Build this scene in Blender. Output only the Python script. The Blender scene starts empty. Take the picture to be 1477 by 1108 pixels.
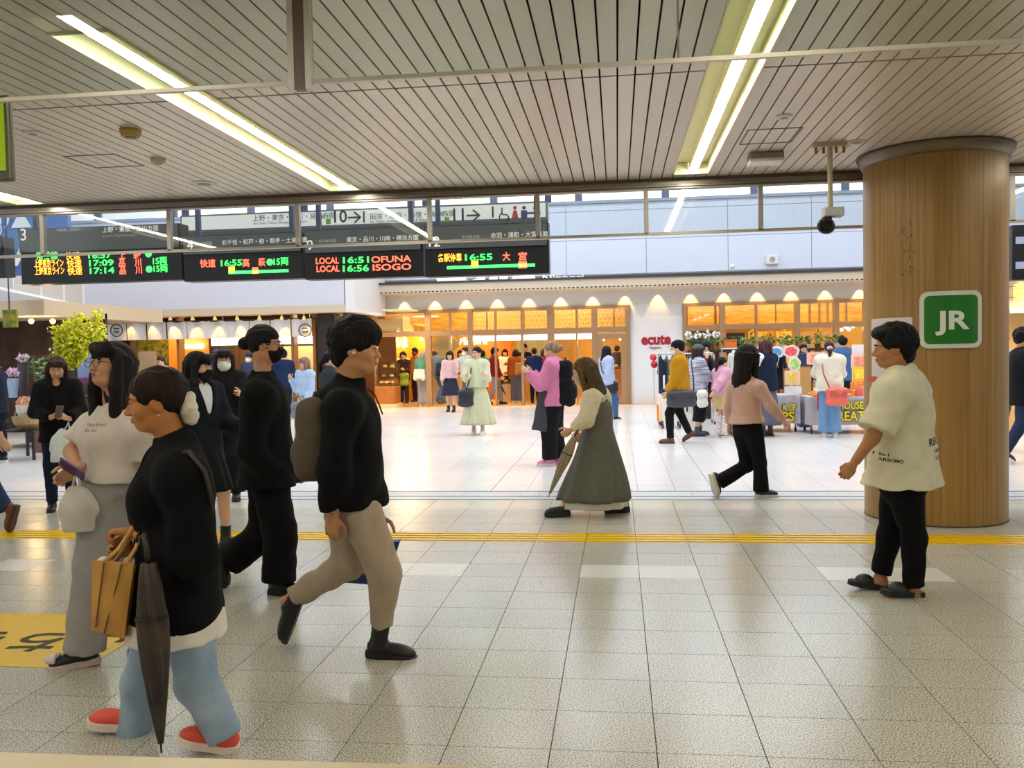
import bpy, bmesh, math, random, time
import numpy as np
from mathutils import Vector, Matrix
from mathutils.bvhtree import BVHTree
T0 = time.time()
sc = bpy.context.scene
col = sc.collection
PI = math.pi
random.seed(7)

# ------------------------------------------------------------------ camera
FPX, YAW, PITCH, ROLL, EYE = 1262.2, -.1202, -.0359, -.0195, 1.5124
_cy, _sy, _cp, _sp, _cr, _sr = math.cos(YAW), math.sin(YAW), math.cos(PITCH), math.sin(PITCH), math.cos(ROLL), math.sin(ROLL)
CW = np.array([_sy*_cp, _cy*_cp, _sp])
_r0 = np.array([_cy, -_sy, 0.]); _u0 = np.cross(_r0, CW)
CR = _cr*_r0 + _sr*_u0; CU = -_sr*_r0 + _cr*_u0
CO = np.array([0, 0, EYE])
HF = np.array([_sy, _cy, 0.])          # horizontal viewing direction
HR = _r0                               # horizontal right
cam = bpy.data.objects.new('camera', bpy.data.cameras.new('camera')); col.objects.link(cam)
M = Matrix(((CR[0], CU[0], -CW[0], 0), (CR[1], CU[1], -CW[1], 0), (CR[2], CU[2], -CW[2], EYE), (0, 0, 0, 1)))
cam.matrix_world = M
cam.data.sensor_width = 36; cam.data.lens = FPX/1477*36; cam.data.clip_start = .05; cam.data.clip_end = 300
sc.camera = cam

# ------------------------------------------------------------------ view, world, hall light
sc.view_settings.view_transform = 'Standard'; sc.view_settings.look = 'None'
sc.view_settings.gamma = 1; sc.view_settings.use_curve_mapping = False
sc.view_settings.exposure = 0.6
sc.cycles.use_denoising = True
sc.cycles.max_bounces = 7; sc.cycles.diffuse_bounces = 3; sc.cycles.glossy_bounces = 3
sc.cycles.transparent_max_bounces = 12; sc.cycles.transmission_bounces = 4
sc.cycles.caustics_reflective = False; sc.cycles.caustics_refractive = False
sc.cycles.sample_clamp_indirect = 6
wd = bpy.data.worlds.new('sky'); sc.world = wd; wd.use_nodes = True
wn = wd.node_tree.nodes['Background']; wn.inputs[0].default_value = (.86, .93, 1, 1); wn.inputs[1].default_value = 2.0

def ray(x, y): return CW + CR*(x-738.5)/FPX - CU*(y-554)/FPX
def gz(x, y, z=0.):
    d = ray(x, y); return CO + d*(z-EYE)/d[2]
def gy(x, y, Y):
    d = ray(x, y); return CO + d*Y/d[1]
def gd(x, y, D):                                   # at horizontal distance D along the view
    d = ray(x, y); return CO + d*D/(d@HF)
def dist(p): return float((np.asarray(p)-CO)@HF)

def area(name, loc, size, power, color=(1, 1, 1), rot=(0, 0, 0)):
    l = bpy.data.lights.new(name, 'AREA'); l.shape = 'RECTANGLE'; l.size, l.size_y = size
    l.energy = power; l.color = color
    o = bpy.data.objects.new(name, l); col.objects.link(o); o.location = loc; o.rotation_euler = rot
    return o
# ------------------------------------------------------------------ materials
def lin(c):
    return tuple(((v/255)/12.92 if v/255 <= .04045 else ((v/255+.055)/1.055)**2.4) for v in c)
MATS = {}
def mat(c, rough=.6, metal=0., var=.0, vs=6., bump=0., bs=80., emit=0., spec=.5, stretch=None, key=None, c2=None, coat=0.):
    k = key or (tuple(c), rough, metal, var, vs, bump, bs, emit, spec, stretch, c2, coat)
    if k in MATS: return MATS[k]
    m = bpy.data.materials.new('paint' if isinstance(k, tuple) else k); m.use_nodes = True
    nt = m.node_tree; b = nt.nodes['Principled BSDF']; L = lin(c)
    b.inputs['Base Color'].default_value = (*L, 1); b.inputs['Roughness'].default_value = rough
    b.inputs['Metallic'].default_value = metal; b.inputs['Specular IOR Level'].default_value = spec
    b.inputs['Coat Weight'].default_value = coat
    if emit:
        b.inputs['Emission Color'].default_value = (*L, 1); b.inputs['Emission Strength'].default_value = emit
    if var or bump or c2:
        tc = nt.nodes.new('ShaderNodeTexCoord'); mp = nt.nodes.new('ShaderNodeMapping')
        nt.links.new(tc.outputs['Object'], mp.inputs[0])
        if stretch: mp.inputs['Scale'].default_value = stretch
        if var or c2:
            n = nt.nodes.new('ShaderNodeTexNoise'); n.inputs['Scale'].default_value = vs; n.inputs['Detail'].default_value = 4
            nt.links.new(mp.outputs[0], n.inputs['Vector'])
            r = nt.nodes.new('ShaderNodeValToRGB')
            r.color_ramp.elements[0].position = .3; r.color_ramp.elements[1].position = .7
            A = lin(c2) if c2 else tuple(v*(1-var) for v in L)
            B = L if c2 else tuple(min(1, v*(1+var)) for v in L)
            r.color_ramp.elements[0].color = (*A, 1); r.color_ramp.elements[1].color = (*B, 1)
            nt.links.new(n.outputs['Fac'], r.inputs[0]); nt.links.new(r.outputs[0], b.inputs['Base Color'])
        if bump:
            n2 = nt.nodes.new('ShaderNodeTexNoise'); n2.inputs['Scale'].default_value = bs; n2.inputs['Detail'].default_value = 3
            nt.links.new(mp.outputs[0], n2.inputs['Vector'])
            bp = nt.nodes.new('ShaderNodeBump'); bp.inputs['Strength'].default_value = bump; bp.inputs['Distance'].default_value = .01
            nt.links.new(n2.outputs['Fac'], bp.inputs['Height']); nt.links.new(bp.outputs[0], b.inputs['Normal'])
    MATS[k] = m
    return m
def cloth(c, var=.06): return mat(c, .9, var=var, vs=14, bump=.25, bs=260, spec=.2)
def hairm(c): return mat(c, .6, var=.4, vs=30, bump=.8, bs=70, stretch=(1, 1, .12), spec=.2)
def skinm(c): return mat(c, .5, var=.06, vs=18, spec=.35)
def emis(c, s): return mat(c, .5, emit=s)
def glass(name='pane_glass', tint=(.93, .96, .95), refl=.06):
    if name in MATS: return MATS[name]
    m = bpy.data.materials.new(name); m.use_nodes = True; nt = m.node_tree; nt.nodes.clear()
    o = nt.nodes.new('ShaderNodeOutputMaterial'); t = nt.nodes.new('ShaderNodeBsdfTransparent'); g = nt.nodes.new('ShaderNodeBsdfGlossy')
    t.inputs[0].default_value = (*tint, 1); g.inputs['Roughness'].default_value = .03
    mx = nt.nodes.new('ShaderNodeMixShader'); lw = nt.nodes.new('ShaderNodeLayerWeight'); lw.inputs[0].default_value = .12
    ad = nt.nodes.new('ShaderNodeMath'); ad.operation = 'MULTIPLY_ADD'; ad.inputs[1].default_value = .5; ad.inputs[2].default_value = refl
    nt.links.new(lw.outputs['Fresnel'], ad.inputs[0]); nt.links.new(ad.outputs[0], mx.inputs[0])
    nt.links.new(t.outputs[0], mx.inputs[1]); nt.links.new(g.outputs[0], mx.inputs[2]); nt.links.new(mx.outputs[0], o.inputs[0])
    MATS[name] = m; return m
def wood(name, a, b_, scale=(6, 6, .35), rough=.4):
    if name in MATS: return MATS[name]
    m = bpy.data.materials.new(name); m.use_nodes = True; nt = m.node_tree; b = nt.nodes['Principled BSDF']
    tc = nt.nodes.new('ShaderNodeTexCoord'); mp = nt.nodes.new('ShaderNodeMapping'); mp.inputs['Scale'].default_value = scale
    n = nt.nodes.new('ShaderNodeTexNoise'); n.inputs['Scale'].default_value = 5; n.inputs['Detail'].default_value = 7; n.inputs['Distortion'].default_value = .3
    r = nt.nodes.new('ShaderNodeValToRGB'); r.color_ramp.elements[0].position = .36; r.color_ramp.elements[1].position = .66
    r.color_ramp.elements[0].color = (*lin(a), 1); r.color_ramp.elements[1].color = (*lin(b_), 1)
    nt.links.new(tc.outputs['Object'], mp.inputs[0]); nt.links.new(mp.outputs[0], n.inputs['Vector'])
    nt.links.new(n.outputs['Fac'], r.inputs[0]); nt.links.new(r.outputs[0], b.inputs['Base Color'])
    b.inputs['Roughness'].default_value = rough
    MATS[name] = m; return m
def granite(name, a, b_, rough, sp=420., lo=.42, hi=.6, rnd=.06, bump=.08):
    """speckled stone; every tile a little lighter or darker"""
    if name in MATS: return MATS[name]
    m = bpy.data.materials.new(name); m.use_nodes = True; nt = m.node_tree; b = nt.nodes['Principled BSDF']
    tc = nt.nodes.new('ShaderNodeNewGeometry')
    n = nt.nodes.new('ShaderNodeTexNoise'); n.inputs['Scale'].default_value = sp; n.inputs['Detail'].default_value = 2
    r = nt.nodes.new('ShaderNodeValToRGB'); r.color_ramp.elements[0].position = lo; r.color_ramp.elements[1].position = hi
    r.color_ramp.elements[0].color = (*lin(a), 1); r.color_ramp.elements[1].color = (*lin(b_), 1)
    nt.links.new(tc.outputs['Position'], n.inputs['Vector']); nt.links.new(n.outputs['Fac'], r.inputs[0])
    n3 = nt.nodes.new('ShaderNodeTexNoise'); n3.inputs['Scale'].default_value = .9; n3.inputs['Detail'].default_value = 3
    nt.links.new(tc.outputs['Position'], n3.inputs['Vector'])
    oi = nt.nodes.new('ShaderNodeObjectInfo'); ma = nt.nodes.new('ShaderNodeMath'); ma.operation = 'MULTIPLY_ADD'
    ma.inputs[1].default_value = rnd; ma.inputs[2].default_value = 1-rnd/2
    nt.links.new(oi.outputs['Random'], ma.inputs[0])
    m2 = nt.nodes.new('ShaderNodeMath'); m2.operation = 'MULTIPLY_ADD'; m2.inputs[1].default_value = .25; m2.inputs[2].default_value = .875
    nt.links.new(n3.outputs['Fac'], m2.inputs[0])
    m3 = nt.nodes.new('ShaderNodeMath'); m3.operation = 'MULTIPLY'; nt.links.new(ma.outputs[0], m3.inputs[0]); nt.links.new(m2.outputs[0], m3.inputs[1])
    mx = nt.nodes.new('ShaderNodeVectorMath'); mx.operation = 'SCALE'
    nt.links.new(r.outputs[0], mx.inputs[0]); nt.links.new(m3.outputs[0], mx.inputs['Scale']); nt.links.new(mx.outputs[0], b.inputs['Base Color'])
    bp = nt.nodes.new('ShaderNodeBump'); bp.inputs['Strength'].default_value = bump; bp.inputs['Distance'].default_value = .002
    nt.links.new(n.outputs['Fac'], bp.inputs['Height']); nt.links.new(bp.outputs[0], b.inputs['Normal'])
    b.inputs['Roughness'].default_value = rough
    MATS[name] = m; return m

# ------------------------------------------------------------------ objects
def link(name, me, m, parent=None, smooth=False):
    if m is not None and not me.materials: me.materials.append(m)
    o = bpy.data.objects.new(name, me); col.objects.link(o)
    if smooth: me.shade_smooth()
    if parent is not None: attach(o, parent)
    return o
def attach(o, parent):
    o.parent = parent
    o.matrix_parent_inverse = INV[parent.name] if parent.name in INV else parent.matrix_world.inverted()
INV = {}
def mesh(v, f):
    me = bpy.data.meshes.new('m'); me.from_pydata([tuple(map(float, p)) for p in v], [], [tuple(map(int, q)) for q in f]); me.update(); return me
def npmesh(v, q):
    """quads from numpy arrays"""
    me = bpy.data.meshes.new('m'); n = len(q)
    me.vertices.add(len(v)); me.vertices.foreach_set('co', np.asarray(v, np.float32).ravel())
    me.loops.add(4*n); me.loops.foreach_set('vertex_index', np.asarray(q, np.int32).ravel())
    me.polygons.add(n); me.polygons.foreach_set('loop_start', np.arange(0, 4*n, 4, dtype=np.int32))
    me.update(); me.validate(); return me
def empty(name, loc, rz=0):
    o = bpy.data.objects.new(name, None); col.objects.link(o); o.location = tuple(map(float, loc)); o.rotation_euler = (0, 0, rz)
    o.empty_display_size = .1
    INV[o.name] = (Matrix.Translation(o.location) @ Matrix.Rotation(rz, 4, 'Z')).inverted()
    return o
def tag(o, label, cat, group=None):
    o['label'] = label; o['category'] = cat
    if group: o['group'] = group
    return o
def struct(o): o['kind'] = 'structure'; return o
def thing(name, loc, label, cat, group=None, rz=0): return tag(empty(name, loc, rz), label, cat, group)
class MB:
    """collects simple shapes for ONE mesh, in world coordinates"""
    def __init__(s): s.v = []; s.f = []
    def add(s, v, f):
        b = len(s.v); s.v += [tuple(map(float, p)) for p in v]; s.f += [tuple(i+b for i in q) for q in f]; return s
    def box(s, x0, x1, y0, y1, z0, z1):
        return s.add([(x0,y0,z0),(x1,y0,z0),(x1,y1,z0),(x0,y1,z0),(x0,y0,z1),(x1,y0,z1),(x1,y1,z1),(x0,y1,z1)],
                     [(3,2,1,0),(4,5,6,7),(0,1,5,4),(1,2,6,5),(2,3,7,6),(3,0,4,7)])
    def obox(s, c, ax, size):
        """oriented box: ax = three unit vectors"""
        c = np.asarray(c, float); A = [np.asarray(a, float)*h/2 for a, h in zip(ax, size)]
        P = [c+i*A[0]+j*A[1]+k*A[2] for k in (-1, 1) for j in (-1, 1) for i in (-1, 1)]
        return s.add(P, [(0,2,3,1),(4,5,7,6),(0,1,5,4),(2,6,7,3),(0,4,6,2),(1,3,7,5)])
    def tube(s, pts, r, n=8, caps=True):
        pts = [np.asarray(p, float) for p in pts]; R = r if isinstance(r, (list, tuple)) else [r]*len(pts); b = len(s.v); up = None
        for i, p in enumerate(pts):
            t = pts[min(i+1, len(pts)-1)]-pts[max(i-1, 0)]; t = t/(np.linalg.norm(t)+1e-9)
            if up is None:
                up = np.cross(t, [0, 0, 1.]) if abs(t[2]) < .9 else np.cross(t, [1., 0, 0])
            a = up - t*(up@t); a /= np.linalg.norm(a)+1e-9; up = a; c = np.cross(t, a)
            for k in range(n):
                th = 2*PI*k/n; s.v.append(tuple(p+R[i]*(math.cos(th)*a+math.sin(th)*c)))
        for i in range(len(pts)-1):
            for k in range(n): s.f.append((b+i*n+k, b+i*n+(k+1)%n, b+(i+1)*n+(k+1)%n, b+(i+1)*n+k))
        if caps: s.f.append(tuple(b+k for k in range(n))[::-1]); s.f.append(tuple(b+(len(pts)-1)*n+k for k in range(n)))
        return s
    def lathe(s, c, prof, n=20, axis=(0, 0, 1)):
        """profile [(r, h)] about an axis through c"""
        c = np.asarray(c, float); z = np.asarray(axis, float); z = z/np.linalg.norm(z)
        a = np.cross(z, [0, 1., 0]) if abs(z[1]) < .9 else np.cross(z, [1., 0, 0]); a /= np.linalg.norm(a); e = np.cross(z, a); b = len(s.v)
        for r, h in prof:
            for k in range(n): s.v.append(tuple(c+z*h+r*(math.cos(2*PI*k/n)*a+math.sin(2*PI*k/n)*e)))
        for i in range(len(prof)-1):
            for k in range(n): s.f.append((b+i*n+k, b+i*n+(k+1)%n, b+(i+1)*n+(k+1)%n, b+(i+1)*n+k))
        s.f.append(tuple(b+k for k in range(n))[::-1]); s.f.append(tuple(b+(len(prof)-1)*n+k for k in range(n)))
        return s
    def prism(s, poly, o, ux, uy, depth):
        """2-D outline in the plane (ux, uy) at o, pushed along depth vector"""
        o, ux, uy, depth = (np.asarray(q, float) for q in (o, ux, uy, depth)); n = len(poly); b = len(s.v)
        P = [o+ux*x+uy*y for x, y in poly]; s.v += [tuple(p) for p in P]+[tuple(p+depth) for p in P]
        s.f.append(tuple(b+k for k in range(n))[::-1]); s.f.append(tuple(b+n+k for k in range(n)))
        for k in range(n): s.f.append((b+k, b+(k+1)%n, b+n+(k+1)%n, b+n+k))
        return s
    def loft(s, rings, close=True, caps=True):
        b = len(s.v); n = len(rings[0])
        for r in rings: s.v += [tuple(map(float, p)) for p in r]
        for i in range(len(rings)-1):
            for k in range(n if close else n-1): s.f.append((b+i*n+k, b+i*n+(k+1)%n, b+(i+1)*n+(k+1)%n, b+(i+1)*n+k))
        if caps and close: s.f.append(tuple(b+k for k in range(n))[::-1]); s.f.append(tuple(b+(len(rings)-1)*n+k for k in range(n)))
        return s
    def ball(s, c, r, n=10, m=6):
        rr = (r, r, r) if np.isscalar(r) else r; c = np.asarray(c, float)
        return s.loft([[c+np.array([rr[0]*math.sin(PI*(i+.02)/(m+.04))*math.cos(2*PI*k/n), rr[1]*math.sin(PI*(i+.02)/(m+.04))*math.sin(2*PI*k/n), -rr[2]*math.cos(PI*(i+.02)/(m+.04))]) for k in range(n)] for i in range(m+1)])
    def build(s, name, m, parent=None, smooth=False, bevel=0):
        me = mesh(s.v, s.f)
        if bevel:
            bm = bmesh.new(); bm.from_mesh(me); bmesh.ops.bevel(bm, geom=list(bm.edges), offset=bevel, segments=2, affect='EDGES', profile=.5); bm.to_mesh(me); bm.free()
        bm = bmesh.new(); bm.from_mesh(me); bmesh.ops.recalc_face_normals(bm, faces=list(bm.faces)); bm.to_mesh(me); bm.free()
        return link(name, me, m, parent, smooth)
def box(name, x0, x1, y0, y1, z0, z1, m, parent=None, bevel=0): return MB().box(x0, x1, y0, y1, z0, z1).build(name, m, parent, bevel=bevel)
def rrect(w, h, r, n=5):
    P = []
    for cx, cy_, a in ((w/2-r, h/2-r, 0), (-w/2+r, h/2-r, 90), (-w/2+r, -h/2+r, 180), (w/2-r, -h/2+r, 270)):
        for k in range(n+1):
            t = math.radians(a+90*k/n); P.append((cx+r*math.cos(t), cy_+r*math.sin(t)))
    return P
TXT = {}
def text_data(s, bold=0.):
    if (s, bold) in TXT: return TXT[(s, bold)]
    cu = bpy.data.curves.new('t', 'FONT'); cu.body = s; cu.size = 1; cu.resolution_u = 3; cu.offset = bold
    cu.align_x = 'LEFT'
    o = bpy.data.objects.new('t', cu); col.objects.link(o); bpy.context.view_layer.update()
    dg = bpy.context.evaluated_depsgraph_get(); me = bpy.data.meshes.new_from_object(o.evaluated_get(dg))
    v = np.array([p.co[:] for p in me.vertices]).reshape(-1, 3); f = [tuple(p.vertices) for p in me.polygons]
    bpy.data.objects.remove(o); bpy.data.curves.remove(cu); bpy.data.meshes.remove(me)
    TXT[(s, bold)] = (v, f); return v, f
def text(name, s, o, ux, uy, h, m, parent, bold=0., w=None, align='l', off=.004, flat=True):
    """lettering laid on a plane at o, ux/uy unit vectors; h = height of a capital; w = fit to width"""
    v, f = text_data(s, bold)
    if len(v) == 0: return None
    o, ux, uy = (np.asarray(q, float) for q in (o, ux, uy)); nrm = np.cross(ux, uy); k = h/.73
    x = v[:, 0]*k; y = v[:, 1]*k; x = x - x.min()
    if w: x = x*w/max(1e-6, x.max())
    if align == 'c': x = x - x.max()/2
    if align == 'r': x = x - x.max()
    P = o + x[:, None]*ux + y[:, None]*uy + nrm*off
    return link(name, mesh(P, f), m, parent)
XA, YA, ZA = np.eye(3)
# ------------------------------------------------------------------ smooth solid modelling (distance field -> quad mesh)
def V(*a): return np.array(a, float)
def nrm(v): v = np.asarray(v, float); return v/(np.linalg.norm(v)+1e-9)
def lerp(a, b, t): return a+(b-a)*t
def cone(a, b, ra, rb, k=.02, op='u', cap=False, flat=None):
    """tapered round bar a->b; cap cuts it square at b; flat=(dir, s) thins it along dir"""
    return ('cone', op, k, np.asarray(a, float), np.asarray(b, float), ra, rb, cap, flat)
def ell(c, ax, r, k=.02, op='u'): return ('ell', op, k, np.asarray(c, float), np.asarray(ax, float), np.asarray(r, float))
def cut(p, n): return ('cut', 'i', 0., np.asarray(p, float), nrm(n))
def _pbox(p):
    if p[0] == 'cone':
        R = max(p[5], p[6]); a, b = p[3], p[4]
        return np.minimum(a, b)-R, np.maximum(a, b)+R
    ext = np.sqrt(((p[4]*p[5][:, None])**2).sum(0)); return p[3]-ext, p[3]+ext
def _pdist(p, P):
    if p[0] == 'ell':
        q = (P-p[3])@p[4].T; k0 = np.sqrt(((q/p[5])**2).sum(-1)); k1 = np.sqrt(((q/p[5]**2)**2).sum(-1))
        return k0*(k0-1)/np.maximum(k1, 1e-6)
    if p[0] == 'cut': return (P-p[3])@p[4]
    a, b, ra, rb, cap, flat = p[3:]
    Q = P
    if flat is not None:
        d = nrm(flat[0]); Q = P + (1/flat[1]-1)*((P-a)@d)[..., None]*d
    ab = b-a; L2 = ab@ab+1e-12; t = np.clip(((Q-a)@ab)/L2, 0, 1)
    r = ra+(rb-ra)*t; dd = np.sqrt(((Q-a-t[..., None]*ab)**2).sum(-1))-r
    if flat is not None: dd = dd*flat[1]**.5 if flat[1] < 1 else dd
    if cap: dd = np.maximum(dd, ((P-b)@ab)/math.sqrt(L2))
    return dd
def field(prims, h, noise=None):
    U = [p for p in prims if p[1] == 'u']; bb = [_pbox(p) for p in U]
    lo = np.min([x[0] for x in bb], 0)-3*h; hi = np.max([x[1] for x in bb], 0)+3*h
    n = np.ceil((hi-lo)/h).astype(int)+1
    ax = [lo[i]+h*np.arange(n[i], dtype=np.float32) for i in range(3)]
    F = np.full(n, 1e3, np.float32)
    for p in prims:
        if p[0] == 'cut':
            s = (slice(None),)*3
        else:
            b0, b1 = _pbox(p); pad = 2*p[2]+2.5*h
            i0 = np.clip(np.floor((b0-pad-lo)/h).astype(int), 0, n-1); i1 = np.clip(np.ceil((b1+pad-lo)/h).astype(int)+1, 1, n)
            if (i1 <= i0).any(): continue
            s = tuple(slice(i0[i], i1[i]) for i in range(3))
        G = np.stack(np.meshgrid(*(ax[i][s[i]] for i in range(3)), indexing='ij'), -1)
        d = _pdist(p, G); k = p[2]; f = F[s]
        if p[1] == 'u':
            if k > 0:
                e = np.clip(.5+.5*(f-d)/k, 0, 1); F[s] = np.where(f > 100, d, f+(d-f)*e-k*e*(1-e))
            else: F[s] = np.minimum(f, d)
        elif p[1] == 's':
            e = np.clip(.5-.5*(f+d)/max(k, 1e-5), 0, 1); F[s] = f+(-d-f)*e+k*e*(1-e)
        else: F[s] = np.maximum(f, d)
    if noise:
        m = np.abs(F) < 4*h; I = np.argwhere(m); P = lo+I*h; F[m] += noise(P).astype(np.float32)
    return F, lo
_E = [((0,0,0),(1,0,0)),((0,1,0),(1,1,0)),((0,0,1),(1,0,1)),((0,1,1),(1,1,1)),((0,0,0),(0,1,0)),((1,0,0),(1,1,0)),((0,0,1),(0,1,1)),((1,0,1),(1,1,1)),
      ((0,0,0),(0,0,1)),((1,0,0),(1,0,1)),((0,1,0),(0,1,1)),((1,1,0),(1,1,1))]
def nets(F, lo, h):
    s = F < 0; a, b, c = F.shape
    cnt = np.zeros((a-1, b-1, c-1), np.int8)
    for i in (0, 1):
        for j in (0, 1):
            for k in (0, 1): cnt += s[i:a-1+i, j:b-1+j, k:c-1+k]
    act = (cnt > 0) & (cnt < 8); I = np.argwhere(act); idx = np.full(act.shape, -1, np.int32); idx[act] = np.arange(len(I))
    pos = np.zeros((len(I), 3)); n = np.zeros(len(I))
    for c0, c1 in _E:
        A = F[tuple((I+c0).T)]; B = F[tuple((I+c1).T)]; m = (A < 0) != (B < 0)
        t = np.where(m, A/np.where(m, A-B, 1), 0); pos += np.where(m[:, None], np.array(c0)+t[:, None]*(np.array(c1)-np.array(c0)), 0); n += m
    v = lo+(I+pos/n[:, None])*h
    Q = []
    for d in range(3):
        o1, o2 = [(1, 2), (2, 0), (0, 1)][d]
        sl0 = [slice(1, -1)]*3; sl1 = [slice(1, -1)]*3; sl0[d] = slice(0, -1); sl1[d] = slice(1, None)
        x = s[tuple(sl0)]; y = s[tuple(sl1)]; E = np.argwhere(x != y); flip = y[tuple(E.T)]
        off = np.ones(3, int); off[d] = 0; E = E+off
        e1 = np.zeros(3, int); e1[o1] = 1; e2 = np.zeros(3, int); e2[o2] = 1
        q = np.stack([idx[tuple((E-e1-e2).T)], idx[tuple((E-e2).T)], idx[tuple(E.T)], idx[tuple((E-e1).T)]], 1)
        q[flip] = q[flip][:, ::-1]; Q.append(q)
    Q = np.concatenate(Q); Q = Q[(Q >= 0).all(1)]
    return v, Q
def solid(prims, h, noise=None):
    F, lo = field(prims, h, noise); return nets(F, lo, h)
def folds(seed, amp, fr=14., dirn=None):
    """soft creases in cloth"""
    r = np.random.RandomState(seed); D = r.normal(size=(4, 3)); D /= np.linalg.norm(D, axis=1)[:, None]
    if dirn is not None: D = nrm(dirn)*(.9)+D*.45
    ph = r.uniform(0, 6.28, 4); sp = r.uniform(.7, 1.5, 4)
    def fn(P):
        W = P+.05*np.sin(P[:, [1, 2, 0]]*9+ph[0]); o = 0
        for i in range(4): o = o+(1-2*np.abs(np.sin(W@D[i]*fr*sp[i]+ph[i])))
        return amp*o/4
    return fn
def build_solid(name, prims, h, m, parent, noise=None):
    v, q = solid(prims, h, noise)
    if len(q) == 0: return None
    return link(name, npmesh(v, q), m, parent, smooth=True)
# ------------------------------------------------------------------ people
def bodydir(a):
    """0 = facing the picture's right, 90 = away, 180 = left, 270 = towards the viewer"""
    a = math.radians(a); return HR*math.cos(a)+HF*math.sin(a)
def frame(f, up=ZA):
    f = nrm(f); l = nrm(np.cross(up, f)); return np.stack([f, l, np.cross(f, l)])
def pose_px(D, bf, hf=None, hp=0., **p):
    """joints read off the photograph, each set at its own distance D+d"""
    J = {k: gd(x, y, D+d) for k, (x, y, d) in p.items()}
    J['bf'] = bodydir(bf); J['hA'] = headax(bodydir(bf if hf is None else hf), hp); J['S'] = 1.
    return J
def headax(f, pitch, roll=0):
    f = nrm(f); l = np.cross(ZA, f); t = math.radians(pitch); c, s = math.cos(t), math.sin(t)
    return np.stack([f*c+ZA*s, l, -f*s+ZA*c])
def stance(x, y, hgt, ang, stride=.0, lead='L', armL=(10, 20), armR=(10, 20), spread=.09, hf=None, hp=-5, lean=0., outL=8, outR=8):
    """a figure standing or walking at a spot on the floor; arms = (upper arm swing forward, elbow bend) in degrees"""
    S = hgt/1.7; f = bodydir(ang); l = np.cross(ZA, f); O = V(x, y, 0); J = {}
    st = stride*S; pelz = .93*S-st*st*.22/S
    pel = O+ZA*pelz; J['pel'] = pel; nk = pel+ZA*.49*S+f*lean; J['neck'] = nk; J['head'] = nk+ZA*.165*S+f*.025*S
    for s, n in ((1, 'L'), (-1, 'R')):
        J['sh'+n] = nk+l*s*.165*S-ZA*.05*S
        J['hp'+n] = pel+l*s*.085*S-ZA*.04*S
        ph = (1 if lead == n else -1)*st/2
        an = O+f*ph+l*s*spread*S+ZA*.085*S; lift = 0
        if ph < 0 and st > .2: an = an+ZA*.07*S; lift = 1
        kn = lerp(J['hp'+n], an, .48)+f*(.03+.06*(st > .2))*S
        J['kn'+n] = kn; J['an'+n] = an
        J['to'+n] = an+f*.17*S-ZA*(.065*S if not lift else .13*S)
        au, be = armL if n == 'L' else armR; ou = math.radians(outL if n == 'L' else outR)
        a = math.radians(au); d1 = (-ZA*math.cos(a)+f*math.sin(a))*math.cos(ou)+l*s*math.sin(ou)
        J['el'+n] = J['sh'+n]+d1*.29*S
        a2 = math.radians(au+be); d2 = (-ZA*math.cos(a2)+f*math.sin(a2))*math.cos(ou*.3)-l*s*.12*(be > 40)
        J['wr'+n] = J['el'+n]+nrm(d2)*.25*S
    J['bf'] = f; J['hA'] = headax(f if hf is None else bodydir(hf), hp); J['S'] = S
    return J
def torso_axes(J):
    up = nrm(J['neck']-J['pel']); sd = nrm(J['shL']-J['shR']); fw = nrm(J['bf']-up*(J['bf']@up)); sd = nrm(np.cross(up, fw)); return np.stack([fw, sd, up])
def torso(J, g=0., fat=1., bust=0., chest_k=1.):
    S = J['S']; A = torso_axes(J); p, n = J['pel'], J['neck']; w = fat
    P = [ell(p+A[2]*.02*S, A, (.11*S*w+g, .155*S*w+g, .13*S+g), .05), ell(lerp(p, n, .36), A, (.098*S*w+g, .132*S*w+g, .16*S+g), .06),
         ell(lerp(p, n, .68), A, (.108*S*chest_k+g, .15*S*chest_k+g, .17*S+g), .06)]
    if bust:
        for s in (1, -1): P.append(ell(lerp(p, n, .66)+A[0]*(.085*S)+A[1]*s*.06*S, A, (.05*S*bust+g, .06*S+g, .06*S+g), .05))
    c = lerp(J['shL'], J['shR'], .5)
    for s in ('shL', 'shR'):
        P.append(cone(lerp(c, J[s], .35)+A[2]*.0, lerp(c, J[s], .93), .068*S+g, .058*S+g, .05))
        P.append(cone(n+A[2]*.02*S, lerp(c, J[s], .8), .045*S+g*.6, .04*S+g, .04))
    return P
def arm(J, n, t, g, thick=1., capr=None, k=.03):
    """upper arm and forearm; t = 0..2, how far down it goes"""
    S = J['S']; s, e, w = J['sh'+n], J['el'+n], J['wr'+n]; r0, r1, r2 = .053*S*thick+g, .042*S*thick+g, .03*S*thick+g
    P = []
    if t <= 1:
        b = lerp(s, e, t); P.append(cone(s, b, r0, (r0+(r1-r0)*t) if capr is None else capr, k, cap=True))
    else:
        P.append(cone(s, e, r0, r1, k)); b = lerp(e, w, t-1); P.append(cone(e, b, r1, (r1+(r2-r1)*(t-1)) if capr is None else capr, k, cap=True))
    return P
def leg(J, n, g, thick=1., rk=None, ra=None, t=2., k=.03):
    S = J['S']; h, kn, a = J['hp'+n], J['kn'+n], J['an'+n]; r0 = .088*S*thick+g; r1 = .058*S*thick+g if rk is None else rk; r2 = .04*S*thick+g if ra is None else ra
    if t <= 1: return [cone(h, lerp(h, kn, t), r0, r0+(r1-r0)*t, k, cap=True)]
    b = lerp(kn, a, t-1)
    P = [cone(h, kn, r0, r1, k), cone(kn, b, r1, r1+(r2-r1)*(t-1), k, cap=True)]
    if ra is None: P.append(cone(lerp(kn, a, .12)-J['bf']*.012*S, lerp(kn, a, .5)-J['bf']*.008*S, .05*S*thick+g, .045*S*thick+g, .03))
    return P
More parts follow.
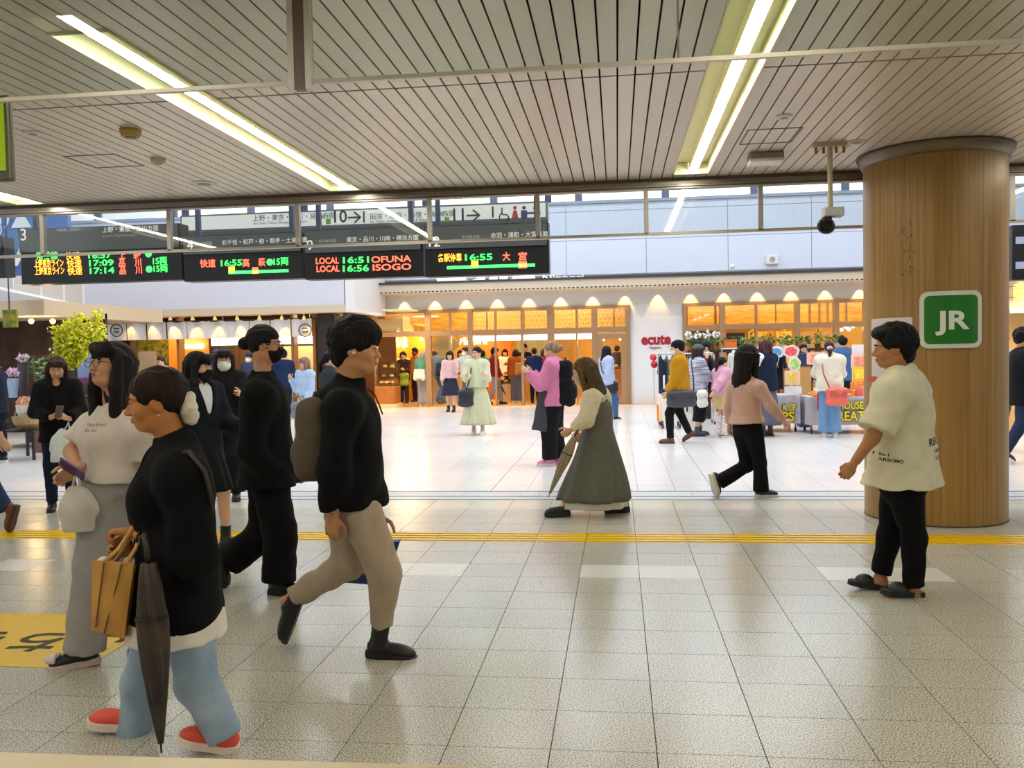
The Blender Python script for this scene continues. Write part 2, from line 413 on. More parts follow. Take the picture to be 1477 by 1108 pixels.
def hand(w, d, pn, S, side, curl=.5, grip=None):
    """palm, four unequal bent fingers and a thumb off the side; pn = palm normal"""
    d = nrm(d); pn = nrm(pn-d*(pn@d)); l = np.cross(pn, d)*side; h = S*1.0; P = []
    P.append(cone(w-d*.02*h, w+d*.03*h, .025*h, .024*h, .01))
    A = np.stack([d, l, pn]); P.append(ell(w+d*.055*h, A, (.05*h, .038*h, .017*h), .012))
    cs = curl if isinstance(curl, (list, tuple)) else [curl]*4
    for i, (o, L, r) in enumerate(((.028, .072, .0082), (.0095, .08, .0085), (-.0095, .074, .0082), (-.027, .058, .0072))):
        p = w+d*(.092-.006*abs(i-1.2))*h+l*o*h; c = cs[i]; ang = .25+c*.5; seg = (L*.42*h, L*.32*h, L*.26*h)
        for j in range(3):
            v = d*math.cos(ang)+pn*math.sin(ang); q = p+v*seg[j]; P.append(cone(p, q, r*h*(1-.08*j), r*h*(.94-.08*j), .003)); p = q; ang += .15+c*1.0
    p = w+d*.03*h+l*.03*h+pn*.004*h
    fist = cs[0] > 1
    for L, v, r in (((.04, d*.75+l*.25+pn*.6, .0115), (.032, d*.5-l*.5+pn*.5, .0098), (.025, d*.2-l*.9+pn*.2, .0085)) if fist else ((.04, d*.62+l*.62+pn*.35, .0115), (.032, d*.85+l*.2+pn*.45, .0098), (.025, d*.9-l*.02+pn*.4, .0085))):
        q = p+nrm(v)*L*h; P.append(cone(p, q, r*h, r*h*.9, .005)); p = q
    return P
def head_prims(c, A, s, look=None):
    f, l, u = A
    def L(x, y, z): return c+(f*x+l*y+u*z)*s
    E = lambda x, y, z, a, b, d, k, op='u': ell(L(x, y, z), A, (a*s, b*s, d*s), k*s, op)
    P = [E(-.014, 0, .03, .098, .077, .086, .02), E(.022, 0, -.03, .066, .06, .078, .035), E(.056, 0, -.086, .03, .03, .024, .03),
         cone(L(-.02, .035, -.07), L(.035, .03, -.085), .03*s, .024*s, .03*s), cone(L(-.02, -.035, -.07), L(.035, -.03, -.085), .03*s, .024*s, .03*s)]
    for y in (1, -1):
        P += [E(.058, .038*y, -.028, .03, .028, .03, .02), E(.072, .028*y, .022, .016, .028, .009, .016),
              E(.1, .032*y, -.002, .016, .02, .012, .014, 's'), E(.078, .032*y, -.003, .013, .018, .012, .004),
              E(-.008, .076*y, -.012, .021, .008, .032, .006), E(-.004, .086*y, -.008, .011, .005, .02, .004, 's')]
    P += [cone(L(.083, 0, .008), L(.107, 0, -.03), .008*s, .012*s, .013*s), E(.098, .012, -.036, .01, .008, .007, .006), E(.098, -.012, -.036, .01, .008, .007, .006),
          E(.083, 0, -.06, .014, .024, .014, .012)]
    return P, L
def hair_prims(style, c, A, s, seed=1, locks=0):
    f, l, u = A
    rg_ = np.random.RandomState(seed); parted = style == 'parted'; style = 'long' if parted else style
    def L(x, y, z): return c+(f*x+l*y+u*z)*s
    E = lambda x, y, z, a, b, d, k=.02, op='u': ell(L(x, y, z), A, (a*s, b*s, d*s), k*s, op)
    C = lambda a, b, ra, rb, k=.02: cone(L(*a), L(*b), ra*s, rb*s, k*s)
    P = [E(-.02, 0, .036, .106, .086, .094)]
    face = E(.098, 0, -.032, .072, .08, .095, .012, 's')
    if style == 'short':
        P += [E(-.06, 0, -.01, .055, .074, .06), E(.05, 0, .09, .06, .062, .034), face, E(.02, .1, -.03, .034, .04, .045, .01, 's'), E(.02, -.1, -.03, .034, .04, .045, .01, 's')]
    elif style == 'crop':                                    # short on top, longer at the nape
        P += [E(-.068, 0, -.02, .052, .074, .08), E(.02, 0, .095, .08, .07, .04), E(.065, 0, .085, .04, .06, .03), E(.1, 0, -.035, .07, .085, .1, .012, 's'), E(.02, .1, -.035, .03, .04, .04, .01, 's'), E(.02, -.1, -.035, .03, .04, .04, .01, 's')]
    elif style == 'mop':                                     # thick fringe and nape
        P = [E(-.018, 0, .042, .115, .094, .1), E(-.065, 0, -.015, .058, .078, .075), E(.055, 0, .075, .06, .07, .05), E(.0, 0, .1, .09, .08, .05)]
        P += [E(.11, 0, -.045, .075, .085, .085, .012, 's'), E(.012, .1, -.035, .036, .04, .045, .01, 's'), E(.012, -.1, -.035, .036, .04, .045, .01, 's')]
    elif style == 'bob':
        P += [E(-.03, 0, -.03, .085, .1, .1), face]
        for y in (1, -1): P.append(C((.03, .082*y, .04), (.03, .086*y, -.1), .028, .026))
        P.append(C((.07, .05, .075), (.075, -.045, .075), .03, .03)); P.append(C((.085, .045, .05), (.09, -.04, .05), .016, .016))
    elif style == 'long':
        P += [C((-.05, 0, 0), (-.075, 0, -.22), .085, .075), C((-.075, .02, -.22), (-.07, .01, -.33), .07, .05), face]
        for y in (1, -1): P += [C((.02, .082*y, .03), (.02, .09*y, -.12), .026, .03), C((.02, .09*y, -.12), (0, .085*y, -.26), .03, .028)]
        P.append(C((.07, .05, .08), (.07, -.05, .08), .03, .03)); P.append(C((.084, .05, .056), (.09, -.02, .06), .014, .014))
    elif style == 'straight':                                # smooth curtain down the back
        P += [C((-.045, .0, .0), (-.07, 0, -.2), .085, .08), C((-.07, .02, -.2), (-.075, .02, -.27), .075, .06), face]
        for y in (1, -1): P.append(C((.03, .08*y, .02), (.025, .085*y, -.17), .024, .026))
    elif style == 'bun':
        P += [E(-.05, 0, -.005, .06, .072, .06), E(.098, 0, -.045, .072, .08, .1, .012, 's'), E(.02, .1, -.03, .034, .04, .045, .01, 's'), E(.02, -.1, -.03, .034, .04, .045, .01, 's'), E(-.135, 0, .0, .04, .04, .04, .008)]
    elif style == 'back':                                    # combed back and tied
        P += [E(-.05, 0, -.005, .065, .074, .065), E(.098, 0, -.045, .07, .08, .1, .012, 's'), E(.02, .1, -.03, .034, .04, .045, .01, 's'), E(.02, -.1, -.03, .034, .04, .045, .01, 's')]
    elif style == 'pony':
        P += [E(-.05, 0, -.005, .06, .072, .06), E(.098, 0, -.045, .072, .08, .1, .012, 's'), E(.02, .1, -.03, .034, .04, .045, .01, 's'), E(.02, -.1, -.03, .034, .04, .045, .01, 's'),
              C((-.11, 0, .0), (-.15, 0, -.06), .03, .035), C((-.15, 0, -.06), (-.14, .01, -.2), .035, .02)]
    elif style == 'cap':
        P += [E(-.06, 0, -.01, .055, .074, .055), face]
    if style in ('short', 'mop', 'crop') and locks:
        for _ in range(locks):
            th, ph_ = rg_.uniform(-PI, PI), rg_.uniform(-.35, 1.45)
            d = np.array([math.cos(th)*math.cos(ph_), math.sin(th)*math.cos(ph_), math.sin(ph_)])
            if (d[0] > .1 and ph_ < .5) or (abs(th) < 2 and ph_ < .1): continue
            b = np.array([-.02, 0, .036])+d*np.array([.108, .088, .098]); t = np.array([.35*(d[0] > 0), 0, -1.])+rg_.normal(size=3)*.35; t = t-d*(t@d)*.85; t /= np.linalg.norm(t)+1e-6
            P.append(C(tuple(b-t*.01), tuple(b+t*rg_.uniform(.03, .055)), .015, .005, .012))
    if style in ('mop', 'bob', 'long') and locks and not parted:
        for y in np.linspace(-.05, .05, 9):
            y = y+rg_.uniform(-.004, .004); P.append(C((.078-abs(y)*.4, y, .075), (.1-abs(y)*.55, y*1.12, rg_.uniform(.02, .035)), .013, .006, .008))
    if style in ('bob', 'long', 'straight') and locks:
        for _ in range(locks//2):
            th = rg_.uniform(1.25, 2*PI-1.25); x, y = math.cos(th), math.sin(th); z1 = {'bob': -.13, 'long': -.3, 'straight': -.26}[style]*rg_.uniform(.85, 1.08)
            P.append(C((-.03+x*.085, y*.083, .03), (-.045+x*(.075 if style == 'bob' else .06), y*.088, z1), .016, .009, .012))
    return P
def shoe_prims(J, n, S, sc_=1., w=1., h=1.):
    a, t = J['an'+n], J['to'+n]; f = t-a; base = nrm(f); up = nrm(ZA-base*(base@ZA)) if abs(base[2]) < .95 else nrm(J['bf']*-1)
    if base[2] < -.75: up = nrm(J['bf']-base*(J['bf']@base))
    sd = np.cross(up, base); return a, t, base, up, sd
def shoe(J, n, S, kind, colr, parent, res, sole=(235, 235, 230)):
    """foot frame from ankle to toe; kinds: sneaker, boot, flat, slide, clog"""
    a, t = J['an'+n], J['to'+n]; d = t-a; f = nrm(V(d[0], d[1], 0)); pit = math.atan2(d[2]+.065*S, math.hypot(d[0], d[1]))
    if math.hypot(d[0], d[1]) < .05: f = J['bf']; pit = -1.25
    elif d[2] < -.1*S: pit = math.atan2(d[2]+.02*S, math.hypot(d[0], d[1]))
    fx = f*math.cos(pit)+ZA*math.sin(pit); up = -f*math.sin(pit)+ZA*math.cos(pit); sd = np.cross(up, fx)
    A = np.stack([fx, sd, up]); o = a-up*.065*S         # point under the ankle, on the upper face of the sole
    W = lambda x, y, z: o+(fx*x+sd*y+up*z)*S
    P = [ell(W(-.015, 0, .025), A, (.05*S, .036*S, .04*S), .02), ell(W(.06, 0, .018), A, (.085*S, .04*S, .036*S), .03), ell(W(.125, 0, .01), A, (.06*S, .043*S, .03*S), .03)]
    th = {'boot': .028, 'sneaker': .03, 'clog': .05, 'flat': .015, 'slide': .03}[kind]
    lo = o[2]-th*S*.0-th
    if abs(pit) < .25 and abs(lo) < .09: o = o-ZA*lo
    else:
        lo = min((o+fx*x_*S-up*th)[2] for x_ in (-.07, .19))
        if lo < 0: o = o-ZA*lo
    P = [ell(W(-.015, 0, .025), A, (.05*S, .036*S, .04*S), .02), ell(W(.06, 0, .018), A, (.085*S, .04*S, .036*S), .03), ell(W(.125, 0, .01), A, (.06*S, .043*S, .03*S), .03)]
    hi = {'boot': .13, 'sneaker': .055, 'clog': .03, 'flat': .035, 'slide': 0}[kind]
    lg = nrm(J['kn'+n]-a)
    if hi: P.append(cone(W(-.008, 0, .03), a+lg*(hi-.03)*S, .042*S, .047*S, .02, cap=True))
    if kind == 'slide': P = [ell(W(.09, 0, .002), A, (.06*S, .05*S, .05*S), .02)]
    P.append(cut(W(0, 0, -.002), -up))
    o1 = build_solid('shoe', P, res, mat(colr, .45, bump=.05), parent)
    th = th/S
    out = [(-.068, 0), (-.06, .028), (-.02, .036), (.05, .038), (.11, .047), (.155, .04), (.18, .018), (.186, 0)]
    poly = out+[(x, -y) for x, y in out[-2:0:-1]]
    so = MB().loft([[W(x*1.0, y, -th) for x, y in poly], [W(x*1.04, y*1.06, -th*.9) for x, y in poly], [W(x*1.04, y*1.06, -.0) for x, y in poly], [W(x, y, .004) for x, y in poly]])
    so.build('sole', mat(sole, .6), o1 or parent, smooth=False)
    return o1
def person(label, J, skin=(224, 182, 152), hair=('short', (22, 18, 16)), top=None, bottom=None, shoes=('sneaker', (30, 30, 32), (235, 235, 230)), res=.012, near=False, hs=1.,
           mask=None, glasses=None, cap=None, group=None, curl=(.5, .5), palm=None, fat=1., bust=0., seed=1, skip=(), over=None, brow=True, look=0., vest=None):
    S = J['S']; O = V(*(lerp(J['anL'], J['anR'], .5)[:2]), 0)
    R = thing('person', O, label, 'person', group)
    hr = .0055 if near else min(.011, res*.75); hdr = .005 if near else min(.008, res*.6)
    hc, A = J['head'], J['hA']; s = hs*S
    # ---- body: one skin mesh of trunk, limbs, head and hands
    VV, QQ, nv = [], [], 0
    def join(vq):
        nonlocal nv
        v, q = vq; VV.append(v); QQ.append(q+nv); nv += len(v)
    P = torso(J, -.012, fat=fat*.95)
    for n in 'LR': P += arm(J, n, 2, -.002)+leg(J, n, -.006)
    join(solid(P, max(res, .012)))
    hp, L = head_prims(hc, A, s)
    hp.append(cone(L(-.022, 0, -.06), J['neck']-torso_axes(J)[2]*.02*S, .052*s, .062*S, .03))
    join(solid(hp, hr))
    for n, sd in (('L', 1), ('R', -1)):
        if n in skip: continue
        d = nrm(J['wr'+n]-J['el'+n]); pn = np.cross(d, J['bf'])*sd if palm is None or n not in palm else palm[n]
        if palm is None or n not in palm:
            pn = nrm(-torso_axes(J)[1]*sd+J['bf']*.2)
        dd = J['hd'+n] if 'hd'+n in J else d
        join(solid(hand(J['wr'+n], dd, pn, S, sd, curl[0] if n == 'L' else curl[1]), hdr))
    body = link('body', npmesh(np.concatenate(VV), np.concatenate(QQ)), skinm(skin), R, smooth=True)
    # ---- face
    f, l, u = A
    if not (f@HF > .75):
        ey, ir, br = MB(), MB(), MB()
        for y in (1, -1):
            if near: ey, ir, br = MB(), MB(), MB()
            e = L(.0845, .031*y, -.002); ey.ball(e, (.0085*s,)*3, 8, 6); ir.ball(e+f*.0052*s-u*.0012*s, (.0048*s,)*3, 8, 6)
            br.tube([L(.094, .014*y, .02), L(.094, .03*y, .026), L(.08, .05*y, .022)], [.003*s, .0038*s, .002*s], 6)
            br.tube([L(.092, .017*y, .0025), L(.094, .031*y, .0065), L(.084, .046*y, .002)], [.0015*s, .002*s, .0015*s], 5)
            if near or y < 0:
                e1 = ey.build('eye', mat((225, 220, 215), .3), R, True); ir.build('iris', mat((28, 18, 14), .2), e1, True); br.build('eyebrow', mat(tuple(int(v*.8) for v in hair[1]), .8), R, True)
        if not mask:
            lp = MB().tube([L(.082, .024, -.061), L(.0945, .01, -.0575), L(.0955, 0, -.0585), L(.0945, -.01, -.0575), L(.082, -.024, -.061)], [.002*s, .0045*s, .004*s, .0045*s, .002*s], 6)
            lp.tube([L(.082, .022, -.063), L(.094, .008, -.0675), L(.094, -.008, -.0675), L(.082, -.022, -.063)], [.002*s, .005*s, .005*s, .002*s], 6)
            lp.build('lips', skinm(tuple(int(v*k) for v, k in zip(skin, (.82, .6, .6)))), R, True)
    if hair:
        hp = hair_prims(hair[0], hc, A, s, seed, 90 if near else (40 if res < .017 else 16))
        build_solid('hair', hp+[x for x in (hair[2](L, s) if len(hair) > 2 else [])], hr*1.15, hairm(hair[1]), R, folds(seed, .007 if near else .004, 60., l))
    if mask:
        E = lambda x, y, z, a, b, d, k=.02, op='u': ell(L(x, y, z), A, (a*s, b*s, d*s), k*s, op)
        mk = build_solid('face_mask', [E(.05, 0, -.055, .06, .069, .066), E(.095, 0, -.035, .024, .02, .028, .03), cut(L(.018, 0, 0), -f*1.-u*.25), cut(L(.09, 0, -.012), u)], hr, cloth(mask, .05), R)
        st = MB()
        for y in (1, -1): st.tube([L(.05, .055*y, -.035), L(.0, .082*y, -.012), L(-.015, .084*y, .0)], .0022*s, 5)
        st.build('ear_loops', cloth(mask, .05), mk)
    if glasses:
        gl = MB()
        for y in (1, -1):
            gl.tube([L(.108, .034*y+.026*math.cos(t), -.004+.023*math.sin(t)) for t in np.linspace(0, 2*PI, 19)], .0018*s, 5, False)
            gl.tube([L(.106, .06*y, .004), L(.05, .08*y, .006), L(-.01, .084*y, .004)], .0018*s, 5)
        gl.tube([L(.108, .01, 0), L(.113, 0, .004), L(.108, -.01, 0)], .0018*s, 5)
        gl.build('glasses', mat(glasses, .3), R, True)
    if cap:
        cc, brim = cap
        E = lambda x, y, z, a, b, d, k=.02, op='u': ell(L(x, y, z), A, (a*s, b*s, d*s), k*s, op)
        P = [E(-.012, 0, .055, .115, .096, .088), cut(L(0, 0, .035), -u)]
        co = build_solid('cap', P, hr*1.1, cloth(cc), R)
        if brim: MB().prism([(.1*math.cos(t)*1.0+.02, .085*math.sin(t)) for t in np.linspace(-1.4, 1.4, 13)], L(.06, 0, .036), f*s, l*s, u*.006*s).build('brim', cloth(cc), co)
    # ---- clothes
    if bottom:
        b = dict(bottom); c = b['c']; g = b.get('g', .012); A2 = torso_axes(J); up = A2[2]
        if b['k'] in ('trousers', 'shorts'):
            P = [ell(J['pel']+up*.02*S, A2, (.112*S*fat+g, .158*S*fat+g, .14*S), .05), cut(J['pel']+up*b.get('rise', .1)*S, up)]
            for n in 'LR': P += leg(J, n, g, thick=b.get('th', 1.), rk=b.get('rk'), ra=b.get('ra', .052*S+g*.5), t=b.get('t', 1.98))
            o = build_solid(b.get('name', b['k']), P, res, b.get('m') or cloth(c), R, folds(seed+3, b.get('fold', .006), 19.))
        else:
            skirt(R, b.get('name', 'skirt'), J['pel']+up*b.get('rise', .1)*S, lerp(J['pel'], lerp(J['anL'], J['anR'], .5), b['t']), b.get('r0', .13*S), b['r1'], A2, c, nf=b.get('nf', 9), amp=b.get('amp', .08), r1s=b.get('r1s'), seed=seed, z=b.get('z'))
    def topg(t, nm='shirt'):
        c = t['c']; g = t.get('g', .016); A2 = torso_axes(J); up = A2[2]; hem = t.get('hem', .06)*S
        P = torso(J, g, fat=fat, bust=bust)
        if hem > -.09:
            r = .175*S*fat+g; fl = t.get('flare', .01)
            P.append(cone(J['pel']+up*.14*S, J['pel']-up*(hem+.02), r-.03, r+fl, .05, flat=(A2[0], t.get('flat', .8))))
        P.append(cut(J['pel']-up*hem, -up))
        for n in 'LR': P += arm(J, n, t.get('sl', 1.95), g*t.get('sg', .8), capr=t.get('cr'))
        nk = J['neck']; nd = nrm(hc-nk)
        P.append(cone(nk-nd*.01*S+J['bf']*.012*S, nk+nd*.12*S, .058*S, .075*S, .01, 's')) if not t.get('collar') else None
        if t.get('collar'): P.append(cone(nk-nd*.03*S, nk+nd*t['collar']*S, .075*S, .066*S, .02, cap=True))
        if t.get('hood'): P += [ell(nk-J['bf']*.085*S-ZA*.015*S, A2, (.07*S, .12*S, .06*S), .04)]
        if t.get('v'):      # open front
            fw = J['bf']; P.append(cone(nk+fw*.13*S, lerp(nk, J['pel'], t['v'])+fw*.16*S, .075*S, .03*S, .02, 's'))
        return build_solid(t.get('name', nm), P, res, t.get('m') or cloth(c), R, folds(seed+9, t.get('fold', .008), 17.))
    if over: topg(over, 'inner_shirt')
    tp = topg(top) if top else None
    if shoes:
        for n in 'LR':
            if 'F'+n not in skip: shoe(J, n, S, shoes[0], shoes[1], R, max(.006, res*.6), shoes[2])
    return R, tp
def skirt(R, name, top, bot, r0, r1, A, c, nf=9, amp=.08, r1s=None, seed=1, z=None, m=None, steps=14):
    """pleated cone of cloth from waist to hem with depth"""
    rg = np.random.RandomState(seed); ph = rg.uniform(0, 6, 3); f, l = nrm(V(A[0][0], A[0][1], 0)), None; l = np.cross(ZA, f); n = 72; rings = []
    r1s = r1 if r1s is None else r1s
    if z is not None: bot = V(bot[0], bot[1], z)
    for i in range(steps+1):
        t = i/steps; cc = lerp(top, bot, t)+0*f; a = r0*.82+(r1-r0*.82)*t**.85; b = r0+(r1s-r0)*t**.85; k = amp*(t**.8)
        rings.append([cc+f*a*q*math.cos(th)+l*b*q*math.sin(th) for th in np.linspace(0, 2*PI, n, endpoint=False)
                      for q in (1+k*(math.sin(nf*th+ph[0]+1.2*math.sin(2*th+ph[1]))*.7+.4*math.sin((nf*2+1)*th+ph[2]+t)),)])
    inner = [[p+(top+(bot-top)-p)*.04 for p in rings[-1]], [lerp(p, lerp(top, bot, .9), .15) for p in rings[-2]]]
    return MB().loft(rings+inner).build(name, m or cloth(c), R, smooth=True)
# ================================================================== SETTING
CEIL, EDGE, SEAM = 3.18, 8.75, 5.42
M_tile = granite('speckled_tile', (138, 130, 112), (232, 228, 214), .2, 150, .4, .56)
M_white = granite('pale_tile', (214, 212, 202), (238, 236, 228), .28, 60, .3, .7, .03)
M_hall = granite('hall_tile', (214, 210, 208), (232, 229, 227), .22, 200, .3, .7, .04, .02)
M_yel = granite('yellow_tile', (222, 178, 10), (250, 208, 20), .33, 300, .3, .7, .06)
M_grout = mat((66, 56, 50), .9)
M_grey = granite('joint_stone', (176, 178, 178), (200, 202, 202), .35, 300)
floor = struct(MB().box(-17, 15, -3, 31, -.05, -.006).build('floor', M_grout))
X0, Y0, TX, TY = .1254, 3.2704, .4, .3628
def tilemesh(w, d, t=.006, m=None):
    me = MB().box(-w/2, w/2, -d/2, d/2, -t, 0); me = mesh(me.v, me.f); me.materials.append(m); return me
me_t = tilemesh(TX-.004, TY-.004, m=M_tile); me_e = tilemesh(TX-.012, TY-.004, m=M_tile); me_w = tilemesh(TX-.004, TY-.004, m=M_white)
yb = MB().box(-.198, .198, -.179, .179, -.006, 0)
for k in range(4): yb.box(-.195, .195, -.15+k*.088, -.115+k*.088, 0, .005)
me_y = mesh(yb.v, yb.f); me_y.materials.append(M_yel)
def pxof(p):
    d = np.asarray(p, float)-CO; z = d@CW; return 738.5+FPX*(d@CR)/z, 554-FPX*(d@CU)/z
cand, rest = [], MB()
for j in range(-8, 16):
    for i in range(-26, 22):
        x, y = X0+(i+.5)*TX, Y0+(j+.5)*TY
        if j == 10 or y > 8.88-.1: continue
        white = j == 7 and (i+9) % 4 in (0, 1)
        if y > 2.6:
            px, py = pxof((x, y, 0))
            if -40 < px < 1520 and py < 1130 and not (y > 7.6 and abs(x-2.77) < .4 and abs(y-8.1) < .4): cand.append((y, x, white)); continue
        rest.box(x-TX/2+.002, x+TX/2-.002, y-TY/2+.002, y+TY/2-.002, -.006, 0)
cand.sort()
for k, (y, x, white) in enumerate(cand):
    if k >= 262 and not white:
        rest.box(x-TX/2+.002, x+TX/2-.002, y-TY/2+.002, y+TY/2-.002, -.006, 0); continue
    o = bpy.data.objects.new('pale_floor_tile' if white else 'floor_tile', me_w if white else me_t); col.objects.link(o); o.location = (x, y, 0); o.parent = floor
for i in range(-19, 16):
    x, y = X0+(i+.5)*TX, Y0+10.5*TY
    o = bpy.data.objects.new('tactile_paving_tile', me_y); col.objects.link(o); o.location = (x, y, 0); o.parent = floor
for i in range(-26, 22): rest.box(X0+i*TX+.002, X0+(i+1)*TX-.002, Y0+15*TY+.002, 8.876, -.006, 0)
r_ = rest.build('floor_tiles_beyond', M_tile, floor); r_['kind'] = 'stuff'
# joint where the concourse meets the hall
jn = mesh(*(lambda b: (b.v, b.f))(MB().box(-.398, .398, -.14, .14, -.006, .001))); jn.materials.append(M_grey)
for i in range(-15, 15):
    o = bpy.data.objects.new('joint_slab', jn); col.objects.link(o); o.location = (.35+i*.8, 9.24, 0); o.parent = floor
box('joint_strip', -16, 14, 8.9, 9.06, -.006, .002, mat((186, 190, 192), .35, .3), floor)
box('joint_strip', -16, 14, 9.4, 9.43, -.006, .002, mat((150, 152, 155), .35, .5), floor)
hb = MB()
for j in range(0, 46):
    for i in range(-34, 30):
        x, y = .2+i*TX, 9.45+j*.4; w = .0015
        hb.box(x+w+(.004 if i % 6 == 2 else 0), x+TX-w, y+w, y+.4-w, -.006, 0)
h_ = hb.build('hall_floor_tiles', M_hall, floor); h_['kind'] = 'stuff'
# yellow floor sign by the left, its lettering turned to those coming the other way
ys = gz(0, 961); ya = gz(160, 888)
fs = thing('floor_sign', (-2.3, 4.3, 0), 'yellow floor sticker with black upside-down lettering on the tiles', 'floor sign')
p00, p10, p11 = gz(-30, 961), gz(134, 961), gz(168, 888)
box('sticker', -4.2, p10[0]-.02, p00[1], p11[1], .0005, .0025, M_yel, fs)
for s_, x_, y_, h_ in (('JR線', p10[0]-.14, p11[1]-.1, .12), ('こちら', p10[0]-.05, p11[1]-.36, .32)):
    text('lettering', s_, (x_, y_+.0, .003), -XA, -YA, h_*.8, mat((60, 55, 40), .7), fs, .02, off=.0008)

# ---------------- low ceiling of slats with lamp slots
ceiling = struct(MB().box(-13, 13, -3, EDGE, 3.3, 3.36).build('ceiling', mat((26, 22, 18), .9)))
M_slat = mat((216, 202, 184), .36, metal=.25, var=.05, vs=2.2, bump=.04, bs=3, stretch=(1, .25, 1), spec=.5)
PIT = .1065; XS = -1.145
def lamp_x(px, py): return gz(px, py, CEIL)[0]
slots = [(lamp_x(300, 150)-.06, 4.2, 8.58), (lamp_x(1030, 130)+.02, 4.0, 8.5), (-6.12, 4.2, 8.6), (4.4, 4.2, 8.5), (lamp_x(300, 150)-.06, -2.6, 3.6), (lamp_x(1030, 130)+.02, -2.6, 3.6), (-6.12, -2.6, 3.6), (4.4, -2.6, 3.6)]  # last four are unseen lamps added to brighten the near floor
slots = [(XS+PIT*(round((x-XS)/PIT-.5)+.5), a, b) for x, a, b in slots]
def slat(x, a, b, m=PIT-.011):
    return MB().box(-m/2, m/2, a, b, 0, .025)
cnt = 0; srest = MB(); smesh = {}
for i in range(-72, 70):
    x = XS+PIT*(i+.5)
    for a, b in ((-2.9, SEAM-.012), (SEAM+.012, EDGE-.03)):
        segs = [(a, b)]
        for sx, s0, s1 in slots:
            if abs(x-sx) < PIT*1.45:
                new = []
                for p, q in segs:
                    if q <= s0 or p >= s1: new.append((p, q)); continue
                    if p < s0: new.append((p, s0))
                    if q > s1: new.append((s1, q))
                segs = new
        for p, q in segs:
            vis = (-8.2 < x < 6.3) if a > 0 else (-4.6 < x < 3.6)
            if vis and cnt < 290:
                cnt += 1; key = (round(p, 3), round(q, 3))
                if key not in smesh:
                    b_ = slat(0, p, q); smesh[key] = mesh(b_.v, b_.f); smesh[key].materials.append(M_slat)
                o = bpy.data.objects.new('ceiling_slat', smesh[key]); col.objects.link(o); o.location = (x, 0, CEIL); o.parent = ceiling
            else: srest.box(x-PIT/2+.004, x+PIT/2-.004, p, q, CEIL, CEIL+.025)
s_ = srest.build('ceiling_slats_beyond', M_slat, ceiling); s_['kind'] = 'stuff'
M_cream = mat((230, 224, 184), .5)
TUBE = emis((255, 252, 240), 22)
for k, (sx, a, b) in enumerate(slots):
    lab = ['long fluorescent lamp in a ceiling slot above the departure boards', 'long fluorescent lamp in a ceiling slot left of the hanging camera',
           'ceiling lamp whose end shows at the picture edge above the blue wall', 'ceiling lamp behind the wooden column', 'added unseen lamp in line with the one above the departure boards', 'added unseen lamp in line with the one left of the hanging camera', 'nearer lamp in line with the one above the blue wall', 'nearer lamp in line with the one behind the column'][k]
    t = thing('ceiling_lamp', (sx, (a+b)/2, CEIL), lab, 'ceiling lamp', 'lamp slots in the low ceiling')
    w = PIT*1.5-.004
    MB().box(sx-w-.012, sx-w, a, b, CEIL-.006, CEIL+.11).box(sx+w, sx+w+.012, a, b, CEIL-.012, CEIL+.11).box(sx-w, sx+w, a, b, CEIL+.1, CEIL+.11)\
        .box(sx-w, sx+w, a, a+.012, CEIL-.012, CEIL+.1).box(sx-w, sx+w, b-.012, b, CEIL-.012, CEIL+.1).build('housing', M_cream, t)
    for bx_ in (-.036, .046): box('added_baffle', sx+.015+bx_, sx+.019+bx_, a+.02, b-.02, CEIL+.027, CEIL+.1, M_cream, t)  # baffles added to keep tube light off the housing walls
    n = max(2, round((b-a)/1.25))
    for i in range(n):
        y0, y1 = a+.06+(b-a-.12)*i/n, a+.06+(b-a-.12)*(i+1)/n
        MB().tube([(sx+.02, y0+.008, CEIL+.03), (sx+.02, y1-.008, CEIL+.03)], .026, 10).build('tube', TUBE, t)
# edge of the low ceiling
M_alu = mat((150, 142, 132), .32, .75, var=.08, vs=3, stretch=(.3, 3, 3))
tr = struct(MB().box(-13, 13, EDGE-.03, EDGE+.03, CEIL-.065, CEIL+.3).build('trim_1', M_alu))
MB().box(-13, 13, EDGE-.05, EDGE-.03, CEIL-.028, CEIL+.01).build('rib', mat((96, 84, 74), .5, .3), tr)
MB().box(-13, 13, EDGE-.045, EDGE+.06, CEIL-.102, CEIL-.07).build('rail', mat((168, 158, 146), .3, .6), tr)
MB().box(-13, 13, EDGE-.055, EDGE-.044, CEIL-.09, CEIL-.082).build('groove', mat((60, 52, 46), .5), tr)
struct(MB().box(-13, 13, EDGE+.03, EDGE+.2, CEIL-.065, 8.6).build('wall_upper_front', mat((215, 215, 212), .7)))
# glass smoke screen below the edge
ZB = gy(740, 345, EDGE)[2]
scr = struct(empty('window_1', (0, EDGE, ZB)))
pxs = [-280, -120, 62, 245, 430, 620, 776, 932, 1097, 1270, 1459, 1640]
xs = [gy(p, 320, EDGE)[0] for p in pxs]
for i, x in enumerate(xs):
    box('post', x-.022, x+.022, EDGE-.03, EDGE+.02, ZB, CEIL-.102, mat((178, 170, 158), .35, .5), scr)
    if i: box('pane', xs[i-1]+.022, x-.022, EDGE-.008, EDGE, ZB+.01, CEIL-.102, glass(), scr)
box('bottom_rail', xs[0], xs[-1], EDGE-.03, EDGE+.02, ZB-.012, ZB+.014, mat((180, 172, 160), .35, .5), scr)
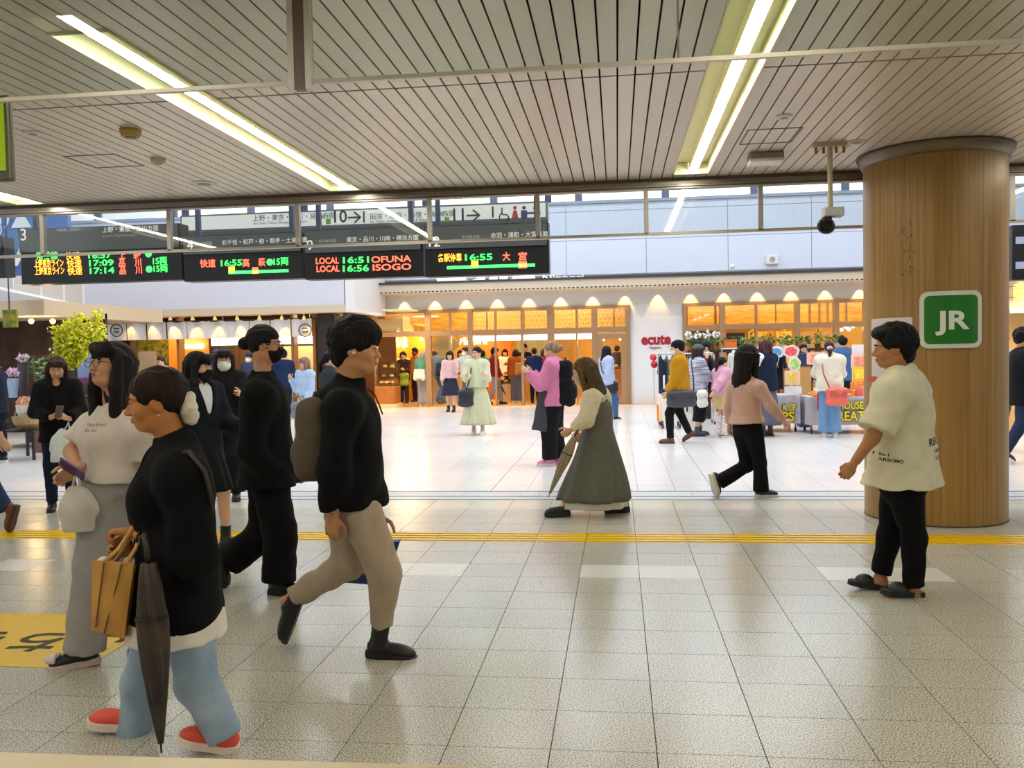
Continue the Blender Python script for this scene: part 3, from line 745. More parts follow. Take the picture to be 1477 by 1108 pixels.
# second smoke screen nearer, hung from the ceiling
ZN = 2.72; YN = gz(738, 103, ZN)[1]
scn = struct(empty('window_2', (0, YN, ZN)))
mx = gy(433, 60, YN)[0]; jx = gy(978, 50, YN)[0]
px_ = [-6.2, mx-2*(jx-mx), mx-(jx-mx), mx, jx, jx+(jx-mx), jx+2*(jx-mx), 6.2]; px_ = sorted(set(px_))
for a, b in zip(px_[:-1], px_[1:]):
    if b-a > .2: box('pane', a+.004, b-.004, YN-.003, YN+.003, ZN+.01, CEIL, glass('near_glass', (.9, .945, .92), .045), scn)
box('bottom_rail', -6.2, 6.2, YN-.012, YN+.012, ZN-.006, ZN+.012, mat((205, 196, 180), .4, .3), scn)
for dx, w, c in ((-.038, .03, (225, 218, 206)), (.0, .05, (120, 106, 94)), (.038, .03, (228, 220, 210))):
    box('mullion', mx+dx-w/2, mx+dx+w/2, YN-.02, YN+.02, ZN-.03, CEIL, mat(c, .45, .2), scn)
box('joint', jx-.004, jx+.004, YN-.006, YN+.006, ZN, CEIL, mat((120, 110, 98), .6), scn)
# unseen walls added to block sky light behind and beside; ledge in front
struct(box('wall_added_behind', -13, 13, -3.1, -3, 0, 3.4, mat((205, 198, 188), .8)))
struct(box('wall_left', -17.1, -17, -3, 31, 0, 8.6, mat((205, 203, 200), .8)))
struct(box('wall_right', 15, 15.1, -3, 31, 0, 8.6, mat((205, 203, 200), .8)))
lg = thing('ledge', (0, .7, 0), 'cream metal ledge running along in front of the viewer', 'ledge')
zt = 1.2; a_, b_ = gz(0, 1079, zt), gz(1000, 1108, zt)
dr = nrm(V(b_[0]-a_[0], b_[1]-a_[1], 0)); nn = V(-dr[1], dr[0], 0)
mid = (a_+b_)/2
o = MB().obox((mid[0]-nn[0]*.11, mid[1]-nn[1]*.11, zt-.02), (dr, nn, ZA), (2.6, .22, .04)); o.build('top_board', mat((226, 208, 176), .35, .2, var=.08, vs=3), lg, bevel=.008)
MB().obox((mid[0]-nn[0]*.11, mid[1]-nn[1]*.11, (zt-.04)/2), (dr, nn, ZA), (2.6, .16, zt-.04)).build('panel', mat((190, 176, 150), .5), lg)

# ---------------- round wooden column
CC, RC = V(2.77, 8.1, 0), .575
colm = struct(empty('column', CC))
M_col = wood('column_veneer', (142, 106, 52), (168, 130, 70), (8, 8, .13), .4)
for k in range(8):
    t0, t1 = 2*PI*k/8+.35, 2*PI*(k+1)/8+.35
    rings = [[CC+V(r*math.cos(t), r*math.sin(t), z) for t in np.linspace(t0+.0015, t1-.0015, 13) for r in (RC,)]+[CC+V(r*math.cos(t), r*math.sin(t), z) for t in np.linspace(t1-.0015, t0+.0015, 13) for r in (RC-.02,)] for z in (.012, CEIL-.1)]
    MB().loft(rings).build('veneer_panel', M_col, colm, smooth=False)
MB().lathe(CC, [(RC-.006, 0), (RC-.006, CEIL)], 48).build('core', mat((58, 40, 22), .7), colm)
MB().lathe(CC, [(RC+.004, CEIL-.1), (RC+.012, CEIL-.1), (RC+.05, CEIL-.03), (RC+.06, CEIL-.006), (RC-.01, CEIL-.004)], 64).build('collar', mat((112, 98, 82), .35, .6), colm, smooth=True)
MB().lathe(CC, [(RC+.003, 0), (RC+.003, .012)], 48).build('base_ring', mat((70, 58, 44), .6), colm)
# scuffed patch on the veneer
rg = np.random.RandomState(3); sb = MB()
def oncol(t, z, e=.002): return CC+V((RC+e)*math.cos(t), (RC+e)*math.sin(t), z)
def colhit(px, py):
    d = ray(px, py); o = CO-CC; A_ = d[0]**2+d[1]**2; B_ = o[0]*d[0]+o[1]*d[1]; C_ = o[0]**2+o[1]**2-RC**2; q = B_*B_-A_*C_
    if q < 0: q = 0
    p = CO+d*((-B_-math.sqrt(q))/A_); return math.atan2(p[1]-CC[1], p[0]-CC[0]), p[2]
for k in range(85):
    px, py = 1307+rg.normal()*4+8*math.sin(k), 318+rg.uniform(0, 82); t, z = colhit(px, py); w, h = rg.uniform(.002, .006), rg.uniform(.006, .03)
    sb.add([oncol(t-w, z), oncol(t+w*.6, z-h*.2), oncol(t+w, z+h), oncol(t-w*.4, z+h*.8)], [(0, 1, 2, 3)])
sb.build('scuff_marks', mat((74, 52, 26), .8), colm)
def oncolumn(poly, px, py, e, th, name, m, parent):
    """flat outline bent round the column; (0,0) of the outline falls on the pixel"""
    t0, z0 = colhit(px, py)
    bm = bmesh.new(); vs = [bm.verts.new((x, y, 0)) for x, y in poly]; bm.faces.new(vs)
    if th: 
        g = bmesh.ops.extrude_face_region(bm, geom=list(bm.faces)); bmesh.ops.translate(bm, verts=[v for v in g['geom'] if isinstance(v, bmesh.types.BMVert)], vec=(0, 0, th))
    for x in np.arange(-.6, .6, .03): bmesh.ops.bisect_plane(bm, geom=list(bm.verts)+list(bm.edges)+list(bm.faces), plane_co=(x, 0, 0), plane_no=(1, 0, 0))
    for v in bm.verts: v.co = Vector(oncol(t0+v.co.x/RC, z0+v.co.y, e+v.co.z))
    bmesh.ops.recalc_face_normals(bm, faces=list(bm.faces)); me = bpy.data.meshes.new('m'); bm.to_mesh(me); bm.free(); return link(name, me, m, parent)
def textcol(s, px, py, e, h, m, parent, bold=.0, w=None):
    v, f = text_data(s, bold); k = h/.73; t0, z0 = colhit(px, py); x = v[:, 0]*k; x = x-(x.max()+x.min())/2; y = v[:, 1]*k-h/2
    if w: x = x*w/(x.max()-x.min())
    return link('lettering', mesh([oncol(t0+a/RC, z0+b, e) for a, b in zip(x, y)], f), m, parent)
jr = thing('sign', oncol(*colhit(1372, 505)), 'green square sign with white rim and letters on the wooden column', 'sign')
oncolumn(rrect(.465, .465, .065), 1372, 461, .004, .018, 'rim', mat((222, 222, 210), .4), jr)
oncolumn(rrect(.395, .395, .04), 1372, 461, .0225, .003, 'face', mat((20, 112, 22), .35), jr)
textcol('JR', 1373, 461, .0265, .15, mat((232, 236, 226), .4), jr, .03, .25)
ps = thing('poster', oncol(*colhit(1275, 640)), 'pale poster pasted round the column beside the green sign', 'poster')
t_, z_ = colhit(1276, 560)
oncolumn(rrect(.42, 1.05, .01), 1282, 548, .002, .002, 'sheet', mat((222, 208, 206), .6), ps)
oncolumn(rrect(.16, .05, .01), 1258, 547, .005, .001, 'print', mat((196, 90, 70), .6), ps)
textcol('2012', 1256, 567, .006, .03, mat((90, 90, 130), .6), ps)
for k in range(5): oncolumn(rrect(.2, .008, .003), 1268, 585+k*14, .005, .001, 'print', mat((150, 140, 160), .6), ps)

# ---------------- fittings on the low ceiling
def on_ceiling(px, py): p = gz(px, py, CEIL); return V(p[0], p[1], CEIL)
def disc(name, label, px, py, r, h, c, parts=True):
    p = on_ceiling(px, py); t = thing(name, p, label, name.replace('_', ' '))
    MB().lathe(p, [(r, 0), (r, -h*.35), (r*.8, -h), (r*.3, -h*1.02)], 24).build('cover', mat(c, .5), t)
    MB().lathe(p, [(r*.62, -h*.9), (r*.5, -h*1.12), (r*.2, -h*1.12)], 18).build('grille', mat(tuple(int(v*.6) for v in c), .5), t); return t
disc('smoke_detector', 'brownish round detector with grille beside the lamp slot', 188, 187, .075, .055, (176, 148, 84))
disc('heat_detector', 'small cream round detector nearer the departure boards', 228, 229, .06, .04, (200, 186, 156))
disc('ceiling_speaker', 'flat round speaker plate near the ceiling edge', 294, 264, .12, .012, (196, 188, 174))
disc('sprinkler', 'small pale round plate on the slats above the blue wall', 47, 191, .065, .015, (226, 222, 214))
disc('ceiling_downlight', 'small round white fitting beyond the access panel', 1131, 167, .06, .018, (236, 232, 222))
disc('wireless_sensor', 'flat beige disc between the camera pole and the column', 1235, 204, .075, .012, (206, 192, 170))
def hatch(pts, label):
    q = [on_ceiling(*p) for p in pts]; c = sum(q)/4; t = thing('access_panel', c, label, 'access panel', 'ceiling access panels')
    x0, x1, y0, y1 = min(p[0] for p in q), max(p[0] for p in q), min(p[1] for p in q), max(p[1] for p in q)
    m = mat((92, 82, 72), .5)
    for a in ((x0, x1, y0, y0+.012), (x0, x1, y1-.012, y1), (x0, x0+.012, y0, y1), (x1-.012, x1, y0, y1)): box('frame_bar', *a, CEIL-.004, CEIL+.004, m, t)
hatch([(98, 225), (168, 223), (205, 239), (138, 242)], 'outlined access panel in the ceiling beside the detectors')
hatch([(1068, 205), (1140, 205), (1158, 185), (1085, 187)], 'outlined access panel in the ceiling left of the camera pole')
p = on_ceiling(1104, 222); t = thing('emergency_light', p, 'cream box light fixed to the slats near the camera pole', 'light')
MB().box(p[0]-.14, p[0]+.14, p[1]-.1, p[1]+.1, CEIL-.05, CEIL).build('casing', mat((150, 140, 122), .5), t, bevel=.01)
MB().box(p[0]-.145, p[0]+.145, p[1]-.105, p[1]+.105, CEIL-.085, CEIL-.05).build('diffuser', mat((232, 228, 218), .4), t, bevel=.012)
# camera on its pole
p = on_ceiling(1197, 206); zc = gd(1195, 300, dist(p))[2]
t = thing('surveillance_camera', (p[0], p[1], CEIL), 'black bullet camera with grey box on a cream ceiling pole', 'camera')
MB().tube([p, (p[0], p[1], zc)], .021, 12).build('pole', mat((186, 172, 138), .5), t)
MB().box(p[0]-.13, p[0]+.13, p[1]-.03, p[1]+.03, CEIL-.035, CEIL).build('mounting_plate', mat((200, 186, 150), .5), t)
for dx in (-.11, -.05, .05, .11): MB().tube([(p[0]+dx, p[1], CEIL-.03), (p[0]+dx, p[1], CEIL-.085)], .012, 8).build('bolt', mat((150, 110, 70), .4, .5), t)
MB().box(p[0]-.06, p[0]+.1, p[1]-.06, p[1]+.06, zc-.075, zc).build('junction_box', mat((196, 196, 188), .5), t, bevel=.008)
f = nrm(-HF*.8-HR*.35-ZA*.08); q = V(p[0]-.04, p[1]-.03, zc-.15)
MB().lathe(q-f*.12, [(.058, 0), (.066, .03), (.066, .2), (.055, .21)], 20, f).build('housing', mat((34, 33, 32), .35), t, True)
MB().lathe(q+f*.092, [(.05, 0), (.046, .004), (.02, .002)], 20, f).build('lens', mat((8, 8, 10), .08), t)
MB().tube([(p[0], p[1], zc-.07), (p[0], p[1], zc-.1), q+ZA*.04], .014, 8).build('bracket', mat((60, 60, 58), .5), t)
# green edge of a sign hung at the left
p = gd(8, 200, 4.4); sx = thing('hanging_sign', p, 'lime green lit sign in a grey frame hung from the ceiling', 'sign')
x1 = gd(19, 200, 4.4)[0]; zt, zb = gd(10, 138, 4.4)[2], gd(10, 262, 4.4)[2]
MB().box(x1-.9, x1, p[1]-.02, p[1]+.02, zb, zt).build('frame', mat((104, 100, 88), .4, .4), sx, bevel=.012)
MB().box(x1-.88, x1-.025, p[1]-.026, p[1]-.019, zb+.05, zt-.04).build('face', mat((150, 176, 20), .4, emit=.2), sx)
# ================================================================== HALL BEYOND
YF = 24.75
def FX(px, Y=YF, py=500): return gy(px, py, Y)[0]
def FZ(py, px=800, Y=YF): return gy(px, py, Y)[2]
M_wall = mat((226, 228, 232), .55, var=.02, vs=1)
M_frame = mat((176, 140, 104), .35, .35)
ZG = FZ(443, 780); ZT = FZ(477.5, 680); ZT2 = FZ(482.5, 680); ZC = FZ(419.5, 780)
# facade: white wall pieces left standing between the shop openings
xa, xb, xc_, xd, xe = FX(505), FX(540), FX(908), FX(985), FX(1262)
wf = struct(box('wall_facade', xc_, xd, YF, YF+.25, 0, ZG, M_wall))
MB().box(xa, 15, YF, YF+.25, ZG, 4.2).build('lintel', mat((222, 220, 216), .6), wf)
for a, b in ((gy(943, 550, YF)[0], gy(976, 550, YF)[0]),):
    zt = FZ(519, 950); zb = FZ(582, 950)
    for c in ((a, a+.02, zb, zt), (b-.02, b, zb, zt), (a, b, zt-.02, zt), (a, b, FZ(536, 950), FZ(536, 950)+.015)): box('service_door_seam', c[0], c[1], YF-.006, YF, c[2], c[3], mat((186, 188, 190), .6), wf)
# canopy over the shops with its downlights
zf0, zf1 = gy(800, 417.5, 23.6)[2], gy(800, 404, 23.6)[2]
can = struct(box('trim_2', FX(508, 23.6), 15, 23.6, YF, zf0, zf1, mat((214, 198, 176), .6)))
db = MB()
for k in range(int((15-FX(508, 23.6))/.12)): x = FX(508, 23.6)+k*.12; db.box(x, x+.07, 23.59, 23.6, zf0+.02, zf0+.05)
db.build('dark_dots', mat((70, 58, 48), .7), can)
MB().box(FX(505, 23.6), 15, 23.55, 23.62, zf1, zf1+.06).build('dark_line', mat((54, 54, 58), .6), can)
for k in range(22):
    x = FX(585)+k*(FX(1240)-FX(585))/14-.0
    if x > 14.5: break
    d = thing('downlight', (x, 24.62, zf0), 'warm downlight under the canopy washing the lintel', 'downlight', 'row of downlights under the shop canopy')
    MB().lathe((x, 24.6, zf0), [(.05, .03), (.055, -.012), (.04, -.014)], 14).build('ring', mat((240, 225, 190), .4), d)
    l = bpy.data.lights.new('bulb', 'SPOT'); l.energy = 22; l.color = (1, .6, .2); l.spot_size = math.radians(66); l.spot_blend = .5; l.shadow_soft_size = .03
    o = bpy.data.objects.new('bulb', l); col.objects.link(o); o.location = (x, 24.6, zf0-.03); o.rotation_euler = (math.radians(16), 0, 0); attach(o, d)
# panelled wall above
YW = 24.2; zw0 = zf1; zw1 = FZ(292, 900, YW)
ww = struct(box('wall_back', -17, 15, YW+.03, YW+.25, zw0, zw1, mat((198, 204, 216), .6)))
M_pan = mat((200, 210, 230), .42, var=.015, vs=.6)
zs = [FZ(395, 900, YW), FZ(345, 900, YW), FZ(303, 900, YW), zw1]
pw = FX(1050, YW, 350)-FX(932, YW, 350)
for r in range(3):
    for i in range(-9, 8):
        x0 = FX(932, YW, 350)+i*pw; box('wall_panel', max(-17, x0+.008), min(15, x0+pw-.008), YW, YW+.03, zs[r]+.006, zs[r+1]-.006, M_pan, ww)
box('dark_reveal', -17, 15, YW-.02, YW+.03, zf1+.02, zs[0]-.03, mat((62, 62, 66), .7), ww)
# clerestory: daylight above the panels
zk = 8.4
ck = struct(empty('window_3', (0, YW, zw1)))
box('sill', -17, 15, YW-.05, YW+.2, zw1, zw1+.08, mat((150, 160, 180), .5), ck)
for i in range(14):
    x = FX(838, YW)+(i-8)*2.35; box('mullion', x-.1, x+.1, YW, YW+.12, zw1, zk, mat((92, 104, 130), .5), ck)
    box('pane', x+.1, x+2.25, YW+.05, YW+.06, zw1+.08, zk, glass('clerestory_glass', (.97, .98, 1), .05), ck)
for x, px in ((0, 0),):
    box('head', -17, 15, YW-.05, YW+.2, zk, zk+.2, M_wall, ck)
# hall roof with skylights; unseen strip lamps added to light the hall
roof = struct(empty('roof', (0, 16, 8.4)))
for a, b in ((EDGE+.2, 11), (14, 17.2), (20.2, YW)): box('roof_panel', -17, 15, a, b, 8.4, 8.6, mat((230, 230, 230), .8), roof)
for k, y in enumerate((12.5, 18.7)): box('skylight_pane', -17, 15, y-1.5, y+1.5, 8.48, 8.5, glass('clerestory_glass'), roof)
for x in range(-16, 16, 2):
    for y in (12.5, 18.7): box('skylight_bar', x-.04, x+.04, y-1.5, y+1.5, 8.45, 8.52, mat((220, 220, 222), .5), roof)
for k, (x, y) in enumerate([(x, y) for x in (-12, -7, -2, 3, 8) for y in (10, 15.6, 22)]):
    t = thing('added_hall_lamp', (x, y, 8.4), 'added unseen strip lamp on the hall roof to brighten the hall', 'lamp', 'added lamps brightening the hall')
    box('casing', x-1.6, x+1.6, y-.16, y+.16, 8.33, 8.4, mat((235, 235, 235), .5), t)
    l = area('hall_fill_light', (x, y, 8.32), (3.2, .3), 70, (.96, .98, 1)); attach(l, t)
# wall fittings
p = gy(1113, 375, YW); t = thing('wall_speaker', p, 'small square white speaker on the pale panels', 'speaker')
MB().box(p[0]-.16, p[0]+.16, YW-.12, YW, p[2]-.12, p[2]+.12).build('box', mat((214, 214, 210), .5), t, bevel=.01); MB().lathe((p[0], YW-.12, p[2]), [(.075, 0), (.07, .006)], 18, (0, -1, 0)).build('grille', mat((150, 150, 150), .6), t)
p = gy(1056, 384, YW); t = thing('wall_bell', p, 'tiny round white fitting on the panel below the seam', 'bell'); MB().lathe((p[0], YW, p[2]), [(.06, 0), (.055, .03), (.02, .05)], 16, (0, -1, 0)).build('dome', mat((225, 225, 225), .4), t)
# shop name on the wall, and large letters on the canopy
s1 = thing('wall_lettering', gy(925, 498, YF), 'crimson shop name lettering on the white wall', 'sign')
text('letters', 'ecute', gy(925, 497, YF), XA, ZA, .3, mat((166, 14, 44), .5), s1, .045, w=FX(968)-FX(925), off=.015)
text('letters', 'Nippori', gy(937, 503.5, YF), XA, ZA, .075, mat((140, 40, 60), .5), s1, .01, off=.015)
text('letters', 'ecute', V(*(gy(630, 411.5, 23.72)[:2]), zf1), XA, ZA, .42, mat((250, 250, 248), .4, emit=.35), tag(s2 := empty('canopy_lettering', gy(630, 408, 23.5)), 'large white shop letters standing on the canopy', 'sign'), .05, w=FX(772, 23.7)-FX(630, 23.7), off=.04)
text('letters', 'Nippori', V(*(gy(783, 403.5, 23.72)[:2]), zf1+.0), XA, ZA, .16, mat((250, 250, 248), .4, emit=.3), s2, .01, w=FX(842, 23.7)-FX(783, 23.7), off=.03)

# ---------------- shopfront glazing
def front(name, bars, x0, x1, z0, z1, mid=None):
    w = struct(empty(name, ((x0+x1)/2, YF, z0)))
    for px, t in bars: x = FX(px); box('mullion', x-t/2, x+t/2, YF-.075, YF+.11, z0, z1-.001, M_frame, w)
    box('head_bar', x0, x1, YF-.045, YF+.1, z1-.09, z1, M_frame, w)
    box('transom', x0, x1, YF-.058, YF+.09, ZT2-.02, ZT+.02, M_frame, w)
    pts = sorted([x0]+[FX(p) for p, _ in bars]+[x1])
    for a, b in zip(pts[:-1], pts[1:]):
        if b-a > .15: box('pane', a+.05, b-.05, YF+.02, YF+.03, ZT+.02, z1-.09, glass(), w)
    return w
w4 = front('window_4', [(542, .08), (618, .16), (650, .05), (679, .14), (715, .05), (753.5, .07), (795, .2), (832, .05), (858, .16), (906, .14)], xb, xc_, 0, ZG)
for a, b in ((622, 662), (799, 828)): box('pane', FX(a), FX(b), YF+.03, YF+.04, .06, ZT2-.02, glass(), w4)
# hinged glass door at the right end
dr = struct(empty('door_1', (FX(882), YF, 0))); a, b = FX(862), FX(904)
for c in ((a, a+.16, .0, ZT2-.05), (b-.16, b, 0, ZT2-.05), (a+.16, b-.16, 0, .22), (a+.16, b-.16, ZT2-.22, ZT2-.05)): box('frame_bar', c[0], c[1], YF-.11, YF-.085, c[2], c[3], M_frame, dr)
box('pane', a+.16, b-.16, YF-.07, YF-.06, .22, ZT2-.22, glass(), dr)
w5 = front('window_5', [(988, .1), (1042, .16), (1091, .06), (1150, .14), (1206, .14), (1248, .1), (1300, .1)], xd, FX(1330), 0, ZG)
for a, b in ((988, 1042), (1046, 1091)): box('pane', FX(a)+.05, FX(b)-.05, YF+.03, YF+.04, .06, ZT2-.02, glass(), w5)

# interiors: amber rooms behind the glass
M_amb = mat((222, 172, 84), .6, var=.08, vs=2); M_ambw = wood('amber_boards', (206, 140, 44), (236, 182, 86), (.5, 3, 4), .5); M_hon = mat((232, 190, 116), .5)
YB = 29.6
rm = struct(box('wall_shop_back', xa-2, 15, YB, YB+.2, 0, 5, mat((236, 196, 112), .7, var=.06, vs=1.2)))
struct(box('ceiling_shop', xa-2, 15, YF+.25, YB, 4.15, 4.25, mat((236, 208, 150), .8)))
struct(box('wall_shop_divider', FX(945), FX(945)+.3, YF+.25, YB, 0, 4.2, M_amb))
struct(box('wall_shop_left', xa-.35, xa-.15, YF-.2, YB, 0, 4.2, M_amb))
fl = box('shop_floor', xa-.2, 15, YF-.3, YB, .001, .006, mat((222, 176, 112), .35), floor)
# boards above the transom, with lattice and grain, standing inside the glass
for k, (a, b) in enumerate(((683, 713), (717, 751), (757, 793), (800, 830), (834, 856), (862, 904))):
    x0, x1 = FX(a, 27.2, 460), FX(b, 27.2, 460); t = thing('lattice_panel', ((x0+x1)/2, 27.2, ZT), 'honeycomb lattice screen behind the glass above the transom', 'screen', 'lattice screens over the bakery windows')
    box('backing', x0, x1, 27.2, 27.24, ZT, 4.15, mat((226, 184, 104), .6), t)
    hx = MB(); s = .15; rows = int((ZG+.4-ZT)/(s*.87))+1
    for r in range(rows):
        for c in range(int((x1-x0)/s)+1):
            X, Z = x0+.08+c*s+(r % 2)*s/2, ZT+.07+r*s*.87
            if X > x1-.06 or Z > ZG+.3: continue
            pts = [(X+.062*math.cos(q), 27.19, Z+.07*math.sin(q)) for q in np.linspace(PI/2, PI/2+2*PI, 7)]; hx.tube(pts, .008, 4, False)
    o = hx.build('lattice', mat((250, 226, 160), .5), t); o['kind'] = 'stuff'
for k, (a, b) in enumerate(((622, 648), (652, 677), (992, 1030), (1034, 1040), (1046, 1089), (1093, 1118), (1120, 1148), (1154, 1166), (1170, 1180), (1184, 1192), (1196, 1204), (1210, 1218), (1222, 1246))):
    x0, x1 = FX(a, 27.1, 460), FX(b, 27.1, 460); box('wood_board', x0, x1, 27.1, 27.16, ZT-.02, 4.15, M_ambw, rm)
# slanting beams seen through the upper panes of the first shop
bm_ = thing('ceiling_beam', (FX(590), 26, 3.3), 'amber slanting beam under the ceiling of the katsu shop', 'beam')
a0, a1 = gy(545, 452, 25.4), gy(650, 468, 29); MB().obox((a0+a1)/2, (nrm(a1-a0), nrm(np.cross(ZA, a1-a0)), ZA), (np.linalg.norm(a1-a0), .5, .32)).build('timber', M_ambw, bm_)
for x in (FX(560), FX(600), FX(640)):
    pass
hood = thing('kiosk_hood', (FX(556, 25.6), 25.7, 3), 'pale fluted counter hood over the katsu shop', 'hood')
x0, x1 = FX(505, 25.6), FX(582, 25.6); zb, zt = gy(560, 478, 25.6)[2], gy(560, 456, 25.6)[2]
box('shell', x0, x1, 25.6, 27, zb, zt, mat((244, 216, 160), .5), hood)
for k in range(9): x = x0+(k+.5)*(x1-x0)/9; box('flute', x-.1, x+.1, 25.56, 25.6, zb+.06, zt-.08, mat((252, 228, 178), .5), hood, bevel=.01)
# katsu shop sign wall, lettering and warm pendants
kw = thing('sign_wall', (FX(590, 28), 28, 0), 'golden panel wall carrying glowing white shop letters', 'sign')
box('panel', xa, FX(617, 28), 28, 28.1, 0, FZ(484, 590, 28), mat((206, 150, 40), .5, var=.15, vs=8), kw)
text('letters', 'かつ●まい泉', gy(545, 500.5, 27.95), XA, ZA, .26, emis((255, 250, 235), 3.5), kw, .02, w=FX(588, 27.95)-FX(545, 27.95), off=.02)
dm = thing('diamond_panel', gy(643, 500, 25.6), 'pale diamond-shaped panel hung behind the glass', 'panel')
c = gy(643, 497, 25.6); MB().prism([(.42, 0), (0, .5), (-.42, 0), (0, -.5)], c, XA, ZA, (0, .05, 0)).build('board', mat((240, 206, 140), .5), dm)
kk = MB()
for k in range(-4, 5): kk.tube([c+V(-.4+abs(k)*.04+.0, -.01, k*.045), c+V(.4-abs(k)*.04, -.01, k*.045)], .006, 4)
kk.build('fret', mat((255, 236, 180), .5), dm)
def pendant(x, y, z, e=18, lab='warm round lamp glowing on the golden shop wall', grp='glowing lamps in the shops', r=.06, cl=.5):
    t = thing('lamp', (x, y, z), lab, 'lamp', grp); MB().ball((x, y, z), r, 12, 8).build('bulb', emis((255, 196, 90), 9), t, True)
    MB().tube([(x, y, z+r), (x, y, min(4.1, z+cl))], .008, 5).build('cord', mat((60, 40, 20), .6), t)
    l = bpy.data.lights.new('glow', 'POINT'); l.energy = e; l.color = (1, .68, .3); l.shadow_soft_size = .08; o = bpy.data.objects.new('glow', l); col.objects.link(o); o.location = (x, y-.12, z-.05); attach(o, t)
for px, Y in ((552, 27.8), (571, 27.8), (608, 27.8), (640, 28.3), (670, 28.3), (700, 27.6), (870, 28), (896, 28)): q = gy(px, 489, Y); pendant(q[0], Y, q[2], 16)
# lamps over the shop counters
for k, (x, y, e) in enumerate(((-7.5, 26.3, 75), (-4.2, 26.3, 80), (-1.2, 26.6, 80), (2.8, 26.5, 75), (5.2, 26.5, 80), (7.8, 26.5, 75))):
    t = thing('ceiling_panel_lamp', (x, y, 4.15), 'warm panel lamp in the shop ceiling', 'lamp', 'panel lamps in the shop ceilings')
    box('casing', x-.7, x+.7, y-.7, y+.7, 4.1, 4.15, mat((245, 230, 200), .5), t); l = area('panel_light', (x, y, 4.08), (1.3, 1.3), e, (1, .76, .42)); attach(l, t)
# long lit sign of the bakery
bk = thing('lit_sign', (FX(740, 26), 26, 2.4), 'long white lit sign with small dark letters in the bakery', 'sign')
x0, x1 = FX(683, 26), FX(905, 26); z0, z1 = gy(720, 491.5, 26)[2], gy(720, 484, 26)[2]
box('face', x0, x1, 25.98, 26.05, z0, z1, emis((255, 246, 226), 2.2), bk)
for x_ in (x0+.4, x1-.4): box('hanger', x_, x_+.04, 26, 26.03, z1, 4.15, M_frame, bk)
text('letters', 'ぱぱら', gy(716, 489.5, 25.97), XA, ZA, .075, mat((120, 90, 50), .6), bk, .0, off=.012)
tw = thing('back_wall_unit', (FX(770, 28), 28, 0), 'pale green back wall with door behind the bakery counter', 'wall unit')
box('panel', FX(745, 28), FX(800, 28), 28, 28.1, 0, 2.4, mat((196, 196, 140), .6), tw); box('door_leaf', FX(760, 28), FX(774, 28), 27.97, 28, 0, 2.05, mat((206, 206, 158), .6), tw)
ow = thing('orange_wall_unit', (FX(712, 28), 28, 0), 'deep orange back wall left of the bakery door', 'wall unit'); box('panel', FX(683, 28), FX(738, 28), 28, 28.12, 0, 2.6, mat((220, 128, 30), .6, var=.1, vs=5), ow)
text('letters', 'Patisserie', gy(664, 497.5, 26.9), XA, ZA, .2, emis((255, 240, 200), 2.5), ow, .0, w=FX(703, 26.9)-FX(664, 26.9), off=.02)
# counters with goods
rg = np.random.RandomState(11)
def counter(name, label, px0, px1, Y, zt, c, tiers, goods, cols, grp, gcat='bread'):
    x0, x1 = FX(px0, Y), FX(px1, Y); t = thing(name, ((x0+x1)/2, Y, 0), label, 'counter')
    box('body', x0, x1, Y, Y+.7, .0, zt, mat(c, .5), t, bevel=.01)
    for k in range(tiers):
        z = zt+.02+k*.28; box('shelf', x0, x1, Y+.1+k*.12, Y+.62, z, z+.025, mat((90, 54, 26), .5), t)
        n = int((x1-x0)/.17)
        for i in range(n):
            x = x0+.1+i*(x1-x0-.2)/max(1, n-1); cc = cols[rg.randint(len(cols))]
            s = MB().ball((x, Y+.2+k*.12+rg.uniform(-.03, .05), z+.03+.045), (.07, .06, .05), 8, 5) if rg.rand() < .6 else MB().box(x-.06, x+.06, Y+.15+k*.12, Y+.25+k*.12, z+.025, z+.025+rg.uniform(.05, .11))
            o = s.build(goods, mat(cc, .6), None, True); tag(o, grp[0], gcat, grp[1])
    return t
bread = [(236, 196, 112), (214, 150, 66), (250, 222, 150), (190, 110, 40), (240, 206, 130)]
counter('display_case', 'katsu counter with curved glass and food trays', 545, 566, 24.95, .8, (170, 96, 36), 2, 'food_tray', bread, ('golden food piled in the katsu display case', 'food in the katsu case'), 'food')
counter('service_counter', 'low black-topped counter behind the katsu display case', 540, 575, 26.42, 1.15, (226, 170, 96), 1, 'bento_box', [(40, 26, 18), (60, 30, 20), (200, 150, 80)], ('dark bento box set out on the katsu counter', 'bento boxes on the counter'), 'box')
counter('bakery_counter', 'bakery counter with tiered shelves of bread', 723, 743, 26.15, .55, (232, 196, 132), 3, 'bread_loaf', bread, ('golden loaf on the tiered bakery counter', 'bread on the bakery counter'))
counter('bakery_counter', 'bakery counter behind the queue of shoppers', 750, 798, 26.65, .9, (220, 180, 112), 2, 'pastry', bread, ('pastry on the counter behind the queue', 'pastries behind the queue'))
counter('glass_counter', 'amber counter inside the glass door', 864, 903, 26.4, .95, (196, 130, 50), 1, 'cake_box', bread, ('cake box on the counter inside the glass door', 'cake boxes inside the door'), 'box')
counter('fridge_counter', 'low pale counter behind the striped glazing', 622, 676, 26.45, .85, (230, 190, 120), 1, 'packed_meal', bread, ('packed meal on the low pale counter', 'packed meals on the pale counter'), 'food')
wv = thing('food_cabinet', (FX(553, 24.5), 24.3, 0), 'wooden base cabinet of the katsu display with golden trays', 'cabinet')
x0, x1 = FX(540, 24.3), FX(569, 24.3); box('base', x0, x1, 24.2, 24.9, 0, .62, mat((176, 104, 44), .5, var=.1, vs=8), wv, bevel=.02); box('plinth', x0-.05, x1+.05, 24.15, 24.92, 0, .12, mat((232, 200, 150), .5), wv)
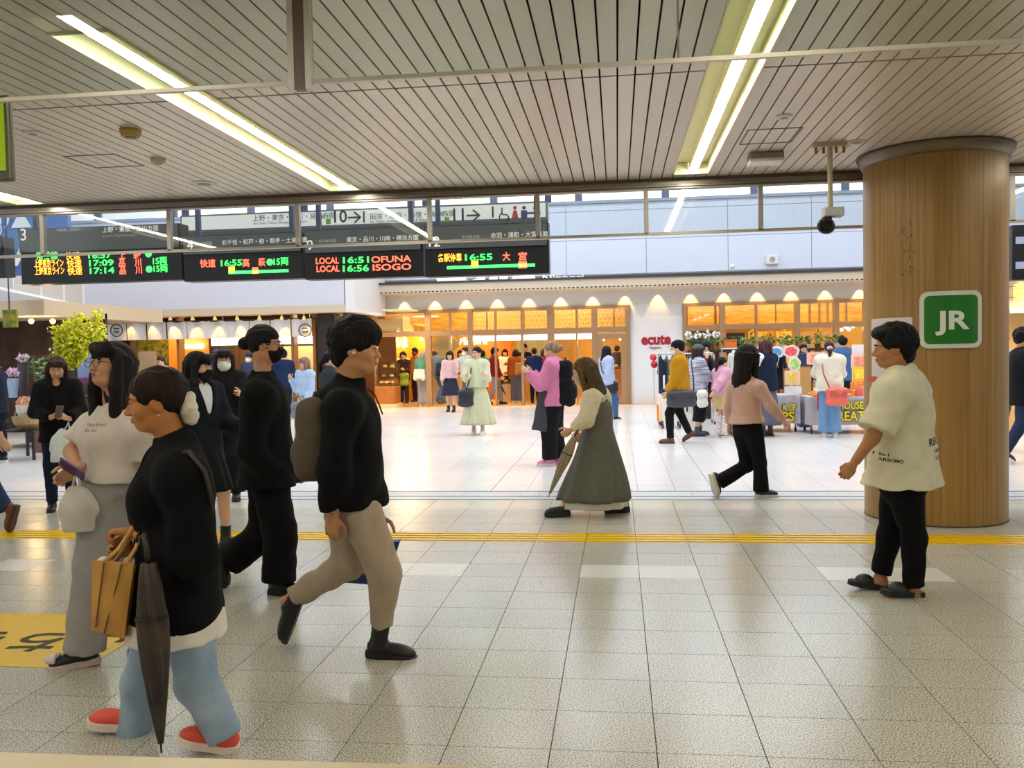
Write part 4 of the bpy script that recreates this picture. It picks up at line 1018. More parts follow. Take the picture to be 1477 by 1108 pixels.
MB().prism([(0, 0), (.62, 0), (.62, .62), (.3, .66), (.06, .3)], (x0, 24.25, .63), YA, ZA, (x1-x0, 0, 0)).build('glass_cover', glass(), wv)
box('tray', x0+.05, x1-.05, 24.35, 24.8, .63, .68, mat((120, 80, 40), .5), wv)
for k in range(9):
    o = MB().ball((x0+.12+(k % 5)*(x1-x0-.24)/4, 24.47+.16*(k//5), .72), ((x1-x0-.24)/8.4, .065, .042), 8, 5).build('croquette', mat(bread[k % 5], .7), None, True); tag(o, 'golden croquette under the glass cover of the food cabinet', 'food', 'croquettes in the food cabinet')

# ---------------- left shops with the cloth banner
YL = 21.6
zl0, zl1 = gy(300, 456, YL)[2], gy(300, 446, YL)[2]; zl2 = gy(300, 398, YL)[2]+1.2
xl1 = FX(505, YL)
wl = struct(box('wall_left_shops', -17, xl1, YL-.3, YW, zl1, zl2, mat((204, 204, 214), .6)))
MB().box(-17, xl1, YL-.34, YL+.2, zl0, zl1).build('soffit_band', mat((206, 186, 156), .6), wl)
box('end_pier', xl1-.02, xl1+.25, YL-.3, YW, zl0, zl2, mat((222, 220, 220), .6), wl)
struct(box('wall_left_shops_back', -17, xl1, 26.2, 26.3, 0, 4, mat((120, 78, 40), .7)))
struct(box('ceiling_left_shops', -17, xl1, YL, 26.2, zl0+.12, zl0+.2, mat((70, 46, 28), .7)))
bn = thing('cloth_banner', (FX(300, YL), YL-.1, 2), 'long white cloth banner with round crests over the left shop', 'banner')
x0, x1 = FX(157, YL), FX(453, YL); zt, zb = gy(300, 463.5, YL)[2], gy(300, 488.5, YL)[2]
n = 10
for k in range(n):
    a, b = x0+(x1-x0)*k/n+.01, x0+(x1-x0)*(k+1)/n-.01
    rings = [[(a+(b-a)*u, YL-.1+.025*math.sin(u*9+k)+d, z) for u in np.linspace(0, 1, 12)]+[(a+(b-a)*u, YL-.1+.025*math.sin(u*9+k)+d+.006, z) for u in np.linspace(1, 0, 12)] for z, d in ((zb, .02), (zt, 0))]
    MB().loft(rings).build('cloth_strip', cloth((226, 222, 218), .04), bn)
MB().tube([(x0-.1, YL-.09, zt), (x1+.1, YL-.09, zt)], .02, 8).build('rod', mat((60, 40, 26), .5), bn)
for x_ in np.linspace(x0, x1, 6): MB().tube([(x_, YL-.09, zt), (x_, YL-.09, zl0)], .006, 5).build('cord', mat((60, 40, 26), .5), bn)
for px in (168, 440):
    c = gy(px, 476.5, YL-.16); MB().tube([c+V(.16*math.cos(t), 0, .16*math.sin(t)) for t in np.linspace(0, 2*PI, 21)], .014, 6, False).tube([c+V(-.07, 0, .05), c+V(.07, 0, .05)], .018, 6).tube([c+V(-.07, 0, -.04), c+V(.07, 0, -.04)], .018, 6).build('crest', mat((40, 36, 34), .7), bn)
for k in range(9):
    x = FX(192+k*31.7, YL); zz = gy(192+k*31.7, 461, YL)[2]
    t = thing('spot_lamp', (x, YL-.3, zz), 'small warm spot lamp shining on the cloth banner', 'lamp', 'spot lamps above the banner')
    MB().lathe((x, YL-.3, zz-.03), [(.008, zl0-zz+.03), (.008, .12), (.03, .1), (.05, .03), (.055, 0), (.045, -.002)], 12).build('shade', mat((240, 200, 120), .4), t)
    l = bpy.data.lights.new('bulb', 'SPOT'); l.energy = 11; l.color = (1, .56, .14); l.spot_size = math.radians(60); l.spot_blend = .6; l.shadow_soft_size = .02
    o = bpy.data.objects.new('bulb', l); col.objects.link(o); o.location = (x, YL-.3, zz-.05); o.rotation_euler = (math.radians(28), 0, 0); attach(o, t)
# lit white signboard under the banner, menu wall, posts
lb = thing('lit_signboard', (FX(385, YL+1), YL+1, 2.1), 'glowing white strip sign under the cloth banner', 'sign')
x0, x1 = FX(306, YL+1), FX(462, YL+1); zb, zt = gy(400, 496.5, YL+1)[2], gy(400, 486, YL+1)[2]
box('face', x0, x1, YL+.95, YL+1.05, zb, zt, emis((255, 244, 214), 2.6), lb); box('edge', x0-.04, x1+.04, YL+.97, YL+1.1, zb-.06, zb, mat((120, 90, 60), .5), lb)
for x_ in (x0+.3, x1-.3): box('hanger', x_, x_+.03, YL+.98, YL+1.02, zt, zl0+.13, mat((60, 44, 30), .5), lb)
for px0, px1, c, z in ((462, 484, (46, 32, 24), 3.2), (153, 159, (28, 22, 20), 3.2), (191, 194, (60, 40, 26), 3.0), (424, 428, (150, 96, 46), 2.4), (455, 459, (150, 96, 46), 2.4), (260, 264, (190, 120, 50), 2.6), (486, 490, (120, 78, 40), 3), (500, 506, (60, 44, 34), 3.2)):
    o = box('shop_post', FX(px0, YL+.3), FX(px1, YL+.3), YL+.1, YL+.4, 0, zl0-.005, wood('post_%d' % px0, tuple(int(v*.85) for v in c), c), None); tag(o, {462: 'broad black-brown post right of the cloth banner', 153: 'dark post left of the cloth banner', 191: 'slim dark post beside the beige screen', 424: 'slim light post beside the cream menu wall', 455: 'light post at the end of the glowing strip sign', 260: 'orange-brown post beside the orange partition', 486: 'brown post between the broad dark post and the katsu shop', 500: 'dark post at the corner of the katsu shop'}[px0], 'post')
def panel(name, label, px0, px1, py0, py1, Y, m, cat='panel', d=.08):
    o = box(name, FX(px0, Y), FX(px1, Y), Y, Y+d, max(0, gy((px0+px1)/2, py1, Y)[2]), gy((px0+px1)/2, py0, Y)[2], m); return tag(o, label, cat)
panel('menu_wall', 'cream wall panel with framed doors under the lit sign', 405, 462, 497, 640, 23.4, mat((236, 212, 164), .6))
panel('beige_screen', 'beige free-standing screen under the banner', 199, 223, 507, 640, YL-.2, mat((196, 166, 130), .6), 'screen')
panel('planted_wall', 'leafy patterned wall behind the beige screen', 194, 242, 489, 640, 24.2, mat((168, 150, 40), .7, c2=(60, 56, 20), vs=9))
panel('orange_partition', 'orange partition beside the planted wall', 243, 262, 489, 640, 24, mat((222, 136, 50), .6))
panel('glowing_menu', 'glowing menu board above the left shop till', 263, 292, 496, 503, 23.8, emis((255, 226, 150), 3), 'sign', .12)
panel('menu_backing', 'amber wall behind the glowing menu board', 262, 300, 489, 640, 23.9, mat((226, 160, 80), .6))
panel('slatted_wall', 'dark slatted wall behind the capped shopper', 318, 405, 500, 640, 24, wood('slat_brown', (44, 30, 22), (110, 74, 44), (14, 1, .2)))
panel('back_shelf', 'amber back wall behind the suited woman', 490, 540, 460, 640, 27.2, mat((228, 166, 66), .6, var=.1, vs=6))
for k, (x, e) in enumerate(((-12.5, 35), (-10, 42), (-8, 42), (-5.8, 40))):
    t = thing('ceiling_panel_lamp', (x, 23.2, zl0+.1), 'warm panel lamp in the ceiling of the left shops', 'lamp', 'panel lamps in the left shops')
    box('casing', x-.4, x+.4, 22.8, 23.6, zl0+.08, zl0+.12, mat((245, 225, 180), .5), t); l = area('panel_light', (x, 23.2, zl0+.06), (.7, .7), e, (1, .74, .4)); attach(l, t)
cs = thing('sweets_stand', V(*gy(420, 560, 22.7)[:2], 0), 'white framed display stand with small colourful packets', 'stand')
q = gy(420, 560, 22.7); x0 = q[0]-.22
for k in range(4): box('shelf', x0, x0+.55, q[1], q[1]+.3, .25+k*.3, .27+k*.3, mat((240, 236, 230), .5), cs)
for a in (x0, x0+.53): box('upright', a, a+.03, q[1], q[1]+.3, 0, 1.3, mat((70, 50, 40), .5), cs)
for k in range(12): 
    o = box('sweet_packet', x0+.05+(k % 3)*.17, x0+.17+(k % 3)*.17, q[1]+.05, q[1]+.15, .27+(k//3)*.3, .42+(k//3)*.3, mat([(214, 70, 60), (240, 170, 60), (250, 240, 220), (180, 60, 90)][k*7 % 4], .5)); tag(o, 'small bright packet on the white display stand', 'packet', 'packets on the display stand')
# bulkhead on the far left running towards the viewer, with framed panels
xb_ = -11.6
bl = struct(empty('trim_3', (xb_, 16, 3)))
pA, pB = gy(0, 424, 14.2), gy(122, 436, 19.6)
z0A, z1A = pA[2], gy(0, 398, 14.2)[2]
aa, bb = V(pA[0], pA[1], 0), V(pB[0], pB[1], 0); dd = nrm(bb-aa); ln = np.linalg.norm(bb-aa); nv_ = V(dd[1], -dd[0], 0)
zbm = (pA[2]+pB[2])/2
MB().obox(lerp(aa, bb, .2)-nv_*.1+ZA*(zbm+.4), (dd, nv_, ZA), (ln*1.6, .12, .8)).build('bulkhead', mat((190, 184, 178), .6), bl)
for k in range(6):
    c = lerp(aa, bb, -.45+k*.29)-nv_*.03; MB().obox(c+ZA*(zbm+.4), (dd, nv_, ZA), (.035, .05, .8)).build('frame_bar', mat((240, 240, 238), .5), bl)
MB().obox(lerp(aa, bb, .2)-nv_*.03+ZA*zbm, (dd, nv_, ZA), (ln*1.6, .07, .05)).build('frame_bar', mat((240, 240, 238), .5), bl)
# blue information wall high on the left
bw = thing('blue_wall_sign', gy(40, 400, 13.6), 'blue wall sign with white arrow and bracketed lettering', 'sign')
x0, x1 = gy(-60, 340, 13.6)[0], gy(98, 340, 13.6)[0]; z0, z1 = gy(40, 397, 13.6)[2], gy(40, 290, 13.6)[2]
box('board', x0, x1, 13.6, 13.7, z0, z1+.6, mat((60, 104, 178), .5, c2=(96, 130, 186), vs=.8), bw)
MB().prism([(-.02, 0), (.1, 0), (.36, .42), (.22, .42)], gy(17, 384, 13.58), XA, ZA, (0, .015, 0)).build('arrow', mat((236, 240, 246), .5), bw)
MB().prism([(0, 0), (.36, .0), (.18, .3)], gy(16, 329, 13.58), XA, ZA, (0, .015, 0)).build('arrow', mat((226, 232, 240), .5), bw)
text('letters', '口)', gy(-20, 322, 13.58), XA, ZA, .28, mat((214, 224, 240), .5), bw, .01, off=.02); text('letters', 'on)', gy(-18, 336, 13.58), XA, ZA, .16, mat((214, 224, 240), .5), bw, off=.02)
# shop at the far right, seen past the column
rs = struct(box('wall_right_shop', gy(1452, 450, 16)[0], gy(1700, 450, 16)[0], 16, 16.2, 0, 2.75, mat((236, 186, 110), .6)))
box('fascia', gy(1449, 420, 15.6)[0], gy(1700, 420, 15.6)[0], 15.6, 15.9, gy(1470, 448, 15.6)[2], gy(1470, 404, 15.6)[2], mat((150, 150, 152), .5), rs)
box('shelf_edge', gy(1449, 420, 15.5)[0], gy(1700, 420, 15.5)[0], 15.3, 15.6, gy(1470, 452, 15.5)[2], gy(1470, 446, 15.5)[2], mat((190, 190, 196), .5), rs)
box('post', gy(1449, 420, 15.6)[0], gy(1452, 420, 15.6)[0], 15.6, 15.7, 0, gy(1470, 448, 15.6)[2], mat((54, 44, 36), .5), rs)
lt = thing('lantern', gy(1472, 420, 15.3), 'glowing amber box lantern beside the wooden column', 'lantern')
c = gy(1474, 421, 15.3); MB().box(c[0]-.09, c[0]+.13, 15.2, 15.42, c[2]-.14, c[2]+.14).build('shade', emis((255, 190, 70), 3.2), lt, bevel=.02)
for k in range(4): MB().box(c[0]-.095, c[0]+.135, 15.19, 15.43, c[2]-.13+k*.085, c[2]-.12+k*.085).build('band', mat((120, 80, 30), .6), lt)
MB().box(c[0]-.3, c[0]-.06, 15.3, 15.34, c[2]+.08, c[2]+.1).box(c[0]-.3, c[0]-.06, 15.3, 15.34, c[2]-.1, c[2]-.08).build('bracket', mat((130, 120, 100), .5), lt)
l = bpy.data.lights.new('glow', 'POINT'); l.energy = 30; l.color = (1, .7, .35); l.shadow_soft_size = .1; o = bpy.data.objects.new('glow', l); col.objects.link(o); o.location = (c[0]+.3, 15.0, 2.2); attach(o, lt)
rb = thing('departure_board', gy(1469, 380, 12), 'black departure board edge beside the wooden column', 'departure board')
q = gy(1460, 400, 12); x0 = q[0]; box('casing', x0, x0+1.6, 12, 12.25, gy(1460, 404, 12)[2], gy(1460, 325, 12)[2], mat((16, 16, 17), .4), rb)
for k in range(2): box('screen_line', x0+.04, x0+.2, 11.985, 12, gy(1465, 352+k*36, 12)[2], gy(1465, 342+k*36, 12)[2], mat((150, 160, 180), .4, emit=.3), rb)
rp = thing('wall_door', gy(1455, 380, 17), 'pale framed panel door high beside the column', 'door'); q0 = gy(1447, 400, 18)
box('leaf', q0[0], gy(1456, 400, 18)[0], 18, 18.1, gy(1450, 398, 18)[2], gy(1450, 325, 18)[2], mat((186, 190, 206), .5), rp)

# ---------------- departure boards and direction sign
YD = 11.4
LEDG, LEDR, LEDO = emis((60, 255, 90), 2.0), emis((255, 92, 66), 2.2), emis((255, 160, 50), 2.2)
M_blk = mat((10, 10, 11), .35)
def board(px0, px1, pyt, pym, pyb, label, rows, hdr, Y=YD, hc=(64, 66, 66)):
    x0, x1 = FX(px0, Y, 370), FX(px1, Y, 370); pm = (px0+px1)/2; zt, zm, zb = (gy(pm, p, Y)[2] for p in (pyt, pym, pyb))
    t = thing('departure_board', ((x0+x1)/2, Y, zb), label, 'departure board', 'row of hanging departure boards')
    MB().prism([(0, zb-.0), (.22, zb), (.22, zt), (-.04, zt), (-.0, zm)], (x0, Y, 0), YA, ZA, (x1-x0, 0, 0)).build('casing', M_blk, t)
    box('header', x0+.02, x1-.02, Y-.05, Y-.03, zm+.01, zt-.01, mat(hc, .5, emit=.35), t)  # switched-off header and its lettering get a glow to lift their tone
    for s_, px, py, h, c in hdr: text('header_text', s_, gy(px, py, Y-.052), XA, ZA, h, mat(c, .6, emit=.5), t, off=.002)
    for s_, px, py, h, m_, w in rows: text('led_text', s_, gy(px, py, Y-.012), XA, ZA, h, m_, t, .012, w=w and FX(px+w, Y)-FX(px, Y), off=.006)
    for px in (px0+18, px1-18):
        x = FX(px, Y, 370); box('hanger', x-.03, x+.03, Y+.06, Y+.12, zt, 8.3, mat((58, 70, 100), .5), t)
    return t, Y
wht, gry = (214, 212, 200), (150, 150, 142)
P1 = lambda s, x, y, m, w: (s, x, y, .085, m, w)
board(30, 262, 327, 362, 407, 'departure board with three green and orange rows, header number 3', [
    P1('常磐線', 53, 374, LEDG, 31), P1('快速', 95, 374, LEDO, 21), P1('16:57', 128, 373, LEDG, 33), P1('上', 172, 373, LEDR, 9), P1('野', 193, 372, LEDR, 10), P1('●', 210, 371, LEDG, 9),
    P1('上野東京ライン', 50, 385, LEDO, 42), P1('快速', 97, 385, LEDO, 21), P1('17:09', 129, 384, LEDG, 35), P1('品', 172, 384, LEDR, 9), P1('川', 195, 383, LEDR, 9), P1('15両', 221, 381, LEDG, 20),
    P1('上野東京ライン', 51, 396, LEDO, 42), P1('快速', 98, 396, LEDO, 21), P1('17:14', 130, 395, LEDG, 35), P1('品', 173, 395, LEDR, 9), P1('川', 196, 394, LEDR, 9), P1('●', 211, 393, LEDG, 9), P1('15両', 222, 392, LEDG, 20)],
    [('3', 30, 347, .17, wht), ('常磐線(上野東京ライン)', 82, 334, .035, gry), ('上野・東京・品川方面', 148, 335, .06, wht), ('for Ueno, Tokyo & Shinagawa', 148, 342, .03, gry)])
board(265, 437, 338, 366, 404, 'departure board for one train with a green line diagram, header number 4', [
    P1('快速', 289, 385, LEDR, 22), P1('16:55', 319, 384, LEDG, 30), P1('高', 350, 384, LEDR, 10), P1('萩', 373, 383, LEDR, 10), P1('●', 385, 383, LEDG, 9), P1('15両', 395, 382, LEDG, 21), P1('▬▬▬▬▬', 330, 396, LEDG, 86), P1('■', 330, 394, LEDO, 9), P1('■', 364, 395, LEDR, 9)],
    [('4', 270, 361, .14, wht), ('常磐線', 292, 353, .035, gry), ('北千住・松戸・柏・取手・土浦方面', 320, 353, .055, wht)])
board(440, 610, 330, 364, 401, 'departure board listing two local trains, header number 9', [
    P1('LOCAL', 456, 381, LEDR, 33), P1('16:51', 495, 380, LEDG, 37), P1('OFUNA', 536, 379, LEDR, 57), P1('LOCAL', 457, 392.5, LEDR, 33), P1('16:56', 495, 392, LEDG, 37), P1('ISOGO', 538, 390.5, LEDR, 55)],
    [('9', 443, 361, .14, wht), ('京浜東北線', 460, 350, .035, gry), ('東京・品川・川崎・横浜方面', 500, 349, .055, wht)])
board(613, 792, 324, 358, 397, 'departure board for one local train with a red marker, header number 12', [
    P1('各駅停車', 632, 377, LEDO, 34), P1('16:55', 671, 376, LEDG, 39), P1('大', 725, 375, LEDR, 11), P1('宮', 748, 375, LEDR, 12), P1('▬▬▬▬▬▬', 645, 389, LEDG, 126), P1('■', 680, 386, LEDO, 10), P1('■', 748, 387, LEDR, 12)],
    [('12', 619, 356, .14, wht), ('京浜東北線', 666, 344, .035, gry), ('赤羽・浦和・大宮方面', 708, 343, .055, wht)])
b5, _ = board(-190, 6, 345, 365, 402, 'departure board whose dark end shows at the picture edge', [], [])
YS = 13.2
x0, x1 = FX(260, YS, 315), FX(790, YS, 315); zt, zb = gy(520, 300.5, YS)[2], gy(520, 326, YS)[2]
ds = thing('direction_sign', ((x0+x1)/2, YS, zb), 'long grey direction sign with black numbers and arrows above the boards', 'sign')
box('casing', x0, x1, YS, YS+.25, zb, zt, mat((110, 112, 116), .4, .3), ds); box('face', x0+.03, x1-.03, YS-.012, YS, zb+.03, zt-.03, mat((200, 200, 194), .5, emit=.3), ds); box('lower_edge', x0, x1, YS-.02, YS+.02, zb-.06, zb, mat((70, 74, 82), .5), ds)  # face glow is added to brighten the sign
dk = mat((36, 36, 38), .6)
for s_, px, py, h in (('上野・東京・品川・目黒方面', 365, 318.5, .075), ('for Ueno, Tokyo, Shinagawa & Meguro', 366, 324, .04), ('山手線', 452, 315, .05), ('10', 482, 321, .19), ('田端・池袋・新宿・渋谷方面', 534, 316, .075), ('for Tabata, Ikebukuro, Shinjuku & Shibuya', 534, 321.5, .04), ('山手線', 622, 311.5, .05), ('11', 654, 318, .19)):
    text('lettering', s_, gy(px, py, YS-.014), XA, ZA, h, dk, ds, .012 if h > .1 else .0, off=.002)
for px, py in ((502, 314), (673, 311), (760, 307.5)):
    c = gy(px, py, YS-.016); MB().tube([c, c+V(.2, 0, 0)], .014, 4).tube([c+V(.1, 0, .08), c+V(.2, 0, 0), c+V(.1, 0, -.08)], .014, 4).build('arrow', dk, ds)
for px, py in ((470, 314), (641, 311.5)):
    c = gy(px, py, YS-.014); box('route_mark', c[0], c[0]+.075, YS-.016, YS-.01, c[2]-.1, c[2]-.02, mat((90, 150, 40), .5), ds); text('lettering', 'JY', c+V(.01, 0, 0), XA, ZA, .045, dk, ds, off=.002)
for px in (525, 711): c = gy(px, 318, YS-.014); box('divider', c[0]-.012, c[0]+.012, YS-.018, YS-.01, zb+.05, zt-.05, dk, ds)
for px, c in ((743, (170, 50, 60)), (756, (50, 60, 110))):   # toilet and wheelchair signs
    q = gy(px, 315, YS-.016); MB().ball(q+V(0, 0, .16), (.028, .008, .028), 10, 6).add([q+V(-.05, 0, .0), q+V(.05, 0, 0), q+V(.025 if px == 743 else .045, 0, .12), q+V(-.025 if px == 743 else -.045, 0, .12)], [(0, 1, 2, 3)]).build('pictogram', mat(c, .5), ds)
q = gy(727, 313, YS-.016); MB().tube([q+V(.07*math.cos(t), 0, .07*math.sin(t)) for t in np.linspace(1.8, 6.4, 14)], .008, 4).tube([q+V(-.03, 0, .14), q+V(-.03, 0, .04), q+V(.05, 0, .03), q+V(.09, 0, -.05)], .01, 4).build('pictogram', dk, ds)
for px in (262, 420, 435, 612, 790): x = FX(px, YS, 315); box('hanger', x-.05, x+.05, YS+.1, YS+.16, zt, 8.3, mat((60, 72, 108), .5), ds)
# ================================================================== POP-UP STALLS AND FLOWERS
rg = np.random.RandomState(5)
# rolling table with cream cloth and a clothes rack
def table(name, label, px0, px1, pyb, zt, c, lines, lw=None):
    pa, pb = gz(px0, pyb), gz(px1, pyb); Y = (pa[1]+pb[1])/2; x0, x1 = gy(px0, pyb, Y)[0], gy(px1, pyb, Y)[0]
    t = thing(name, ((x0+x1)/2, Y, 0), label, 'table')
    n = 40; rings = []
    for z, k in ((.16, .03), (zt*.5, .02), (zt-.02, .004), (zt, 0)):
        P = [(x0+(x1-x0)*u, Y+k*math.sin(u*23)-k, z) for u in np.linspace(0, 1, n)]+[(x1+k*math.sin(v*11), Y+.75*v, z) for v in np.linspace(.05, 1, 8)]+[(x1-(x1-x0)*u, Y+.75, z) for u in np.linspace(.1, 1, 10)]+[(x0-k*math.sin(v*11), Y+.75*(1-v), z) for v in np.linspace(.1, .95, 8)]
        rings.append(P)
    MB().loft(rings).build('cloth_cover', cloth(c, .05), t)
    for a in (x0+.06, x1-.06):
        for b in (Y+.1, Y+.65):
            MB().tube([(a, b, .06), (a, b, .2)], .015, 6).build('leg', mat((120, 118, 116), .4, .5), t); MB().lathe((a-.015, b, .045), [(.04, 0), (.045, .015), (.04, .03)], 12, XA).build('caster', mat((50, 48, 48), .6), t)
    for s_, px, py, h, w, al in lines:
        q = gy(px, py, Y-.06); W = gy(px+w, py, Y-.06)[0]-q[0]
        text('printed_letters', s_, q+V(W/2, 0, 0), XA, ZA, h, mat((40, 38, 12), .6), t, .07, w=W+.03, align='c', off=.002); text('printed_letters', s_, q+V(W/2, -.004, 0), XA, ZA, h, mat((240, 218, 30), .6), t, .025, w=W, align='c', off=.004)
    return t, x0, x1, Y
t1, a1, b1, Y1 = table('stall_table', 'cream cloth-covered trolley table under the clothes rack', 952, 986, 619, .64, (232, 222, 204), [])
t2, a2, b2, Y2 = table('stall_table', 'grey cloth table with yellow lettering behind the pink-topped woman', 1048, 1154, 624, .66, (190, 182, 190), [('K UP', 1129, 593, .13, 19, 'l'), ('PS', 1128, 607, .165, 18, 'l')])
t3, a3, b3, Y3 = table('stall_table', 'grey cloth table with yellow lettering and orange goods near the column', 1167, 1330, 626, .64, (190, 182, 190), [('HOUSE P', 1209, 590, .13, 46, 'l'), ('CREATU', 1196, 607, .165, 62, 'l')])
# goods on the tables
gc = [(236, 110, 90), (250, 160, 130), (244, 196, 70), (250, 236, 214), (214, 70, 70), (246, 140, 60)]
taken = []
def spot(x0, x1, y0, y1, s, bad=lambda x, y: False):
    """a free place on a table top"""
    for tr in range(400):
        s_ = s*(1 if tr < 200 else .7); x, y = rg.uniform(x0+s, x1-s), rg.uniform(y0+s, y1-s)
        if not bad(x, y) and all(max(abs(x-a), abs(y-b)) > s_+c+.004 for a, b, c in taken): break
    taken.append((x, y, s_)); return x, y, s_
xr_ = gy(1229, 500, Y3+.62)[0]-.1
for k in range(58):
    x, y, s = spot(a3+.08, b3-.08, Y3+.04, Y3+.7, rg.uniform(.035, .06), lambda x, y: x > xr_ and x < xr_+.6 and y > Y3+.34); ci = rg.randint(6); c = gc[ci]
    o = (MB().ball((x, y, .64+s*.68), (s, s, s*.7), 8, 5) if k % 2 else MB().box(x-s, x+s, y-s*.7, y+s*.7, .64, .64+s*2.8)).build('trinket', mat(c, .5), None, k % 2 == 1)
    tag(o, 'small %s %s heaped on the lettered goods table' % (['coral', 'peach', 'yellow', 'cream', 'red', 'orange'][ci], 'round trinket' if k % 2 else 'boxed trinket'), 'trinket', 'trinkets on the lettered table')
for k in range(24):
    x, y, s = spot(a2+.1, b2-.1, Y2+.06, Y2+.7, rg.uniform(.04, .058), lambda x, y: x > b2-.42)
    o = MB().box(x-s, x+s, y-s*.6, y+s*.6, .66, .66+s*rg.uniform(1, 3.2)).build('boxed_toy', mat([(250, 240, 230), (214, 60, 60), (240, 200, 120), (240, 236, 240)][bi := rg.randint(4)], .5), None); tag(o, 'small %s boxed toy on the lettered cloth table' % ['ivory', 'red', 'sand', 'white'][bi], 'toy', 'boxed toys on the lettered table')
# signs on stands
def sign(name, label, px, py, Y, w, h, c, shape='rect', c2=None, txt=None, base=None):
    base = (.66 if Y2 <= Y <= Y2+.76 and px < 1160 else .64) if base is None else base
    q = gy(px, py, Y); q[2] = max(q[2], base+h/2); t = thing(name, (q[0], Y, base), label, 'sign')
    if shape == 'oval': poly = [(w/2*math.cos(a)*(1+.06*math.sin(6*a)), h/2*math.sin(a)*(1+.06*math.sin(6*a))) for a in np.linspace(0, 2*PI, 30, endpoint=False)]
    else: poly = rrect(w, h, .02)
    MB().prism(poly, q, XA, ZA, (0, .012, 0)).build('card', mat(c, .6), t)
    if c2: MB().prism([(x*.7, y*.66) for x, y in poly], q+V(0, -.004, 0), XA, ZA, (0, .004, 0)).build('print', mat(c2, .6, c2=tuple(min(255, v+70) for v in c2), vs=26), t)
    if q[2]-h/2 > base: MB().tube([(q[0], Y+.02, base), (q[0], Y+.02, q[2])], .008, 6).build('stem', mat((200, 200, 200), .4), t)
    if txt: text('lettering', txt, q+V(0, -.01, -.04), XA, ZA, .06, mat((90, 60, 40), .6), t, align='c')
sign('speech_sign', 'white scalloped sign with a blue blob on the stall', 1119, 508, Y2+.5, .31, .22, (240, 240, 245), 'oval', (70, 130, 190))
sign('speech_sign', 'pink scalloped sign with red blobs on the stall', 1141, 507, Y2+.45, .3, .24, (250, 220, 216), 'oval', (220, 60, 60))
sign('speech_sign', 'white scalloped sign with green shapes on the stall', 1146, 525, Y2+.3, .22, .28, (236, 240, 220), 'oval', (150, 200, 90))
sign('picture_card', 'square card with yellow picture on the stall', 1143, 545, Y2+.2, .27, .26, (246, 214, 190), 'rect', (240, 176, 60))
sign('white_notice', 'white slanted notice on the table edge', 1144, 563, Y2+.06, .3, .14, (238, 238, 242), 'rect', None)
sign('price_board', 'coral board with rows of dots on the goods table', 1183, 517, Y3+.55, .46, .22, (250, 196, 172), 'rect', (240, 116, 90))
sign('price_board', 'coral dotted board on the white rack by the column', 1242, 521, Y3+.5, .34, .24, (250, 206, 190), 'rect', (240, 116, 90))
sign('price_board', 'bright yellow board on the white rack by the column', 1241, 540, Y3+.45, .27, .26, (250, 206, 40), 'rect', (252, 190, 30))
sign('price_board', 'orange card below the yellow board', 1237, 556, Y3+.4, .24, .14, (250, 160, 80), 'rect', (240, 120, 50))
wr = thing('white_rack', (gy(1243, 500, Y3+.62)[0], Y3+.62, .64), 'white upright display board carrying the price boards', 'rack')
q0, q1 = gy(1229, 500, Y3+.62), gy(1262, 500, Y3+.62); box('board', q0[0], q1[0], Y3+.6, Y3+.64, .64, gy(1240, 497, Y3+.6)[2], mat((236, 232, 234), .5), wr); box('foot', q0[0], q1[0], Y3+.52, Y3+.72, .64, .66, mat((220, 220, 220), .5), wr)
rt = thing('red_tag', gy(1183, 582, Y3-.05), 'red tag with white dots hung on the lettered cloth', 'tag'); q = gy(1179, 592, Y3-.06); box('card', q[0], q[0]+.12, Y3-.075, Y3-.065, q[2], q[2]+.3, mat((206, 20, 44), .6), rt)
for k in range(2): MB().lathe((q[0]+.06, Y3-.075, q[2]+.09+k*.12), [(.025, 0), (.02, .003)], 10, (0, -1, 0)).build('dot', mat((240, 210, 210), .5), rt)
cb = thing('storage_bin', V(*gy(1161, 600, Y2+.98)[:2], 0), 'tan and navy upright bin between the two lettered tables', 'bin'); q = V(*gy(1161, 600, Y2+.98)[:2], 0)
MB().box(q[0]-.09, q[0]+.1, q[1], q[1]+.3, 0, .35).build('base', mat((30, 46, 92), .6), cb); MB().box(q[0]-.11, q[0]+.12, q[1], q[1]+.3, .35, 1.15).build('body', mat((206, 160, 96), .6), cb); MB().box(q[0]-.16, q[0]+.16, q[1]-.03, q[1]+.33, 1.15, 1.4).build('lid', mat((26, 54, 96), .6), cb, bevel=.02)
